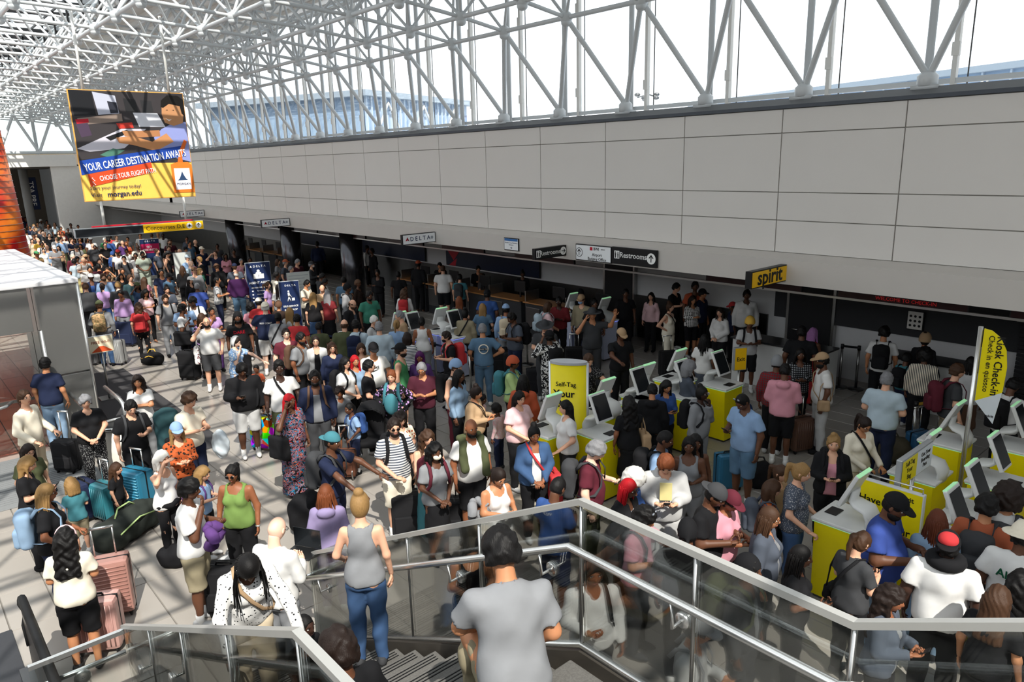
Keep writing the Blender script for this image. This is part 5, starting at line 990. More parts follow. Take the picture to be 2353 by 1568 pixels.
(-34.065,10.451,0.0,-1.345,1.74,'m',1.04,2,'short:black','tee:grey','pants:black','dd',0,0,{'cap': 'black'},3,'man in black cap, grey tee, right of the priority sign',0,''),
(-38.67,5.452,0.0,-1.362,1.7,'m',1.04,3,'short:black','tee:olive','shorts:black','pp',5,0,{'cap': 'green','bp': 'darkgrey'},3,'man in green cap, olive tee, in front of the red column',0,''),
(-30.475,15.019,0.0,1.078,1.8,'m',1.19,4,'short:black','long:navy','pants:black','dd',5,0,{},3,'man with short black hair, navy long-sleeved top, beyond the nearest steel column',0,''),
(-36.363,8.341,0.0,-1.796,1.4,'k',1.04,1,'short:black','tee:white','pants:black','dd',0,0,{},3,'child with short black hair, white tee, left of the priority sign',0,''),
(-35.284,10.079,0.0,-1.5,1.74,'m',1.14,1,'short:brown','tee:black','pants:black','dd',10,0,{},3,'man, short brown hair, black tee, just right of man in black tank top',0,''),
(-35.429,10.161,0.0,-1.676,1.74,'m',1.09,1,'short:brown','tee:black','pants:black','oo',5,0,{},3,'man, short brown hair, black tee, just right of man in black tank top further away',0,''),
(-31.622,14.663,0.0,-0.609,1.78,'m',1.09,4,'short:black','long:black','pants:black','dd',5,0,{},3,'man with short black hair, black long-sleeved top, right of the middle steel column',0,''),
(-36.695,9.169,0.0,-1.641,1.8,'m',1.24,5,'bald:black','tee:cream','pants:black','dd',10,0,{},3,'man with a bald head, cream tee, beyond the priority sign',0,''),
(-37.029,8.75,0.0,-1.628,1.62,'f',1.04,4,'bunlow:black','tee:white','pants:grey','dd',0,0,{},3,'woman with black hair in a low bun, white tee, left of the priority sign',0,''),
(-32.121,14.859,0.0,-0.608,1.74,'m',1.04,3,'short:black','long:orange','pants:black','dd',5,0,{},3,'man with short black hair, orange long-sleeved top, right of the middle steel column',0,''),
(-34.983,12.174,0.0,-1.906,1.66,'m',1.04,4,'short:black','tee:darkgrey','pants:black','dd',0,0,{},3,'man with short black hair, dark grey tee, left of the middle steel column',0,''),
(-38.248,8.418,0.0,1.267,1.4,'k',1.04,1,'hood:blue','long:blue','pants:black','dd',0,0,{},3,'child with a hood, blue long-sleeved top, left of the priority sign',0,''),
(-40.222,6.434,0.0,-1.642,1.78,'m',1.09,1,'short:brown','tee:grey','shorts:grey','pp',25,0,{'cap': 'lightgrey'},3,'man in light grey cap, grey tee, beyond the silver vestibule',0,''),
(-39.807,7.264,0.0,-1.664,1.76,'m',1.14,1,'short:black','tee:white','pants:khaki','pp',20,0,{'cap': 'black','strap2': 'black'},3,'man in black cap, white tee, beyond the silver vestibule',0,''),
(-40.972,6.094,0.0,-1.631,1.62,'f',0.99,1,'bunlow:black','long:white','pants:navy','dd',0,0,{},3,'woman with black hair in a low bun, white long-sleeved top, in front of the red',0,''),
(-36.448,11.385,0.0,-1.35,1.76,'m',1.14,2,'short:black','tee:steel','pants:black','dd',0,0,{},3,'man with short black hair, steel blue tee, right of the priority sign',0,''),
(-41.025,6.276,0.0,-1.897,1.74,'m',1.04,1,'bald:brown','tee:lightblue','pants:grey','dd',0,0,{},3,'man with a bald head, light blue tee, right of the red column',0,''),
(-39.8,7.964,0.0,1.024,1.74,'m',1.19,1,'bald:brown','tee:darkgrey','pants:black','dd',5,0,{},3,'man with a bald head, dark grey tee, left of the priority sign',0,''),
(-39.766,8.045,0.0,-1.77,1.66,'f',1.04,4,'short:black','tee:darkgrey','pants:black','dd',0,0,{},3,'woman with short black hair, dark grey tee, left of the priority sign',0,''),
(-35.394,13.359,0.0,-0.186,1.78,'m',1.04,2,'short:black','tee:white','pants:black','dd',5,0,{'bp': 'black'},3,'man with short black hair, white tee, left of the middle steel column',0,''),
(-39.641,8.471,0.0,-1.607,1.76,'m',1.14,1,'short:darkbrown','tee:black','pants:black','ff',5,0,{},3,'man with short dark brown hair, black tee, left of the yellow concourses sign',0,''),
(-36.785,11.769,0.0,-1.008,1.78,'m',1.09,1,'bald:black','tee:black','pants:black','dd',0,0,{},3,'man, a bald head, black tee, just right of man in steel blue tee further away',0,''),
(-38.197,10.999,0.0,-1.502,1.76,'m',1.14,1,'short:brown','tee:burgundy','pants:black','dd',0,0,{'beard': ''},3,'man, short brown hair, burgundy tee, just right of man in black tee',0,''),
(-41.845,6.886,0.0,-2.083,1.6,'f',1.04,1,'long:black','tee:tan','pants:black','dd',5,0,{},3,'woman with long black hair, tan tee, beyond the silver vestibule',0,''),
(-38.342,11.089,0.0,-1.503,1.74,'m',1.14,1,'short:brown','tee:burgundy','pants:black','ro',10,0,{},3,'man, short brown hair, burgundy tee, just right of man in black tee further further away',0,''),
(-41.677,7.824,0.0,-2.28,1.62,'f',1.04,3,'long:black','tee:olive','pants:black','dd',5,0,{},3,'woman with long black hair, olive tee, beyond the silver vestibule',0,''),
(-40.417,9.414,0.0,-1.102,1.72,'m',1.04,1,'bald:white','tee:purple','pants:black','dd',5,0,{},3,'man with a bald head, purple tee, left of the priority sign',0,''),
(-40.643,9.291,0.0,-1.272,1.6,'f',1.04,1,'long:brown','tee:black','pants:black','dd',20,0,{},3,'woman with long brown hair, black tee, left of the priority sign',0,''),
(-40.707,9.669,0.0,-1.804,1.62,'f',1.04,2,'long:ginger','tee:orange','pants:black','dd',0,0,{},3,'woman with long ginger hair, orange tee, left of the priority sign',0,''),
(-44.162,6.542,0.0,-1.543,1.66,'m',1.04,4,'curly:black','tee:white','pants:navy','dd',5,0,{'strap2': 'black'},3,'man with short curly black hair, white tee, right of the red column',0,''),
(-39.857,12.35,0.0,-1.784,1.7,'f',1.04,3,'short:black','long:slate','pants:black','ff',5,0,{},3,'woman with short black hair, slate grey long-sleeved top, right of the yellow concourses sign',0,''),
(-44.036,7.849,0.0,-0.875,1.76,'m',1.14,1,'short:brown','tee:navy','shorts:khaki','pp',5,0,{},3,'man with short brown hair, navy tee, beyond the silver vestibule',0,''),
(-42.741,9.347,0.0,1.321,1.7,'m',1.14,2,'short:black','long:blue','pants:black','dd',0,0,{},3,'man with short black hair, blue long-sleeved top, left of the yellow concourses sign',0,''),
(-43.529,8.668,0.0,-1.767,1.76,'m',1.04,4,'short:black','tee:white','pants:black','dd',5,0,{'cap': 'white'},3,'man in white cap, white tee, left of the yellow concourses sign',0,''),
(-44.99,7.559,0.0,-1.214,1.76,'m',1.09,1,'short:black','long:lightblue','pants:olive','dd',5,0,{},3,'man with short black hair, light blue long-sleeved top, right of the red column',0,''),
(-45.932,6.661,0.0,-1.017,1.74,'m',1.14,1,'bald:brown','tee:yellow','pants:black','dd',5,0,{},3,'man with a bald head, yellow tee, right of the red column',0,''),
]
CROWD = [
(-44.512,8.352,0.0,-1.756,1.72,'m',1.04,3,'short:black','tee:navy','pants:black'),
(-43.87,9.394,0.0,-1.258,1.66,'m',1.09,1,'short:white','tee:green','pants:black'),
(-43.546,9.9,0.0,-1.271,1.76,'m',1.04,1,'short:brown','tee:white','pants:grey'),
(-45.05,8.191,0.0,-1.751,1.66,'f',1.04,4,'short:black','tee:red','pants:black'),
(-46.774,6.511,0.0,-1.535,1.66,'f',0.99,1,'bunlow:brown','tee:beige','skirtlong:beige'),
(-43.411,10.424,0.0,-2.156,1.64,'f',1.09,2,'bunlow:black','tee:grey','pants:black'),
(-44.921,8.759,0.0,-0.716,1.66,'f',1.04,2,'long:darkbrown','tee:brown','pants:black'),
(-44.244,9.756,0.0,1.266,1.74,'m',1.04,2,'short:black','tee:red','pants:black'),
(-46.615,7.622,0.0,-1.558,1.72,'m',1.09,1,'short:black','tee:grey','pants:black'),
(-43.338,11.614,0.0,1.222,1.72,'m',1.09,2,'short:brown','long:teal','pants:black'),
(-43.816,11.162,0.0,-1.82,1.74,'m',1.04,2,'short:brown','tee:white','pants:black'),
(-43.235,12.164,0.0,-1.845,1.68,'m',1.04,5,'short:black','tee:white','pants:black'),
(-43.72,12.059,0.0,-1.84,1.7,'m',1.04,2,'short:blonde','long:paleyellow','pants:black'),
(-47.502,8.157,0.0,-1.566,1.6,'f',1.04,0,'short:white','tee:white','pants:black'),
(-48.659,7.64,0.0,-1.552,1.76,'m',1.14,1,'short:black','tee:black','pants:black'),
(-50.366,7.149,0.0,-1.537,1.66,'f',1.04,3,'short:black','tee:darkgrey','pants:black'),
(-51.118,7.727,0.0,-0.325,1.72,'m',1.19,0,'bald:white','tee:darkgrey','pants:black'),
(-51.622,7.45,0.0,-1.54,1.6,'f',1.04,1,'bunlow:brown','tee:black','pants:black'),
(-52.911,7.147,0.0,1.349,1.74,'m',1.04,2,'short:black','tee:white','pants:navy'),
(-51.615,8.824,0.0,-1.74,1.58,'f',1.04,2,'bunlow:darkbrown','tee:darkred','pants:black'),
(-51.979,8.668,0.0,-1.561,1.62,'f',1.04,1,'bob:brown','tee:olive','pants:black'),
(-53.546,7.915,0.0,-0.67,1.74,'m',1.14,1,'short:grey','long:slate','pants:black'),
(-54.807,7.092,0.0,-1.525,1.74,'m',1.14,2,'short:grey','tee:grey','pants:black'),
(-54.231,9.609,0.0,-1.746,1.62,'f',1.04,4,'short:black','long:black','pants:black'),
(-54.994,9.367,0.0,-1.565,1.7,'f',1.04,3,'short:black','tee:orange','pants:black'),
(-56.258,8.04,0.0,-0.666,1.74,'m',1.04,1,'short:grey','tee:slate','pants:black'),
(-55.403,10.426,0.0,-1.757,1.7,'f',1.04,3,'short:black','tee:brown','pants:black'),
(-56.613,10.236,0.0,-1.662,1.76,'m',1.09,4,'short:black','tee:lightgrey','pants:black'),
(-57.762,9.096,0.0,-1.552,1.74,'m',1.04,3,'short:black','tee:grey','pants:black'),
(-58.692,8.197,0.0,-1.71,1.66,'f',1.04,3,'short:black','tee:navy','pants:black'),
(-60.183,8.649,0.0,-1.539,1.66,'f',1.04,1,'bob:blonde','tee:tan','pants:black'),
(-60.419,9.953,0.0,1.058,1.66,'f',1.04,2,'long:brown','tee:paleblue','pants:black'),
(-60.146,10.516,0.0,-1.744,1.74,'m',1.04,4,'short:black','tee:maroon','pants:black'),
(-61.561,9.078,0.0,-1.543,1.7,'f',1.04,2,'bunlow:brown','tee:grey','pants:black'),
(-64.431,8.475,0.0,-1.702,1.7,'m',1.04,2,'short:black','tee:darkgrey','pants:black'),
(-64.045,10.055,0.0,-1.727,1.66,'f',1.04,3,'curly:black','tee:brown','pants:black'),
(-65.231,9.875,0.0,-1.023,1.68,'f',1.04,4,'hood:white','long:lightgrey','pants:black'),
(-66.377,9.323,0.0,-1.71,1.7,'m',1.04,2,'short:black','tee:darkred','pants:black'),
(-69.697,9.527,0.0,-1.358,1.7,'f',1.04,3,'short:black','tee:navy','pants:black'),
(-74.511,9.949,0.0,1.264,1.74,'m',1.04,2,'short:brown','tee:maroon','pants:black'),
]
KIOSKS = [(-7.11, 7.98, 1, 'yellow kiosk with lit screen nearest the self-tag totem'), (-7.71, 8.66, -1, 'yellow kiosk with white screen back just behind the totem'), (-7.8, 9.83, -1, 'yellow kiosk with white screen back, third from the totem'), (-7.98, 11.01, -1, 'yellow kiosk with white back furthest from the camera'), (-7.19, 11.35, 1, 'yellow kiosk with lit screen beside the exit sign post'), (-7.56, 9.49, 1, 'yellow kiosk in the middle of the left cluster, screen to the right'), (-7.31, 10.41, 1, 'yellow kiosk behind the woman with grey bobbed hair'), (-7.78, 7.48, -1, 'yellow kiosk partly hidden left of the totem'), (-3.36, 11.27, -1, 'yellow kiosk right of the boarding pass sign, furthest back'), (-3.19, 9.82, -1, 'yellow kiosk directly behind the boarding pass sign'), (-3.27, 7.93, -1, 'yellow kiosk at left end of the queue sign'), (-2.3, 9.08, 1, 'right-hand yellow kiosk with dark screen, second from the front'), (-2.41, 10.23, 1, 'right-hand yellow kiosk with dark screen, third from the front'), (-2.56, 11.72, 1, 'right-hand yellow kiosk at the picture edge'), (-2.23, 8.22, 1, 'right-hand yellow kiosk nearest the camera'), (-13.97, 10.33, 1, 'white kiosk with dark screen facing right, nearest the steel queue post'), (-14.65, 10.33, -1, 'white kiosk showing its back, left of the dark-screened one'), (-14.53, 9.52, 1, 'white kiosk behind man in tan top'), (-15.01, 9.35, -1, 'white kiosk furthest left of the four'), (-13.59, 13.96, -1, 'white kiosk beside woman in dark red cardigan'), (-12.48, 14.0, -1, 'white kiosk nearest the black door')]
CASES = [(-11.71, 1.95, 0.35, 0.42, 0.6, 0.26, 'teal', 'ridge', 'teal ribbed carry-on suitcase with raised handle', 0.35), (-11.62, 2.38, 0.44, 0.5, 0.72, 0.3, '2f7896', 'hridge', 'larger blue-teal suitcase right of the teal carry-on', 0.3), (-12.0, 1.74, 0.26, 0.42, 0.62, 0.26, 'navy', 'soft', 'navy suitcase behind the teal carry-on', 0), (-8.98, 1.39, 1.22, 0.5, 0.74, 0.3, 'a57a70', 'hridge', 'rose gold ridged suitcase beside woman with long curly hair', 0.35), (-8.34, 1.13, 1.05, 0.46, 0.66, 0.28, 'c79a92', 'ridge', 'pink ridged suitcase behind the legs of woman in black shorts', 0), (-12.73, 4.88, 0.61, 0.46, 0.66, 0.3, 'pop', 'plain', 'brightly multicoloured pop-art print suitcase', 0), (-21.56, 4.47, 0.7, 0.44, 0.7, 0.28, '9b9c9c', 'ridge', 'silver ridged suitcase right of man with camouflage backpack', 0.25), (-22.1, 3.95, 0.7, 0.44, 0.68, 0.28, '77777a', 'ridge', 'grey ridged suitcase left of man with camouflage backpack', 0), (-23.74, 5.23, 0.79, 0.62, 0.75, 0.35, 'navy', 'soft', 'large navy soft suitcase behind woman in red tee', 0), (-18.58, 5.43, 0.7, 0.46, 0.74, 0.3, 'black', 'soft', 'tall black suitcase between two men in white tees', 0), (-10.47, 5.32, 0.87, 0.36, 0.52, 0.24, '5f3a2a', 'soft', 'brown suitcase with tag by the pushchair', 0.4), (-8.1, 4.98, 1.05, 0.42, 0.68, 0.28, 'black', 'soft', 'tall black suitcase between bearded man and masked woman', 0.35), (-7.72, 5.45, 0.87, 0.42, 0.55, 0.3, 'black', 'soft', 'squat black suitcase with raised handle in front of masked woman', 0.45), (-5.81, 9.48, 1.05, 0.42, 0.62, 0.26, '2f6d8f', 'plain', "blue children's print suitcase by woman in grey tank", 0), (-5.78, 11.69, 1.22, 0.42, 0.64, 0.26, '5f4438', 'ridge', 'brown hard suitcase by man in pink hoodie', 0.35), (-4.19, 12.65, 1.22, 0.38, 0.56, 0.24, '2c5a80', 'plain', 'blue suitcase by the queue barrier', 0.4), (-8.04, 2.42, 0.87, 0.44, 0.64, 0.28, 'black', 'soft', 'black suitcase topped with a bag behind man with purple pillow', 0), (-12.78, 11.11, 0.87, 0.44, 0.66, 0.3, 'black', 'soft', 'black roller case left of man with camera', 0.35), (-13.3, 11.12, 0.87, 0.4, 0.72, 0.28, '17171a', 'soft', 'tall black case beside the road trip tee man', 0.35), (-19.18, 14.95, 0.87, 0.4, 0.6, 0.26, 'teal', 'plain', 'teal case at the counter', 0), (-11.71, 12.14, 0.87, 0.46, 0.78, 0.3, '111113', 'soft', 'tall black case behind the uniformed man in hat', 0.3), (-17.29, 8.99, 0.87, 0.36, 0.5, 0.22, 'black', 'soft', 'small black case between the queueing women', 0.3), (-10.16, 13.73, 1.05, 0.42, 0.66, 0.28, '141416', 'soft', 'black case by woman in cream tank top', 0.35), (-14.2, 1.91, 0.7, 0.4, 0.6, 0.26, 'black', 'soft', 'black wheeled case in front of woman with grey curls', 0.5), (-11.53, 10.67, 0.87, 0.4, 0.6, 0.26, '1c1c20', 'soft', 'dark case behind woman in lime top', 0), (-11.83, 7.11, 0.7, 0.4, 0.62, 0.26, '2b2b2e', 'soft', 'charcoal case behind man with sunglasses', 0)]
BAGS = [(-10.88, 2.05, 2.2, (0.55, 0.22, 0.2), '2b302c', 'large dark green duffel bag lying on the floor', 'duffel_bag', 'lime'), (-20.83, 5.16, 0.8, (0.3, 0.16, 0.16), 'black', 'black duffel bag with yellow trim behind woman in red tee', 'duffel_bag', 'yellow'), (-4.51, 12.38, 0.5, (0.32, 0.22, 0.2), '4a4436', 'olive bag on the floor behind woman in cream top', 'duffel_bag', None), (-5.5, 9.91, 0.7, (0.2, 0.14, 0.2), 'black', "black tote bag standing beside the blue children's case", 'tote_bag', None), (-9.18, 3.99, 0.7, (0.24, 0.2, 0.3), 'black', 'black bag on the floor behind woman in lavender hoodie', 'duffel_bag', None), (-9.84, 1.3, 1.0, (0.2, 0.12, 0.12), 'maroon', 'dark red bag by the rose gold suitcase', 'duffel_bag', None), (-7.01, 5.55, 1.0, (0.32, 0.2, 0.22), 'black', 'black patterned carry bag by man in blue tee', 'duffel_bag', 'pink'), (-7.25, 12.17, 0.6, (0.22, 0.16, 0.22), 'blue', 'blue bag at the foot of the exit sign', 'tote_bag', None), (-6.98, 8.86, 0.6, (0.25, 0.2, 0.25), 'black', 'black bag on the floor right of the front kiosk', 'duffel_bag', None), (-8.63, 2.71, 0.6, (0.2, 0.18, 0.2), 'lightgrey', 'grey and black bag by woman in green tank top', 'tote_bag', None), (-9.62, 2.27, 0.6, (0.18, 0.14, 0.14), 'black', 'small black bag by woman shading her eyes', 'tote_bag', None)]
STROLLER = (-10.54, 5.88, 0.9)
POSTS = [(-12.58, 9.65, None, 'navy', 'steel queue post left of the road trip tee man'), (-13.85, 9.59, (-12.58, 9.65), 'navy', 'steel queue post below the white kiosks'), (-17.25, 7.88, (-13.85, 9.59), 'navy', 'steel queue post by the bag drop sign'), (-6.98, 15.77, (-6.65, 15.86), 'black', 'steel queue post behind man in tan cap'), (-6.65, 15.86, None, 'black', 'steel queue post right of man in tan cap'), (-4.34, 12.81, (-4.11, 13.31), 'yellow', 'steel queue post by man in pale blue shirt'), (-4.11, 13.31, None, 'black', 'steel queue post behind the back kiosk'), (-13.44, 12.18, (-13.23, 13.75), 'black', 'steel queue post in front of the service counters'), (-13.23, 13.75, None, 'black', 'steel queue post near the red cardigan woman'), (-24.26, 8.79, (-22.44, 9.15), 'navy', 'steel queue post left of the agent assist sign'), (-21.63, 9.08, None, 'navy', 'steel queue post right of the agent assist sign'), (-34.4, 9.76, (-29.41, 9.99), 'maroon', 'steel queue post with dark red belt in the far queue'), (-29.41, 9.99, None, 'maroon', 'steel queue post at the end of the dark red belt')]
PI = math.pi
# ================= SETTING =================
fl = bpy.data.objects.new('floor', mk('floor', [box(-80, 14, -9, 17, -.3, -.012)], False)); C.objects.link(fl); struct(fl)
fl.material_slots[0].link = 'OBJECT'; fl.material_slots[0].material = mat('floor grout', '6a6660', .7)
T = .49
def tile_m():
    m = mat('floor tile', '98928b', .22, 0, .10, .9, 0, .45); return m
def bevel_tile(x0, x1, y0, y1):
    g = .004; r = .006; V = np.array([(x0+g, y0+g, -.012), (x1-g, y0+g, -.012), (x1-g, y1-g, -.012), (x0+g, y1-g, -.012), (x0+g+r, y0+g+r, 0), (x1-g-r, y0+g+r, 0), (x1-g-r, y1-g-r, 0), (x0+g+r, y1-g-r, 0)])
    return V, [np.array([(4, 5, 6, 7), (0, 1, 5, 4), (1, 2, 6, 5), (2, 3, 7, 6), (3, 0, 4, 7)])], 0
tiles = []
for i in range(int(94/(2*T))):
    for j in range(int(26/T)+1):
        x = -80+i*2*T; y = -9+.10+j*T; tiles.append((x, y))
vis = lambda x, y: (-11.5 < x < -3.2) and (.6 < y < 12.3)
near = sorted([q for q in tiles if vis(*q)], key=lambda q: q[0]**2+q[1]**2)[:300]; ns = set(near)
tm = mk('tile', [bevel_tile(0, 2*T, 0, T)], False); tmat = tile_m()
for x, y in near: add('tile', tm, fl, [tmat], Matrix.Translation((x, y, 0)))
o = add('far_tiles', mk('far_tiles', [bevel_tile(x, x+2*T, y, y+T) for x, y in tiles if (x, y) not in ns], False), fl, [tmat]); o['kind'] = 'stuff'
# upper wall of panels facing the hall
XS = [-2.77-2.08*k for k in range(-3, 19)]+[-41.8-2.08*k for k in range(0, 9)]
zs = [3.38, 3.96, 4.46, 5.49, 5.90]
wb = flat('wall_back_upper', [box(-58.6, 3.6, 12.53, 12.8, 3.36, 5.92)], None, [JOINT]); struct(wb)
for x in XS:
    for k in range(4):
        key = ('pan', k); me = cached(key, lambda: mk('panel', [bbox(.009, 2.071, 0, .03, zs[k]+.008, zs[k+1]-.008, .004)], False))
        add('panel', me, wb, [PANEL], Matrix.Translation((x-2.08, 12.5, 0)))
FM = mat('fascia paint', 'c4bfb9', .5, 0, .04, 2)
fa = flat('trim_1', [prism([(12.5, 3.38), (12.16, 3.30), (12.16, 2.86), (12.42, 2.82), (12.55, 2.82), (12.55, 3.38)], -58.6, 3.6)], None, [FM], Matrix.Rotation(0, 4, 'Z')@Matrix(((0, 1, 0, 0), (1, 0, 0, 0), (0, 0, 1, 0), (0, 0, 0, 1)))); struct(fa)
so_ = flat('ceiling_soffit', [box(-58.6, 3.6, 12.4, 16.6, 2.82, 3.0)], None, [mat('soffit paint', '8f8c89', .7)]); struct(so_)
# window ledge with vent grille
struct(flat('trim_2', [box(-58.6, 3.6, 12.46, 12.56, 5.905, 5.965)], None, [mat('gutter dark', '4b5058', .5)]))
lg = flat('trim_3', [prism([(12.52, 5.965), (12.66, 6.085), (12.70, 6.085), (12.70, 5.9), (12.52, 5.9)], -58.6, 3.6)], None, [mat('grille dark', '6c6e70', .5)], Matrix(((0, 1, 0, 0), (1, 0, 0, 0), (0, 0, 1, 0), (0, 0, 0, 1)))); struct(lg)
sl = mk('vent_slat', [box(.015, .655, 0, .012, 0, .012)], False)
for k in range(28):
    for j in range(5): add('vent_slat', sl, lg, [mat('grille slat', 'a9abab', .5)], Matrix.Translation((0, 0, 0))@Matrix.Translation((1.3-.67*(k+1), 12.522+.027*j, 5.978+.0235*j)))
o = flat('far_vent_slats', [box(-58+0, -17.5, 12.522+.027*j, 12.534+.027*j, 5.978+.0235*j, 5.99+.0235*j) for j in range(5)], lg, [mat('grille slat', 'a9abab', .5)]); o['kind'] = 'stuff'
add('ledge_tube', mk('lt', [tb([(-58.6, 12.80, 6.135), (3.6, 12.80, 6.135)], .055, 10)]), lg, [TRUSS]); flat('sill', [box(-58.6, 3.6, 12.98, 13.3, 6.0, 6.24)], lg, [TRUSS])
# window wall
wn = flat('window_1', [box(-58.6, 3.6, 13.14, 13.24, 6.14, 6.22), box(-58.6, 3.6, 13.14, 13.24, 10.4, 10.5)], None, [TRUSS]); struct(wn)
A = 2.015; VB = [-2.67-A*k+.0 for k in range(-2, 28)]
col_m = mk('mullion', [tb([(0, 0, 6.1), (0, 0, 10.5)], .06, 10)]); thin = mk('mullion', [box(-.035, .035, -.05, .05, 6.1, 10.5), box(-.055, .055, -.07, .0, 6.55, 6.75), box(-.055, .055, -.07, 0, 8.4, 8.6)], False); cab = mk('cable', [tb([(0, 0, 6.1), (0, 0, 10.5)], .012, 5)])
pane = mk('pane', [box(.05, 1.965, 0, .02, 6.22, 10.4)], False)
for x in VB:
    add('mullion', col_m, wn, [TRUSS], Matrix.Translation((x-.12, 13.05, 0))); add('mullion', thin, wn, [WHITE], Matrix.Translation((x+.22, 13.18, 0))); add('cable', cab, wn, [STEELD], Matrix.Translation((x+.42, 13.16, 0)))
    add('pane', pane, wn, [WGLASS], Matrix.Translation((x+.22, 13.19, 0)))
# ---------- roof: space frame ----------
RY = [11.9, 10.65, 9.05, 7.15, 5.2, 3.2, 1.2, -.9, -3.0, -5.2]; RZ = [8.05, 8.24, 8.42, 8.52, 8.66, 8.74, 8.78, 8.80, 8.8, 8.8]
NX = 24; X0 = -11.68; ks = range(-5, NX)
node = {}; struts = []
for r in range(len(RY)):
    for k in ks: node[('L', r, k)] = (X0-A*k, RY[r], RZ[r])
for r in range(len(RY)):
    for k in ks: node[('U', r, k)] = (X0-A*(k+.5), (RY[r]+RY[r+1])/2 if r+1 < len(RY) else RY[r]-1, RZ[r]+1.45+.02*r) if r else (X0-A*(k+.5), 11.3, 9.55)
def st(a, b, r): 
    if a in node and b in node: struts.append((node[a], node[b], r))
for r in range(len(RY)):
    for k in ks:
        st(('L', r, k), ('L', r, k+1), .052); st(('L', r, k), ('L', r+1, k), .044)
        st(('U', r, k), ('U', r, k+1), .038); st(('U', r, k), ('U', r+1, k), .038)
        for a, b in ((0, 0), (0, -1), (-1, 0), (-1, -1)): st(('L', r, k), ('U', r+a, k+b), .034)
sf = thing('space_frame', 'white tubular steel space frame with ball joints carrying the roof over the hall', 'roof truss')
camM = camo.matrix_world.inverted()
def pj(p):
    c = camM@Vector(p); z = -c.z
    return (9, 9, 999) if z < .5 else (c.x/z*CAMF/1176.5, c.y/z*CAMF/784, z)
def seen(p): x, y, z = pj(p); return abs(x) < 1.08 and abs(y) < 1.1
unit = mk('tube', [(lambda VF: (VF[0], VF[1], 0))(tube([(0, 0, .0), (0, 0, 1)], 1, 8))])
def put_strut(parent, a, b, r, m, name='tube'):
    a, b = Vector(a), Vector(b); d = b-a
    Mx = Matrix.Translation(a)@d.to_track_quat('Z', 'Y').to_matrix().to_4x4()@Matrix.Diagonal((r, r, d.length, 1)); return add(name, unit, parent, [m], Mx)
sv = sorted([s for s in struts if seen(s[0]) or seen(s[1])], key=lambda s: min(pj(s[0])[2], pj(s[1])[2])); top = set(id(s) for s in sv[:300])
for s in sv[:300]: put_strut(sf, s[0], s[1], s[2], TRUSS)
o = add('far_tubes', mk('ft', [tb([s[0], s[1]], s[2], 6) for s in struts if id(s) not in top]), sf, [TRUSS]); o['kind'] = 'stuff'
bn = mk('ball_joint', [ball((0, 0, 0), .135, 2)+(0,), ball((0, 0, -.10), (.11, .11, .09), 2)+(0,)]); nd = sorted([p for k, p in node.items() if k[0] == 'L' and seen(p)], key=lambda p: pj(p)[2])
for p in nd[:160]: add('ball_joint', bn, sf, [TRUSS], Matrix.Translation(p))
# V braces from window ledge to the first row of nodes
vb = thing('window_brace', 'row of white V-shaped tube braces standing on the window ledge', 'brace'); foot = mk('brace_foot', [tb([(0, 0, -.17), (0, 0, -.02), (0, 0, .04)], [.15, .15, .09], 10), box(-.2, .2, -.12, .12, -.22, -.16)])
tops = [node[('L', 0, k)] for k in ks]
for x in VB:
    add('brace_foot', foot, vb, [TRUSS], Matrix.Translation((x, 12.74, 6.27)))
    for tp in tops:
        if abs(tp[0]-x) < 1.35: put_strut(vb, (x+(tp[0]-x)*.03, 12.74, 6.28), tp, .055, TRUSS, 'brace_tube')
# roof deck (opaque) towards the wall and at the far end, glazed skylight on the near side
DK = mat('roof deck white', 'e4e2de', .7, 0, .02); YR = 4.0; YF2 = 7.0
rd = flat('ceiling_deck', [box(-60, -11, YF2, 14.2, 10.62, 10.8), box(-11, 14.2, YR, 14.2, 10.62, 10.8)], None, [DK]); struct(rd)
lt = mk('deck_rib', [box(-60, 14, 0, .08, 10.50, 10.62)], False)
for j in range(9): add('deck_rib', lt, rd, [DK], Matrix.Translation((0, YF2+.2+j*.8, 0)))
sk = flat('window_skylight', [box(-60, -11, YF2-.1, YF2, 10.5, 10.85), box(-11, 14, YR-.1, YR, 10.5, 10.85), box(-60, 14, -6.2, -6.1, 10.5, 10.85)], None, [DARK]); struct(sk)
bar = mk('glazing_bar', [box(-.04, .04, -6.1, YF2-.1, 10.55, 10.7)], False); pn2 = mk('pane', [box(.05, 1.965, -6.1, YF2-.1, 10.60, 10.62)], False); pn3 = mk('pane', [box(.05, 1.965, -6.1, YR-.1, 10.60, 10.62)], False)
for k in range(-11, 24): add('glazing_bar', bar, sk, [BLACKP], Matrix.Translation((X0-A*k, 0, 0))); add('pane', pn2 if k >= 0 else pn3, sk, [WGLASS], Matrix.Translation((X0-A*k-A, 0, 0)))
# clerestory strip with black frames between the chords (seen top left)
cl = flat('window_clerestory', [box(-42, -14, 5.95, 6.0, 9.3, 9.36), box(-42, -14, 5.95, 6.0, 10.4, 10.46)], None, [BLACKP]); struct(cl)
for k in range(15): flat('frame_bar', [box(-14-k*A-.04, -14-k*A+.04, 5.95, 6.0, 9.3, 10.46)], cl, [BLACKP]); flat('pane', [box(-14-k*A-A+.05, -14-k*A-.05, 5.97, 5.98, 9.36, 10.4)], cl, [WGLASS])
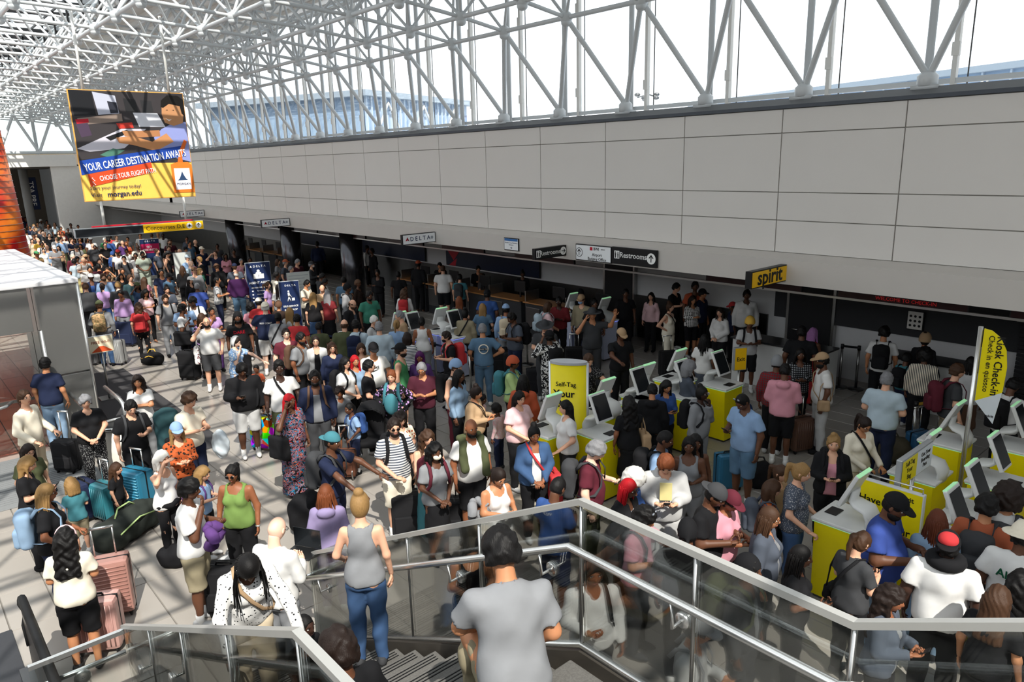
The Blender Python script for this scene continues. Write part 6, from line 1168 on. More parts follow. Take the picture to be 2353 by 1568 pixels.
# back wall under the soffit
struct(flat('wall_back_lower', [box(-58.5, 14, 16.5, 16.7, 0, 2.9)], None, [mat('lower wall paint', 'c9c9ca', .6, 0, .03)]))
struct(flat('wall_wainscot', [box(-58.5, -9.2, 16.44, 16.5, 0, 1.25)], None, [STEELD])); struct(flat('wall_spirit', [box(-9.0, 14, 16.40, 16.5, 1.25, 2.82)], None, [DKWALL]))
struct(flat('wall_front_light_block', [box(-60, 14, -9.2, -9, 0, 6.5)], None, [WALLG]))  # unseen camera-side wall, added to cut low ambient light and deepen contrast
struct(flat('wall_side', [box(14, 14.2, -9, 17, 0, 10.6)], None, [WALLG]))
for n, x in enumerate((-14.5, -8.6)):
    d = flat('door_%d' % (n+1), [bbox(x, x+1.05, 16.34, 16.44, 0, 2.15, .01)], None, [mat('door black', '18181b', .45)]); struct(d); add('door_handle', mk('dh', [tb([(x+.12, 16.32, 1.02), (x+.28, 16.32, 1.02)], .015, 6)]), d, [CHROME]); flat('frame', [box(x-.07, x, 16.36, 16.5, 0, 2.22), box(x+1.05, x+1.12, 16.36, 16.5, 0, 2.22), box(x-.07, x+1.12, 16.36, 16.5, 2.15, 2.22)], d, [STEEL])
# far end of the hall: window band, white beam, dark passage beyond
ew = flat('wall_end_beam', [box(-58.3, -57.7, -9, 11.4, 5.5, 6.25), box(-58.3, -57.9, 9.9, 12.5, 0, 5.5)], None, [mat('end beam white', 'dedcd8', .5)]); struct(ew)
for y in np.arange(-6, 12.5, 2.2):
    put_strut(ew, (-58, y, 6.4), (-58, y+1.1, 8.8), .09, TRUSS); put_strut(ew, (-58, y, 6.4), (-58, y-1.1, 8.8), .09, TRUSS); put_strut(ew, (-58.6, y, 6.3), (-58.6, y, 10.5), .10, TRUSS)
put_strut(ew, (-58, -8, 6.42), (-58, 12.5, 6.42), .09, TRUSS)
struct(flat('window_end', [box(-58.75, -58.7, -9, 12.5, 6.3, 10.5)], None, [glass_mat('end window glass', (.84, .89, .87, 1), .8)]))
struct(flat('wall_end_side', [box(-58.7, -58.4, 12.4, 16.7, 0, 3.0)], None, [mat('pale end wall', 'bdbdbb', .6)]))
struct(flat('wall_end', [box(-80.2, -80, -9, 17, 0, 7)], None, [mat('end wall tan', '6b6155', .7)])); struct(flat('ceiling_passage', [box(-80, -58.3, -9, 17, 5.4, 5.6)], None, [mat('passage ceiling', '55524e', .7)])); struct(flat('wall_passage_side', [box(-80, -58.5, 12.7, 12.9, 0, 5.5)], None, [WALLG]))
for x, y in ((-70, 7.2), (-66, 9.4), (-63.5, 11.0)): struct(add('trim_column', mk('c', [tb([(x, y, 0), (x, y, 5.4)], .3, 14)]), None, [WALLG]))
# neighbouring buildings and the airfield light mast
CORR = mat('corrugated blue grey', '7f95ae', .5, 0, .1, 3)
def building(ox, oy, ang, L, D, z1, label, rib=.5):
    b = thing('building', label, 'building', (ox, oy, 0), math.radians(ang)); flat('wall', [box(0, L, 0, D, 0, z1)], b, [CORR]); flat('roof', [box(-.5, L+.5, -.5, D+.5, z1, z1+.35)], b, [mat('roof edge grey', '8e9aa6', .6)])
    o = flat('ribs', [box(x, x+.12, -.12, 0, 4, z1) for x in np.arange(0, L-.2, rib)], b, [mat('rib pale', 'a9b8c8', .5)]); o['kind'] = 'stuff'
    for q in range(int(L/4)): add('brace', mk('br', [tb([(q*4, -.3, 6), (q*4+2, -.3, z1-.3), (q*4+4, -.3, 6)], .09, 5)]), b, [WHITE])
    return b
building(-41.4, 24.4, 111, 12.2, 14, 9.2, 'blue-grey corrugated building with a flat roof seen through the far windows')
building(-39.2, 55.9, -17.9, 60, 12, 9.2, 'long low building with a blue roof edge seen through the near windows', 1.6)
m_ = thing('light_mast', 'tall airfield floodlight mast seen beyond the window wall', 'floodlight', (-35.0, 44, 0)); add('pole', mk('p', [tb([(0, 0, 0), (0, 0, 9.7)], .12, 8)]), m_, [STEELD])
for a in range(5): add('lamp', mk('l', [ball((.75*math.cos(a*1.26), .75*math.sin(a*1.26), 9.2+.3*(a % 2)), (.22, .22, .14), 0)+(0,), tb([(0, 0, 9.5), (.75*math.cos(a*1.26), .75*math.sin(a*1.26), 9.3)], .04, 5)]), m_, [STEELD])
# ================= STAIRS =================
ZL = 2.14; XC = -2.74; YN = 1.09; YF = 2.89; SL = .509
sc_ = thing('staircase', 'granite stair with a glass and steel balustrade in the foreground', 'staircase')
GRAN = mat('granite tread', '5e5c59', .6, 0, .45, 90); WST = mat('white stringer', 'cfcbc2', .55)
n = 14; rise = ZL/n; run = rise/SL
gv = mk('tread', [bbox(0, run+.02, YN+.06, YF-.10, -.05, 0, .008)]+[box(.03+.03*q, .038+.03*q, YN+.1, YF-.14, 0, .004, 1) for q in range(3)], False)
rs_ = mk('riser', [box(0, .015, YN+.06, YF-.10, -rise-.0, -.05)], False)
for i in range(n-1): z = ZL-rise*(i+1); x = XC-run*(i+1); add('tread', gv, sc_, [GRAN, BLACKP], Matrix.Translation((x, 0, z))); add('riser', rs_, sc_, [WST], Matrix.Translation((x+run, 0, z+rise)))
flat('landing', [bbox(XC, -1.1, YN+.06, YF-.1, ZL-.12, ZL, .01)], sc_, [GRAN])
n2 = 9
for i in range(n2): z = ZL+rise*(i+1); x = -1.1+run*i; add('tread', gv, sc_, [GRAN, BLACKP], Matrix.Translation((x, 0, z))); add('riser', rs_, sc_, [WST], Matrix.Translation((x, 0, z)))
def railz(x): return ZL+SL*min(x-XC, 0)+SL*max(x+1.12, 0)
XE = -6.72; pathx = [XE, XC, -1.12, 1.6]
for side, y in (('far', YF), ('near', YN)):
    off = .0
    poly = [(x, railz(x)+.02) for x in pathx]+[(x, railz(x)-.30) for x in reversed(pathx)]
    flat('stringer', [prism([(x, z-.0) for x, z in poly], y-.03, y+.03)], sc_, [mat('stringer bronze', '5b5650', .35, .6)])
    inn = -1 if side == 'far' else 1
    flat('inner_stringer', [prism([(x, z-.22) for x, z in poly], y+inn*.08-.02, y+inn*.08+.02)], sc_, [WST])
    add('base_rail', mk('br', [tb([(x, y, railz(x)+.05) for x in pathx], .022, 8)]), sc_, [CHROME])
    flat('top_rail', [prism([(x, railz(x)+1.05) for x in pathx]+[(x, railz(x)+1.012) for x in reversed(pathx)], y-.021, y+.021)], sc_, [RAILT])
    yi = y+inn*.10; hx = [XE-.25]+pathx
    hp = [(XE-.12, yi, railz(XE)+.56), (XE-.18, yi, railz(XE)+.68)]+[(x, yi, railz(x)+.77) for x in pathx]
    add('handrail', mk('hr', [tb(hp, .026, 10)]), sc_, [CHROME])
    for x in (-6.3, -5.2, -4.0, -3.0, -2.0, -1.2, 0, .9): add('rail_bracket', mk('rb', [tb([(x, y, railz(x)+.60), (x, y+inn*.09, railz(x)+.60), (x, yi, railz(x)+.75)], .012, 6), ball((x, y, railz(x)+.60), (.05, .018, .05), 0)+(0,)]), sc_, [CHROME])
    segs = [XE, -5.7, -4.72, -3.74, XC, -1.93, -1.12, -.3, .6, 1.6]
    for a, b in zip(segs[:-1], segs[1:]):
        flat('glass_pane', [prism([(a+.012, railz(a)+.06), (b-.012, railz(b)+.06), (b-.012, railz(b)+1.01), (a+.012, railz(a)+1.01)], y-.006, y+.006)], sc_, [GLASS])
    for x in segs[1:-1] if side == 'far' else (XC, -4.72, -3.74, -5.7): add('post', mk('po', [tb([(x, y, railz(x)+.04), (x, y, railz(x)+1.02)], .011, 6)]), sc_, [STEEL])
# end guards at the foot of the stairs
for y0, y1 in ((YN, .35), (YF, 3.35)):
    flat('glass_pane', [box(XE-.006, XE+.006, min(y0, y1), max(y0, y1), .1, 1.08)], sc_, [GLASS]); flat('top_rail', [box(XE-.02, XE+.02, min(y0, y1), max(y0, y1), 1.08, 1.12)], sc_, [CHROME])
    add('handrail', mk('h2', [tb([(XE-.08, y0, .84), (XE-.08, y1, .84)], .024, 8)]), sc_, [CHROME]); add('rail_bracket', mk('rb', [ball((XE-.02, (y0+y1)/2, .80), (.02, .07, .07), 2)+(0,), tb([(XE, (y0+y1)/2, .80), (XE-.08, (y0+y1)/2, .84)], .014, 6)]), sc_, [CHROME])
# glazed well guard and escalator beyond and before the stair
def escalator(y0, x_newel, label, up=1):
    e = thing('escalator', label, 'escalator'); zt = lambda x: max(0, (x-(x_newel+2.4)))*.577
    xs = [x_newel, x_newel+.9, x_newel+2.4, x_newel+6.2]
    flat('floor_plate', [bbox(x_newel-1.1, x_newel+1.0, y0-1.0, y0-.08, 0, .02, .005)], e, [mat('comb plate', '45464a', .5, .5, .1, 30)])
    for y in (y0, y0-1.08):
        flat('balustrade_panel', [prism([(x, zt(x)+.12) for x in xs]+[(x, zt(x)+.92) for x in reversed(xs)], y-.02, y+.02)], e, [mat('bronze panel', '4b4136', .3, .7)])
        flat('skirt', [prism([(x, zt(x)-.1) for x in xs]+[(x, zt(x)+.14) for x in reversed(xs)], y-.14, y+.14)], e, [STEELD])
        pts = [(x_newel+.1, y, .42), (x_newel-.03, y, .60), (x_newel-.03, y, .84), (x_newel+.1, y, .96)]+[(x, y, zt(x)+.99) for x in xs[1:]]
        V, F = tube(pts, .042, 8, 1.); add('handrail', mk('hr', [(V, F, 0)]), e, [RUB])
    for i in range(10): x = x_newel+2.4+i*.36; flat('step', [box(x, x+.4, y0-.96, y0-.1, zt(x+.36)-.22, zt(x+.36))]+[box(x, x+.4, y0-.94+q*.1, y0-.90+q*.1, zt(x+.36), zt(x+.36)+.008) for q in range(8)], e, [mat('step metal', '6b6c6e', .4, .7)])
    return e
escalator(.50, -8.36, 'escalator with black rubber handrails and bronze panels at lower left')
# ================= VESTIBULE AND LEFT SIDE =================
v = thing('vestibule', 'brushed steel entrance vestibule with a flat pale roof at the left', 'vestibule')
VM = mat('vestibule steel', '9a9a98', .36, .85, .14, 1.1, 0, .5, None, (1, 1, .5))
flat('roof', [bbox(-23.3, -15.75, -2.5, 2.82, 3.10, 3.19, .02)], v, [mat('vestibule roof', 'cfcfd2', .55, .1, .03)])
for k in range(4): flat('cladding_panel', [bbox(-15.86, -15.80, -2.5+k*1.12+.01, -2.5+(k+1)*1.12-.01, 2.28, 3.10, .006)], v, [VM])
for z0, z1 in ((.0, 1.36), (1.38, 3.10)): flat('cladding_panel', [bbox(-15.95, -15.79, 2.08, 2.78, z0+.005, z1-.005, .008)], v, [VM]); 
for k in range(7): flat('cladding_panel', [bbox(-16.9-k*1.05+.01, -15.95-k*1.05-.0, 2.72, 2.80, .01, 3.1, .006)], v, [VM])
add('corner_trim', mk('ct', [tb([(-15.79, 2.79, 0), (-15.79, 2.79, 3.1)], .03, 8), tb([(-15.79, 2.08, 0), (-15.79, 2.08, 2.28)], .03, 8)]), v, [CHROME])
for k in range(3): flat('glass_pane', [box(-15.84, -15.82, -2.3+k*1.46, -.88+k*1.46, .05, 2.26)], v, [GLASS]); flat('mullion', [box(-15.86, -15.80, -.88+k*1.46, -.84+k*1.46, 0, 2.28), box(-15.86, -15.80, -2.3+k*1.46, -.88+k*1.46, 1.0, 1.06)], v, [STEEL])
for k in range(5): flat('glass_pane', [box(-22+k*1.2, -20.85+k*1.2, .45, .47, .05, 2.4)], v, [GLASS]); flat('mullion', [box(-22.03+k*1.2, -21.97+k*1.2, .42, .5, 0, 2.5)], v, [STEELD])
for k in range(2): add('pull_handle', mk('ph', [tb([(-15.74+.0, .3+k*.7, .6), (-15.5, .3+k*.7, .75), (-15.5, .3+k*.7, 1.0), (-15.5, .6+k*.7, 1.05), (-15.74, .72+k*.7, 1.05)], .03, 8)]), v, [CHROME])
mt = flat('entrance_mat', [bbox(-21, -13.5, 3.0, 4.45, .0, .014, .004)], None, [mat('charcoal mat', '3a393b', .95, 0, .2, 60, .3)]); mt['label'] = 'dark charcoal floor mat beside the silver vestibule'; mt['category'] = 'mat'
mt = flat('floor_grating', [bbox(-15.6, -13.2, -1.5, 2.3, .0, .012, .004)]+[box(-15.5+.09*i, -15.46+.09*i, -1.4, 2.2, .012, .018) for i in range(24)], None, [mat('ribbed mat grey', '77797a', .9, 0, .1, 40)]); mt['label'] = 'grey ribbed entrance matting in front of the vestibule door'; mt['category'] = 'mat'
for y, x1 in ((2.95, -14.3), (2.35, -13.9)):
    g = add('guard_rail', mk('gr', [tb([(-15.7, y, 1.0), (x1-.25, y, 1.0), (x1-.07, y, .96), (x1, y, .82), (x1, y, 0)], .038, 10)]), None, [CHROME]); g['label'] = 'curved stainless guard rail '+('behind' if y > 2.6 else 'beside')+' the steel bin'; g['category'] = 'rail'
tr = thing('litter_bin', 'round white litter bin with open top by the vestibule', 'bin', (-13.38, 2.62, 0)); add('body', mk('b', [tb([(0, 0, 0), (0, 0, .03), (0, 0, .9)], [.24, .25, .29], 24)]), tr, [mat('bin shell', 'cfcac0', .35)]); add('rim', mk('r', [tb([(.29*math.cos(a), .29*math.sin(a), .92) for a in np.linspace(0, 2*PI, 25)], .03, 8)]), tr, [CHROME]); add('liner', mk('l', [tb([(0, 0, .905), (0, 0, .91)], [.26, .26], 20)]), tr, [BLACKP])
def column(x, y, z0, z1, r, m, label, cat='column', name='column'):
    o = add(name, mk(name, [tb([(x, y, z0), (x, y, z1)], r, 28)]), None, [m]); o['label'] = label; o['category'] = cat; return o
CM = mat('column steel', '4c4c50', .22, .9, .15, 2, 0, .5, None, (3, 3, .3))
for x, l in ((-34.6, 'steel clad column furthest down the hall, left of three'), (-28.6, 'steel clad column behind the middle hanging airline sign'), (-23.6, 'steel clad column nearest the camera under the soffit')): column(x, 12.95, 0, 2.82, .40, CM, l)
rc = thing('red_banner_column', 'tall round column wrapped in a glossy red and orange wire-lined print', 'column', (-30, 2.62, 0))
rm = mat('red orange print', 'c9281a', .35); nt = rm.node_tree; vv = nt.nodes.new('ShaderNodeTexNoise'); vv.inputs['Scale'].default_value = .9; vv.inputs['Detail'].default_value = 2; rr = nt.nodes.new('ShaderNodeValToRGB'); rr.color_ramp.elements[0].color = col('b81418'); rr.color_ramp.elements[0].position = .42; rr.color_ramp.elements[1].color = col('f08a2a'); rr.color_ramp.elements[1].position = .72
tcn = nt.nodes.new('ShaderNodeTexCoord'); nt.links.new(tcn.outputs['Object'], vv.inputs['Vector']); nt.links.new(vv.outputs['Fac'], rr.inputs[0]); nt.links.new(rr.outputs[0], nt.nodes['Principled BSDF'].inputs['Base Color'])
add('printed_wrap', mk('w', [tb([(0, 0, 0), (0, 0, 7.3)], [1.55, 1.2], 40)]), rc, [rm])
for i in range(36): z = .2*i+.1; r = 1.55-.35*z/7.3+.01; add('wire_hoop', mk('h', [tb([(r*math.cos(a), r*math.sin(a), z) for a in np.linspace(0, 2*PI, 41)], .008, 4)]), rc, [STEEL])
# ================= SIGNS =================
def sign_box(name, label, o, r, u, w, h, d, face, cat='sign', edge=None, group=None):
    """o = centre; r = reading direction, u = up"""
    M = frame(o, r, u); s = thing(name, label, cat); s.matrix_world = M
    flat('cabinet', [bbox(-w/2, w/2, -h/2, h/2, -d/2, d/2, .008)], s, [edge or BLACKP]); flat('face', [quad((-w/2+.02, -h/2+.02, d/2+.004), (w/2-.02, -h/2+.02, d/2+.004), (w/2-.02, h/2-.02, d/2+.004), (-w/2+.02, h/2-.02, d/2+.004))], s, [face]); return s
def stx(s, txt, x, y, size, m, z, bold=0., align='CENTER', sx=1.): return text_obj(txt, size, s, m, Matrix.Translation((x, y, z)), bold, 'lettering', align, .001, sx)
def poly2(s, pts, m, z, name='symbol'): return flat(name, [(np.array([(x, y, z) for x, y in pts]), [np.array([range(len(pts))])], 0)], s, [m])
def disc(s, x, y, r, m, z, n=24): return poly2(s, [(x+r*math.cos(a), y+r*math.sin(a)) for a in np.linspace(0, 2*PI, n+1)[:-1]], m, z)
def arrow(s, x, y, r, m, z, ang=90):
    a = math.radians(ang); c, sn = math.cos(a), math.sin(a); R_ = lambda px, py: (x+px*c-py*sn, y+px*sn+py*c)
    for pts in ([(-.62, -.09), (.5, -.09), (.5, .09), (-.62, .09)], [(.72, 0), (.12, .52), (.02, .38), (.42, 0)], [(.72, 0), (.42, 0), (.02, -.38), (.12, -.52)]): poly2(s, [R_(px*r, py*r) for px, py in pts], m, z)
def restroom(s, x, y, h, m, bgm, z):
    poly2(s, [(x-h*.42, y-h*.5), (x+h*.42, y-h*.5), (x+h*.42, y+h*.5), (x-h*.42, y+h*.5)], bgm, z)
    for q in (-1, 1):
        disc(s, x+q*h*.2, y+h*.3, h*.09, m, z+.002, 10); poly2(s, [(x+q*h*.2-h*.11, y+h*.17), (x+q*h*.2-h*.07, y-h*.42), (x+q*h*.2+h*.07, y-h*.42), (x+q*h*.2+h*.11, y+h*.17)], m, z+.002)
UPV = (0, 0, 1); PX = (0, 1, 0)       # signs that face +X read along +Y
FACE_L = mat('lit white sign face', 'cfd2d4', .5, 0, .02, 2, 0, .3, .12)
def brackets(s, w, h): add('bracket', mk('bk', [tb([(w/2, q*h*.3, 0), (w/2+.09, q*h*.3, 0)], .02, 6) for q in (-1, 1)]), s, [BLACKP])
def tri(s, x, y, h, z): poly2(s, [(x-h*.55, y-h*.4), (x, y+h*.6), (x, y-h*.15)], REDS, z); poly2(s, [(x+h*.55, y-h*.4), (x, y-h*.15), (x, y+h*.6)], mat('darker red', '7f1424', .5), z)
for x, lb in ((-17.26, 'white hanging airline sign with red triangle, nearest of three'), (-26.81, 'white hanging airline sign with red triangle, middle of three'), (-36.13, 'white hanging airline sign furthest left behind the yellow sign')):
    s = sign_box('hanging_sign', lb, (x, 11.59, 3.07), PX, UPV, 1.12, .29, .10, FACE_L); brackets(s, 1.12, .29); tri(s, -.40, 0, .12, .058); stx(s, 'D E L T A', .03, 0, .165, TXN, .058, .012); disc(s, .43, .0, .045, mat('grey print', '9aa0a8'), .058)
s = sign_box('hanging_sign', 'black hanging restrooms sign with white arrow', (-12.03, 11.66, 3.07), PX, UPV, 1.0, .25, .10, BLACKP); brackets(s, 1.0, .25); restroom(s, -.40, 0, .16, TXK, TXW, .058); stx(s, 'Restrooms', -.03, 0, .148, TXW, .058, .008); disc(s, .39, 0, .095, TXW, .058); arrow(s, .39, 0, .10, TXK, .061, 0)
s = sign_box('hanging_sign', 'yellow hanging airline sign with black lowercase lettering', (-6.55, 11.60, 3.07), PX, UPV, 1.18, .30, .12, SIGNY); brackets(s, 1.18, .30); stx(s, 'spirit', 0, .01, .36, TXK, .068, .022, 'CENTER', 1.1)
PYR = (1, 0, 0)
s = sign_box('wall_sign', 'white airport badging office sign on the fascia', (-11.08, 12.12, 3.07), PYR, UPV, 1.08, .37, .05, FACE_L)
s.matrix_world = frame((-11.08, 12.12, 3.07), PYR, UPV)
disc(s, -.42, 0, .105, TXK, .031); disc(s, -.42, 0, .092, FACE_L, .033); arrow(s, -.42, 0, .11, TXK, .036, 90); stx(s, 'Airport', .12, -.03, .095, TXK, .033, .006); stx(s, 'Badging Office', .12, -.125, .095, TXK, .033, .006); stx(s, 'BWI', .10, .10, .09, TXK, .033, .014); poly2(s, [(-.09, .065), (-.01, .065), (-.01, .14), (-.09, .14)], REDS, .034); stx(s, 'AIRPORT', .30, .10, .03, TXK, .033)
s = sign_box('wall_sign', 'black restrooms sign with up arrow on the fascia', (-9.92, 12.12, 3.08), PYR, UPV, 1.22, .37, .05, BLACKP); restroom(s, -.46, .02, .17, TXK, TXW, .031); stx(s, 'Restrooms', -.01, .02, .165, TXW, .033, .008); disc(s, .47, .0, .115, TXW, .031); arrow(s, .47, 0, .12, TXK, .034, 90)
s = sign_box('wall_sign', 'small white and blue crew entrance notice on the fascia', (-13.9, 12.14, 3.08), PYR, UPV, .56, .32, .02, FACE_L); poly2(s, [(-.25, .08), (.25, .08), (.25, .14), (-.25, .14)], mat('notice blue', '3c6ea8'), .016); stx(s, 'Known Crew Members\nEntrance', 0, .01, .05, TXN, .016); arrow(s, .0, -.09, .06, TXN, .018, 0)
LED = mat('led strip', '2a0e10', .3, 0, .3, 3); LEDT = mat('led red text', '8a1414', .4, 0, 0, 1, 0, .3, .5)
for n_, (x0, x1, tt) in enumerate(((-8.62, -6.53, 'WELCOME'), (-5.86, -3.75, 'WELCOME TO CHECK-IN'), (-3.2, -1.0, ''), (-14.6, -12.4, ''), (-17.9, -15.9, ''), (-20.9, -18.9, ''), (-24.5, -22.4, ''), (-28, -26, ''), (-31.5, -29.5, ''))):
    s = sign_box('led_display', 'long dark red message display under the soffit, number %s from the right' % ['three', 'two', 'one', 'four', 'five', 'six', 'seven', 'eight', 'nine'][n_], ((x0+x1)/2, 12.88, 2.68), PYR, UPV, x1-x0, .15, .06, LED, 'display')
    if tt: stx(s, tt, .1, 0, .085, LEDT, .036)
s = flat('trim_4', [box(-58, 3.5, 12.84, 12.9, 2.58, 2.62), box(-58, 3.5, 12.86, 12.92, 2.74, 2.82)], None, [STEEL]); struct(s)
NV = mat('backwall navy', '161f38', .35); 
for i, (x0, x1, red) in enumerate(((-22.6, -17.4, 1), (-29.0, -24.0, 0), (-36, -31, 1))):
    s = sign_box('wall_graphic', ['navy backlit wall graphic with red shape behind the nearest airline counters', 'navy wall graphic behind the middle airline counters', 'navy wall graphic behind the left airline counters'][i], ((x0+x1)/2, 16.42, 1.62), PYR, UPV, x1-x0, .62, .05, NV, 'wall graphic')
    if red: poly2(s, [(-(x1-x0)/2+.1, .29), (-(x1-x0)/2+.9, .29), (-(x1-x0)/2+.5, -.1)], REDS, .036); poly2(s, [(-(x1-x0)/2+.2, -.29), (-(x1-x0)/2+.7, -.0), (-(x1-x0)/2+.6, -.29)], REDS, .036)
# big yellow directional sign and poster
s = sign_box('directional_sign', 'long hanging sign, yellow end reading Concourses D,E with arrow', (-19.9, 5.13, 3.71), PX, UPV, 2.98, .22, .12, mat('unlit sign panel', '25272b', .35), 'sign', mat('frame grey', 'aab0b4', .4, .5))
flat('yellow_face', [quad((.02, -.105, .068), (1.48, -.105, .068), (1.48, .105, .068), (.02, .105, .068))], s, [SIGNY]); stx(s, 'Concourses D,E', .55, 0, .142, TXK, .071); flat('red_rail', [box(-1.1, 1.25, .12, .15, -.03, .03)], s, [REDS])
for x in (1.13, 1.36): disc(s, x, 0, .075, TXW, .071)
arrow(s, 1.36, 0, .08, TXK, .074, 90); poly2(s, [(1.125, -.05), (1.135, -.05), (1.14, .0), (1.14, .05), (1.12, .05), (1.12, 0)], TXK, .074); poly2(s, [(1.07, -.015), (1.19, -.015), (1.13, .022)], TXK, .074)
PW, PH = 2.78, 2.77
ps = sign_box('hanging_poster', 'large square hanging poster about careers, with a man at a keyboard', (-21.6, 5.70, 5.76), PX, UPV, PW, PH, .06, mat('poster yellow', 'f2c35a', .5), 'poster', mat('poster edge', 'd9a050'))
def pp(u, v_): return ((u-.5)*PW*.985, (.5-v_)*PH*.985)
def pq(pts, c, lvl, nm='print'): return poly2(ps, [pp(*q) for q in pts], mat('poster '+c, c, .5, 0, .03), .034+lvl*.0012, nm)
pq([(0, 0), (1, 0), (1, .665), (0, .66)], '3a3638', 1); pq([(0, .66), (1, .55), (1, .62), (0, .62)], '2a292c', 1.5)
pq([(0, .0), (.19, .01), (.20, .22), (.02, .23)], '1b1c20', 2); pq([(.195, .01), (.385, .04), (.40, .20), (.22, .215)], 'b9bccb', 2); pq([(.31, .09), (.39, .10), (.395, .195), (.325, .20)], '2c2e38', 3)
pq([(.45, .06), (.56, .07), (.57, .19), (.46, .18)], '262628', 2); pq([(.60, .07), (.70, .08), (.71, .20), (.61, .19)], '2e2e30', 2); pq([(.04, .25), (.42, .20), (.42, .27), (.05, .31)], '8a7a70', 2)
pq([(.0, .52), (.40, .34), (.62, .34), (.40, .52), (.1, .55)], 'c9c6d0', 2.5); pq([(.52, .19), (.74, .19), (.80, .32), (.56, .32)], 'd9dae2', 3); pq([(.36, .29), (.50, .28), (.51, .33), (.38, .34)], 'c23a30', 3); pq([(.02, .30), (.12, .29), (.14, .40), (.05, .42)], '4a3a4e', 3); pq([(.02, .26), (.13, .25), (.13, .285), (.03, .30)], 'b02030', 3.2)
pq([(.25, .42), (.44, .35), (.48, .37), (.29, .45)], '1d1d20', 3.5); pq([(.18, .58), (.30, .52), (.40, .54), (.28, .61)], '4d7a6a', 3.5)
pq([(.70, .52), (.68, .42), (.76, .34), (.90, .27), (1, .27), (1, .66), (.80, .60)], '8d96cc', 4); pq([(.40, .36), (.56, .36), (.74, .35), (.74, .41), (.56, .42), (.42, .41)], 'b07a52', 5); pq([(.34, .42), (.50, .41), (.66, .46), (.80, .38), (.86, .46), (.68, .55), (.48, .49), (.36, .47)], 'c48a5c', 6)
pq([(.79, .12), (.82, .08), (.90, .06), (.97, .09), (.99, .18), (.97, .28), (.88, .31), (.80, .28), (.78, .20)], 'c08a60', 7, 'portrait'); pq([(.78, .13), (.79, .07), (.85, .02), (.95, .02), (1, .06), (1, .22), (.97, .19), (.96, .12), (.86, .10), (.80, .14)], '15120f', 8); pq([(.81, .235), (.84, .25), (.87, .245), (.84, .265)], 'eee0d8', 8.5); pq([(.82, .16), (.84, .155), (.84, .165)], '20150f', 8.5); pq([(.88, .16), (.90, .155), (.90, .165)], '20150f', 8.5)
pq([(0, .63), (.94, .50), (.95, .60), (0, .76)], '1f46a0', 9, 'blue_band'); pq([(.05, .755), (.62, .655), (.63, .75), (.06, .87)], 'd94a24', 10, 'red_band')
pq([(.80, .68), (.86, .66), (.97, .66), (1, .69), (1, .96), (.80, .96)], 'e87a2a', 10, 'badge'); pq([(.825, .72), (.975, .72), (.975, .93), (.825, .93)], 'f2eff4', 11, 'badge'); pq([(.87, .66), (.90, .55), (.96, .44), (.985, .46), (.92, .60), (.92, .66)], 'e06a24', 10.5, 'lanyard')
pq([(.87, .82), (.885, .79), (.90, .75), (.915, .79), (.93, .82), (.95, .84), (.85, .84)], '2c4468', 12)
def ptx(t, u, v_, size, m, ang, bold=0, sx=1.): x, y = pp(u, v_); return text_obj(t, size, ps, m, Matrix.Translation((x, y, .055))@Matrix.Rotation(math.radians(ang), 4, 'Z'), bold, 'lettering', 'LEFT', .001, sx)
ptx('YOUR CAREER DESTINATION AWAITS', .03, .70, .265, TXW, 8.0, .014, .56); ptx('CHOOSE YOUR FLIGHT PATH', .145, .80, .175, TXW, 7.5, .012, .60); ptx('Start your journey today!', .05, .885, .12, TXN, 1); ptx('Visit', .05, .95, .15, TXN, 1); ptx('morgan.edu', .19, .948, .175, TXN, 1, .018); ptx('MORGAN', .835, .875, .085, TXN, 0)
for i in range(7): x, y = pp(.085+.008*(i % 3), .79+.012*i); disc(ps, x, y, .014, TXW, .052, 6)
for x in (-1.02, 1.05):
    for q in (0, 1): add('hanger', mk('hg', [tb([(x, -PH/2 if q else PH/2, 0), (x, -2.0 if q else 3.3, 0)], .035, 8)]), ps, [WHITE])
# small signs far down the hall
s = sign_box('hanging_sign', 'small black and green exit direction sign far down the hall', (-46, 11.2, 4.0), PX, UPV, 1.3, .26, .08, BLACKP); stx(s, 'Elevator to\nConcourses', -.05, 0, .09, mat('sign green', '58c048'), .05); disc(s, .52, 0, .08, TXW, .05)
s = sign_box('standing_banner', 'tall navy checkpoint banner hanging by the far passage', (-66, 9.75, 3.6), PX, UPV, .8, 2.4, .06, NAVY); text_obj('TSA PRE', .5, s, TXW, Matrix.Translation((0, 0, .04))@Matrix.Rotation(-PI/2, 4, 'Z'), .01)
# floor standing signs
def floor_sign(x, y, rz, w, h, z0, label, face, name='floor_sign', cat='sign', edge=None):
    s = thing(name, label, cat, (x, y, 0), rz)     # faces local -Y
    flat('board', [bbox(-w/2, w/2, -.035, .035, z0, z0+h, .01)], s, [edge or mat('frame silver', 'b7bbbf', .35, .6)]); f = flat('face', [quad((-w/2+.015, -.038, z0+.015), (w/2-.015, -.038, z0+.015), (w/2-.015, -.038, z0+h-.015), (-w/2+.015, -.038, z0+h-.015))], s, [face])
    flat('base', [bbox(-w/2*.8, w/2*.8, -.2, .2, 0, .03, .008)], s, [STEELD])
    if z0 > .2: add('post', mk('p', [tb([(0, 0, 0), (0, 0, z0)], .025, 8)]), s, [STEEL])
    return s
FM_ = lambda x, z, d=.041: Matrix(((1, 0, 0, x), (0, 0, -1, -d), (0, 1, 0, z), (0, 0, 0, 1)))
def ft(s, t, x, z, size, m, bold=.006, d=.041, sx=1.): return text_obj(t, size, s, m, FM_(x, z, d), bold, 'lettering', 'CENTER', .001, sx)
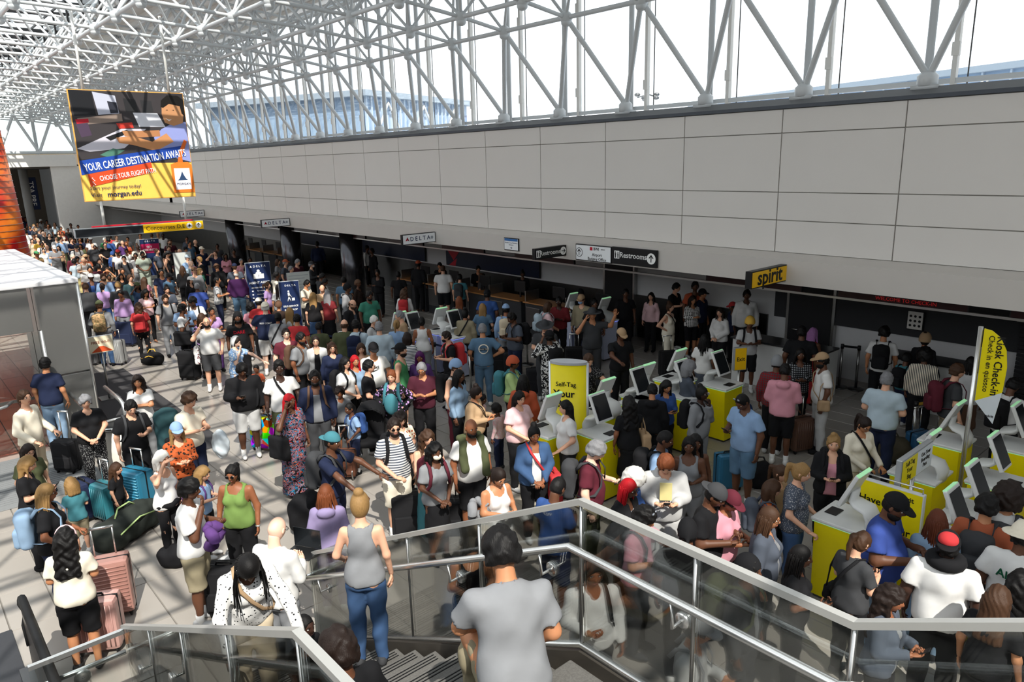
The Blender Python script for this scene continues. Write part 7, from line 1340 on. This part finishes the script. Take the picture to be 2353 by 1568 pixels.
def fsq(s, x0, x1, z0, z1, m, d=.040, name='symbol'): return flat(name, [quad((x0, -d, z0), (x1, -d, z0), (x1, -d, z1), (x0, -d, z1))], s, [m])
def face_cam(x, y, off=0): return math.atan2(-y, -x)+PI/2+math.radians(off)
s = floor_sign(-24.3, 9.72, face_cam(-24.3, 9.7, 8), .82, 1.75, .25, 'tall navy agent assist floor sign beside man in dark purple shirt', NAVY); ft(s, 'D E L T A', .05, 1.86, .10, TXW); ft(s, 'AGENT ASSIST', 0, 1.30, .105, TXW, .01); fsq(s, -.17, .17, 1.44, 1.60, TXW); ft(s, '?', 0, 1.52, .13, TXN, .01, .043); add('symbol', mk('sy', [ball((0, -.04, 1.70), (.05, .004, .05), 0)+(0,), ball((0, -.04, 1.62), (.10, .004, .05), 0)+(0,)]), s, [TXW]); flat('symbol', [(np.array([(-.27, -.04, 1.83), (-.23, -.04, 1.90), (-.19, -.04, 1.83)]), [np.array([(0, 1, 2)])], 0)], s, [TXW])
ft(s, 'SERVICES OFFERED', -.04, 1.13, .055, TXW)
for q, tt in enumerate(('Re-Ticketing', 'Checked Bags', 'Seat Changes', 'Service Animals')): ft(s, tt, .03, 1.02-q*.12, .05, TXW); fsq(s, -.27, -.22, 1.0-q*.12, 1.04-q*.12, TXW)
s = floor_sign(-20.1, 8.9, face_cam(-20.1, 8.9, 6), .58, 1.65, .25, 'navy self-service bag drop floor sign with walking figure', NAVY); ft(s, 'D E L T A', .03, 1.77, .075, TXW); ft(s, 'SELF-SERVICE', 0, 1.16, .072, TXW, .01); ft(s, 'BAG DROP', 0, 1.05, .075, TXW, .01)
for pts in (((-.06, 1.58, .035),), ): add('symbol', mk('sy', [ball((-.03, -.04, 1.60), (.026, .003, .026), 0)+(0,), tb([(-.03, -.04, 1.56), (-.03, -.04, 1.44)], .03, 6), tb([(-.03, -.04, 1.44), (-.07, -.04, 1.30)], .014, 6), tb([(-.03, -.04, 1.44), (.02, -.04, 1.30)], .014, 6), tb([(-.03, -.04, 1.54), (.05, -.04, 1.42)], .010, 6)]), s, [TXW]); fsq(s, .05, .13, 1.32, 1.40, TXW)
s = floor_sign(-37.5, 9.9, face_cam(-37.5, 9.9, 6), .85, 1.75, .2, 'navy and crimson priority queue floor sign under the yellow sign', NAVY); fsq(s, -.40, .40, 1.28, 1.72, mat('crimson sign', 'a8174c', .5)); ft(s, 'D E L T A', .03, 1.84, .11, TXW); ft(s, 'SKY\nPRIORITY', -.02, 1.50, .14, TXW, .01)
s = floor_sign(-22.9, 10.5, face_cam(-22.9, 10.5, 10), .75, 1.1, .60, 'white notice board on a stand behind the bag drop sign', mat('notice white', 'c2c7c4', .5))
for q in range(9): fsq(s, -.32, .32-.12*(q % 3), 1.58-q*.10, 1.60-q*.10, mat('grey print', '9aa0a8'))
s = floor_sign(-32.5, 9.8, face_cam(-32.5, 9.8, 10), .7, 1.1, .60, 'small white notice board on a stand below the yellow sign', mat('notice white', 'c2c7c4', .5))
s = floor_sign(-18.4, 3.52, face_cam(-18.4, 3.5, 10), .52, .40, 1.10, 'small orange and cream free wi-fi sign on a post', mat('cream card', 'efe2c4', .5), 'notice_sign'); ft(s, 'FREE Wi-Fi', 0, 1.35, .085, mat('brown lettering', '8a3a20'), .008); flat('symbol', [(np.array([(-.22, -.041, 1.13), (.22, -.041, 1.13), (.05, -.041, 1.26), (-.05, -.041, 1.26)]), [np.array([(0, 1, 2, 3)])], 0)], s, [mat('sign orange', 'd8552a')])
s = floor_sign(-7.17, 11.9, PI/2-.5, .26, .45, 1.18, 'small yellow exit sign on a steel post', SIGNY, 'exit_sign'); ft(s, 'Exit', 0, 1.40, .11, TXK, .012)
s = floor_sign(-3.05, 8.46, 0, .78, 1.28, .06, 'large yellow queue sign with black lettering behind man in black cap', YEL, edge=mat('sign rim white', 'd0d3d6', .4)); ft(s, 'spirit', .20, 1.24, .085, TXK, .02); ft(s, 'Have your', -.06, 1.10, .125, TXK, .014); ft(s, 'passport', -.09, .96, .125, TXK, .014); ft(s, 'on hour', .08, .82, .125, TXK, .014); add('top_rail', mk('tr', [tb([(-.36, 0, 1.34), (-.36, 0, 1.40), (.36, 0, 1.40), (.36, 0, 1.34)], .010, 6)]), s, [CHROME])
s = floor_sign(-3.0, 9.0, PI/2, .95, .34, 1.30, 'slim two-tone boarding pass sign between the kiosks', mat('sign half white', 'd5dce4', .5)); fsq(s, -.46, -.02, 1.32, 1.62, YEL, .0395, 'yellow_half'); ft(s, 'Self-Tag\nYour\nBag', -.24, 1.47, .085, TXK, .012); ft(s, 'Get Your\nBoarding\nPass', .24, 1.47, .075, TXK, .008)
# self-tag totem
t_ = thing('totem_sign', 'tall yellow oval self-tag bag totem', 'sign', (-7.95, 8.1, 0), face_cam(-7.95, 8.1, -12))
a = np.linspace(0, 2*PI, 33)[:-1]; V = np.array([(.30*math.cos(q), .13*math.sin(q), z) for z in (.03, 1.95) for q in a]); i = np.arange(32); j = (i+1) % 32
add('body', mk('tb', [(V, [np.stack([i, j, 32+j, 32+i], 1), np.array([32+i])], 0)]), t_, [YEL]); flat('cap', [(np.array([(.31*math.cos(q), .14*math.sin(q), z) for z in (1.94, 1.98) for q in a]), [np.stack([i, j, 32+j, 32+i], 1), np.array([32+i, i[::-1]])], 0)], t_, [mat('totem cap', 'c9ced6', .3, .5)])
for sx_ in (-1, 1): add('edge_trim', mk('e', [tb([(sx_*.305, 0, 0), (sx_*.305, 0, 1.96)], .028, 8)]), t_, [mat('totem cap', 'c9ced6', .3, .5)])
ft(t_, 'Self-Tag', -.02, 1.62, .105, TXK, .01, .135); ft(t_, 'Your', -.05, 1.46, .17, TXK, .018, .135); ft(t_, 'Bag', -.06, 1.29, .17, TXK, .018, .135); flat('base', [bbox(-.33, .33, -.17, .17, 0, .035, .01)], t_, [STEELD])
# feather banner
fb = thing('feather_banner', 'tall yellow kiosk check-in feather banner on a silver pole', 'banner', (-2.93, 10.6, 0), face_cam(-2.93, 10.6, -5))
add('pole', mk('pl', [tb([(0, 0, 0), (0, 0, 2.9)], .03, 10)]), fb, [CHROME]); add('base', mk('bs', [tb([(0, 0, 0), (0, 0, .03)], .25, 20)]), fb, [STEELD])
out_ = [(.04, 1.90), (.27, 1.62), (.33, 2.1), (.34, 2.4), (.31, 2.62), (.23, 2.78), (.13, 2.86), (.04, 2.88)]
flat('flag', [(np.array([(x, y, z) for y in (-.01, .01) for x, z in out_]), [np.array([range(8), list(range(8, 16))[::-1]]), np.array([(q, (q+1) % 8, 8+(q+1) % 8, 8+q) for q in range(8)])[:, ::-1]], 0)], fb, [YEL]); flat('flag_foot', [(np.array([(.04, -.013, 1.90), (.27, -.013, 1.62), (.30, -.013, 1.86)]), [np.array([(0, 1, 2)])], 0), (np.array([(.04, -.013, 1.90), (.30, -.013, 1.86), (.325, -.013, 2.06)]), [np.array([(0, 1, 2)])], 0)], fb, [mat('flag foot grey', 'cdd3d8', .5)])
def vt(s, t, x, z, size, bold): return text_obj(t, size, s, TXK, Matrix.Translation((x, -.016, z))@Matrix(((0, 1, 0, 0), (0, 0, -1, 0), (-1, 0, 0, 0), (0, 0, 0, 1))), bold)
vt(fb, 'Kiosk Check-in', .235, 2.40, .128, .014); vt(fb, 'Check in en quiosco', .135, 2.42, .092, .008)
text_obj('spirit', .05, fb, TXK, Matrix.Translation((.215, -.017, 1.72))@Matrix(((1, 0, 0, 0), (0, 0, -1, 0), (0, 1, 0, 0), (0, 0, 0, 1))), .02)
# ================= KIOSKS =================
def make_kiosk(kind):
    k = thing('check_in_kiosk', '', '')     # screen faces local -Y
    body = YEL if kind == 'y' else mat('kiosk pale blue', 'b9c0d8', .4); li = GREENL if kind == 'y' else BLUEL
    V, F, mi = prism([(-.24, .04), (.24, .04), (.29, 1.0), (-.29, 1.0)], -.26, .26); flat('pedestal', [(V, F, 0)], k, [body]); flat('plinth', [box(-.22, .22, -.24, .24, 0, .05)], k, [STEELD])
    flat('counter', [bbox(-.31, .31, -.30, .30, 1.005, 1.045, .015)], k, [KW]); flat('light_rim', [box(-.295, .295, -.285, .285, .992, 1.006)], k, [li])
    flat('card_reader', [bbox(-.10, .10, -.24, -.10, 1.045, 1.055, .004)], k, [BLACKP])
    pts = [(0, .26, 1.0), (0, .27, 1.12), (0, .22, 1.21), (0, .10, 1.24), (0, .04, 1.28), (0, .06, 1.40)]
    V, F = tube(pts, [.17, .17, .165, .15, .12, .10], 10, .28, (0, .6, .8)); add('neck', mk('nk', [(V, F, 0)]), k, [KW])
    Ms = Matrix.Translation((0, .03, 1.42))@Matrix.Rotation(math.radians(-24), 4, 'X')@Matrix.Scale(.88, 4)
    hsg = flat('screen_housing', [bbox(-.20, .20, -.025, .03, -.26, .26, .015)], k, [KW], Ms); flat('screen', [quad((-.175, -.028, -.22), (.175, -.028, -.22), (.175, -.028, .22), (-.175, -.028, .22))], hsg, [SCREEN]); flat('light_bar', [bbox(-.185, .185, -.020, .033, .256, .272, .006)], hsg, [GREENL])
    return k
def copy_tree(r, loc, rz, label, group=None, cat=None):
    q = r.copy(); C.objects.link(q); q.location = loc; q.rotation_euler = (0, 0, rz); q['label'] = label
    if cat: q['category'] = cat
    if group: q['group'] = group
    for c in list(r.children):
        d = c.copy(); C.objects.link(d); d.parent = q
        for g in c.children: e = g.copy(); C.objects.link(e); e.parent = d
    return q
ky, kw_ = make_kiosk('y'), make_kiosk('w')
for x, y, f, l in KIOSKS:
    k = ky if not l.startswith('white') else kw_; copy_tree(k, (x, y, 0), PI/2*f, l, 'white airline kiosks' if k is kw_ else 'yellow self-service kiosks', 'kiosk')
for k in (ky, kw_):
    for c in list(k.children_recursive): bpy.data.objects.remove(c)
    bpy.data.objects.remove(k)
# ================= COUNTERS =================
def counter(x, y, label, wood=True, ln=1.5):
    c = thing('service_counter', label, 'counter', (x, y, 0)); flat('body', [bbox(-ln/2, ln/2, -.3, .3, 0, 1.02, .01)], c, [DKWALL if wood else KW]); flat('top', [bbox(-ln/2-.02, ln/2+.02, -.38, .3, 1.02, 1.06, .008)], c, [WOOD if wood else mat('dark counter top', '2a2a2c', .3)])
    if wood:
        flat('monitor', [bbox(.1, .6, .02, .05, 1.22, 1.56, .008), box(.32, .38, .03, .05, 1.06, 1.24)], c, [BLACKP]); flat('bag_well', [bbox(-ln/2+.05, -.1, -.32, .1, .3, .9, .01)], c, [STEELD]); flat('divider', [bbox(-ln/2, -ln/2+.03, -.3, .25, 1.06, 1.36, .005)], c, [STEEL])
    return c
for i in range(10): counter(-21.8+i*1.05*1.6 if i < 6 else -38+1.7*(i-6), 14.6 if i < 6 else 14.8, 'dark check-in counter with wood top, %s under the soffit' % ['sixth from the door', 'fifth from the door', 'fourth from the door', 'third from the door', 'second from the door', 'nearest the door', 'first at far left', 'second at far left', 'third at far left', 'fourth at far left'][i])
counter(-7.9, 14.9, 'white service desk with dark top in front of the black door', False, 2.2); counter(-5.3, 15.6, 'low white partition desk at the bag belt', False, 1.6)
sh = thing('roller_shutter', 'dark corrugated roller shutter in the charcoal wall', 'shutter'); flat('housing', [bbox(-3.9, -1.0, 16.2, 16.4, 1.9, 2.05, .01)], sh, [STEEL])
for q in range(22): flat('slat', [bbox(-3.85, -1.05, 16.30, 16.34, .15+q*.08, .22+q*.08, .004)], sh, [mat('shutter slat', '1a1a1d', .5)])
s = sign_box('wall_notice', 'white prohibited items notice on the charcoal wall', (-5.75, 16.36, 1.62), PYR, UPV, .34, .42, .03, WHITE)
for q in range(9): disc(s, -.09+.09*(q % 3), .09-.10*(q//3), .028, TXK, .021, 10)
# stanchions
def stanchion(x, y, nx=None, label='', c='black'):
    s = thing('queue_post', label, 'queue post', (x, y, 0)); add('post', mk('p', [tb([(0, 0, 0), (0, 0, .96)], .028, 10)]), s, [STEEL]); add('base', mk('b', [tb([(0, 0, 0), (0, 0, .02), (0, 0, .04)], [.17, .17, .05], 18)]), s, [STEELD]); add('head', mk('h', [tb([(0, 0, .90), (0, 0, 1.0)], .036, 10)]), s, [BLACKP])
    if nx: dx, dy = nx[0]-x, nx[1]-y; n_ = math.hypot(dx, dy); px, py = -dy/n_*.003, dx/n_*.003; V = np.array([(px, py, .93), (dx+px, dy+py, .93), (dx+px, dy+py, .98), (px, py, .98), (-px, -py, .93), (dx-px, dy-py, .93), (dx-px, dy-py, .98), (-px, -py, .98)]); flat('belt', [(V, [BQ], 0)], s, [cloth(c)])
for i, (x, y, nx, c, l) in enumerate(POSTS): stanchion(x, y, nx, l, c)
# ================= LUGGAGE =================
def suitcase(x, y, rz, w, h, d, c, style, label, handle=0., lying=False, m=None):
    s = thing('suitcase', label, 'suitcase', (x, y, 0), rz); mm = m or (mat('hard shell '+c, c, .28, .15, .03, 4, 0, .5) if style != 'soft' else mat('soft case '+c, c, .85, 0, .1, 20, .1))
    M = Matrix.Identity(4) if not lying else Matrix.Translation((0, 0, d/2+.02))@Matrix.Rotation(PI/2, 4, 'X')@Matrix.Translation((0, 0, -.05))
    flat('shell', [bbox(-w/2, w/2, -d/2, d/2, .06, h, .05)], s, [mm], M)
    P_ = []
    if style == 'ridge':
        n_ = max(4, int(w/.05))
        for q in range(n_): xx = -w/2+.045+(w-.09)*q/(n_-1); P_ += [tb([(xx, sy*(d/2+.001), .11), (xx, sy*(d/2+.001), h-.05)], .008, 5) for sy in (-1, 1)]
    elif style == 'hridge':
        n_ = int(h/.055)
        for q in range(n_): zz = .10+(h-.16)*q/(n_-1); P_ += [tb([(-w/2+.03, sy*(d/2+.001), zz), (w/2-.03, sy*(d/2+.001), zz)], .010, 5) for sy in (-1, 1)]
    if P_: add('ridge', mk('r', P_), s, [mm], M)
    if style == 'soft': flat('front_pocket', [bbox(-w/2+.04, w/2-.04, -d/2-.03, -d/2+.01, .12, h*.55, .02)], s, [mm], M)
    flat('zip_band', [bbox(-w/2-.003, w/2+.003, -.012, .012, .055, h+.003, .005)], s, [BLACKP], M)
    for sx_ in (-1, 1):
        for sy in (-1, 1): add('wheel', mk('w', [ball((sx_*(w/2-.05), sy*(d/2-.05), .035), (.018, .035, .035), 0)+(0,), box(sx_*(w/2-.05)-.02, sx_*(w/2-.05)+.02, sy*(d/2-.05)-.02, sy*(d/2-.05)+.02, .04, .07)]), s, [RUB], M)
    zt = h+handle
    if handle: add('telescopic_handle', mk('th', [tb([(q*w*.22, d*.3, h), (q*w*.22, d*.3, zt)], .010, 6) for q in (-1, 1)]+[tb([(-w*.25, d*.3, zt), (w*.25, d*.3, zt)], .016, 8)]), s, [CHROME], M)
    else: add('carry_handle', mk('ch', [tb([(-.09, 0, h), (-.08, 0, h+.03), (.08, 0, h+.03), (.09, 0, h)], .012, 6)]), s, [BLACKP], M)
    return s
for a_ in CASES:
    x, y, rz, w_, h_, d_, c_, stl, lb = a_[:9]; m_ = None
    if c_ == 'pop':
        c_ = 'green'; m_ = mat('pop print', 'green', .3); nt = m_.node_tree; v_ = nt.nodes.new('ShaderNodeTexVoronoi'); v_.inputs['Scale'].default_value = 7; tcn = nt.nodes.new('ShaderNodeTexCoord'); hs_ = nt.nodes.new('ShaderNodeHueSaturation'); hs_.inputs['Saturation'].default_value = 1.9; nt.links.new(tcn.outputs['Object'], v_.inputs['Vector']); nt.links.new(v_.outputs['Color'], hs_.inputs['Color']); nt.links.new(hs_.outputs[0], nt.nodes['Principled BSDF'].inputs['Base Color'])
    suitcase(x, y, rz, w_, h_, d_, c_, stl, lb, a_[9] if len(a_) > 9 else 0., False, m_)
# duffels and soft bags on the floor
def soft_bag(x, y, rz, r, c, label, name='duffel_bag', trim=None):
    s = thing(name, label, 'bag', (x, y, 0), rz); V, F = snet(lambda P: smin(rbox(P, (0, 0, r[2]), r, min(r)*.8), ell(P, (r[0]*.3, 0, r[2]*1.3), (r[0]*.6, r[1]*.8, r[2])), .05)+folds(P, .010, 9), (-r[0]-.2, -r[1]-.2, -.05), (r[0]+.2, r[1]+.2, r[2]*2+.4), .025); V[:, 2] = np.maximum(V[:, 2], .0)
    add('bag_body', mk('b', [(V, [F], 0)]), s, [cloth(c)]); add('handle', mk('h', [tb([(-r[0]*.4, 0, r[2]*2), (-r[0]*.2, .03, r[2]*2+.10), (r[0]*.2, .03, r[2]*2+.10), (r[0]*.4, 0, r[2]*2)], .013, 6)]), s, [cloth(trim or c)])
    if trim: add('trim', mk('t', [tb([(-r[0]*.7, -r[1]*.95, r[2]*1.3), (0, -r[1]*1.02, r[2]*1.75), (r[0]*.7, -r[1]*.9, r[2]*1.3)], .012, 5)]), s, [cloth(trim)])
for a_ in BAGS: soft_bag(*a_)
# stroller
st_ = thing('stroller', 'black pushchair with grey wheels beside the blue rucksack boy', 'stroller', STROLLER[:2]+(0,), STROLLER[2])
add('frame', mk('f', [tb([(sx_*.24, -.45, .12), (sx_*.24, .1, .55), (sx_*.22, .50, 1.02)], .014, 6) for sx_ in (-1, 1)]+[tb([(sx_*.24, .35, .12), (sx_*.24, -.05, .62)], .014, 6) for sx_ in (-1, 1)]+[tb([(-.22, .5, 1.02), (.22, .5, 1.02)], .018, 8)]), st_, [STEELD])
V, F = snet(lambda P: smin(rbox(P, (0, .0, .50), (.21, .24, .06), .05), rbox(P, (0, .2, .78), (.21, .06, .28), .05), .06), (-.3, -.4, .3), (.3, .4, 1.2), .025); add('seat', mk('s', [(V, [F], 0)]), st_, [cloth('black')])
V, F = snet(lambda P: np.maximum(ell(P, (0, .15, .95), (.25, .30, .22)), -ell(P, (0, .05, .88), (.22, .30, .22))), (-.35, -.3, .6), (.35, .5, 1.3), .022); add('canopy', mk('s', [(V, [F], 0)]), st_, [cloth('black')])
for sx_ in (-1, 1):
    for yy in (-.45, .38): add('wheel', mk('w', [tb([(sx_*.27, yy+.115*math.cos(q), .125+.115*math.sin(q)) for q in np.linspace(0, 2*PI, 21)], .013, 6), tb([(sx_*.27, yy-.1, .125), (sx_*.27, yy+.1, .125)], .008, 5), tb([(sx_*.27, yy, .02), (sx_*.27, yy, .23)], .008, 5)]), st_, [STEEL])
# ================= PEOPLE =================
for p in PEOPLE:
    X, Y, Z, rz, h, sx, b, sk, hair, top, bot, arms, pitch, hy, ex, t, label, lean, stance = p
    person(X, Y, Z, rz, h, sx, b, sk, hair, top, bot, arms, pitch, hy, ex, t, label, 'travellers queueing far down the hall' if t == 3 else 'travellers waiting in the ticket hall', ' '.join(label.split()[:10]).rstrip(','), lean, stance)
# farthest figures of the crowd joined into one object
if CROWD:
    before = set(bpy.data.objects); mats_, pieces = [], []
    for p in CROWD:
        X, Y, Z, rz, h, sx, b, sk, hair, top, bot = p
        r = person(X, Y, Z, rz, h, sx, b, sk, hair, top, bot, 'dd', 0, 0, {}, 3, 'x')
        bpy.context.view_layer.update()
        for o in r.children:
            me = o.data; n = len(me.vertices); co = np.empty(n*3, 'f4'); me.vertices.foreach_get('co', co); co = co.reshape(-1, 3)
            Mw = np.array(r.matrix_world@o.matrix_basis); co = co@Mw[:3, :3].T+Mw[:3, 3]
            mt_ = o.material_slots[0].material
            if mt_ not in mats_: mats_.append(mt_)
            fs = {}
            for f in me.polygons: fs.setdefault(len(f.vertices), []).append(tuple(f.vertices))
            pieces.append((co, [np.array(a) for a in fs.values()], mats_.index(mt_)))
    for o in set(bpy.data.objects)-before: bpy.data.objects.remove(o)
    cr = add('distant_crowd', mk('distant_crowd', pieces), None, mats_); cr['kind'] = 'stuff'; cr['label'] = 'dense crowd of travellers in the dark passage at the far end'; cr['category'] = 'crowd'
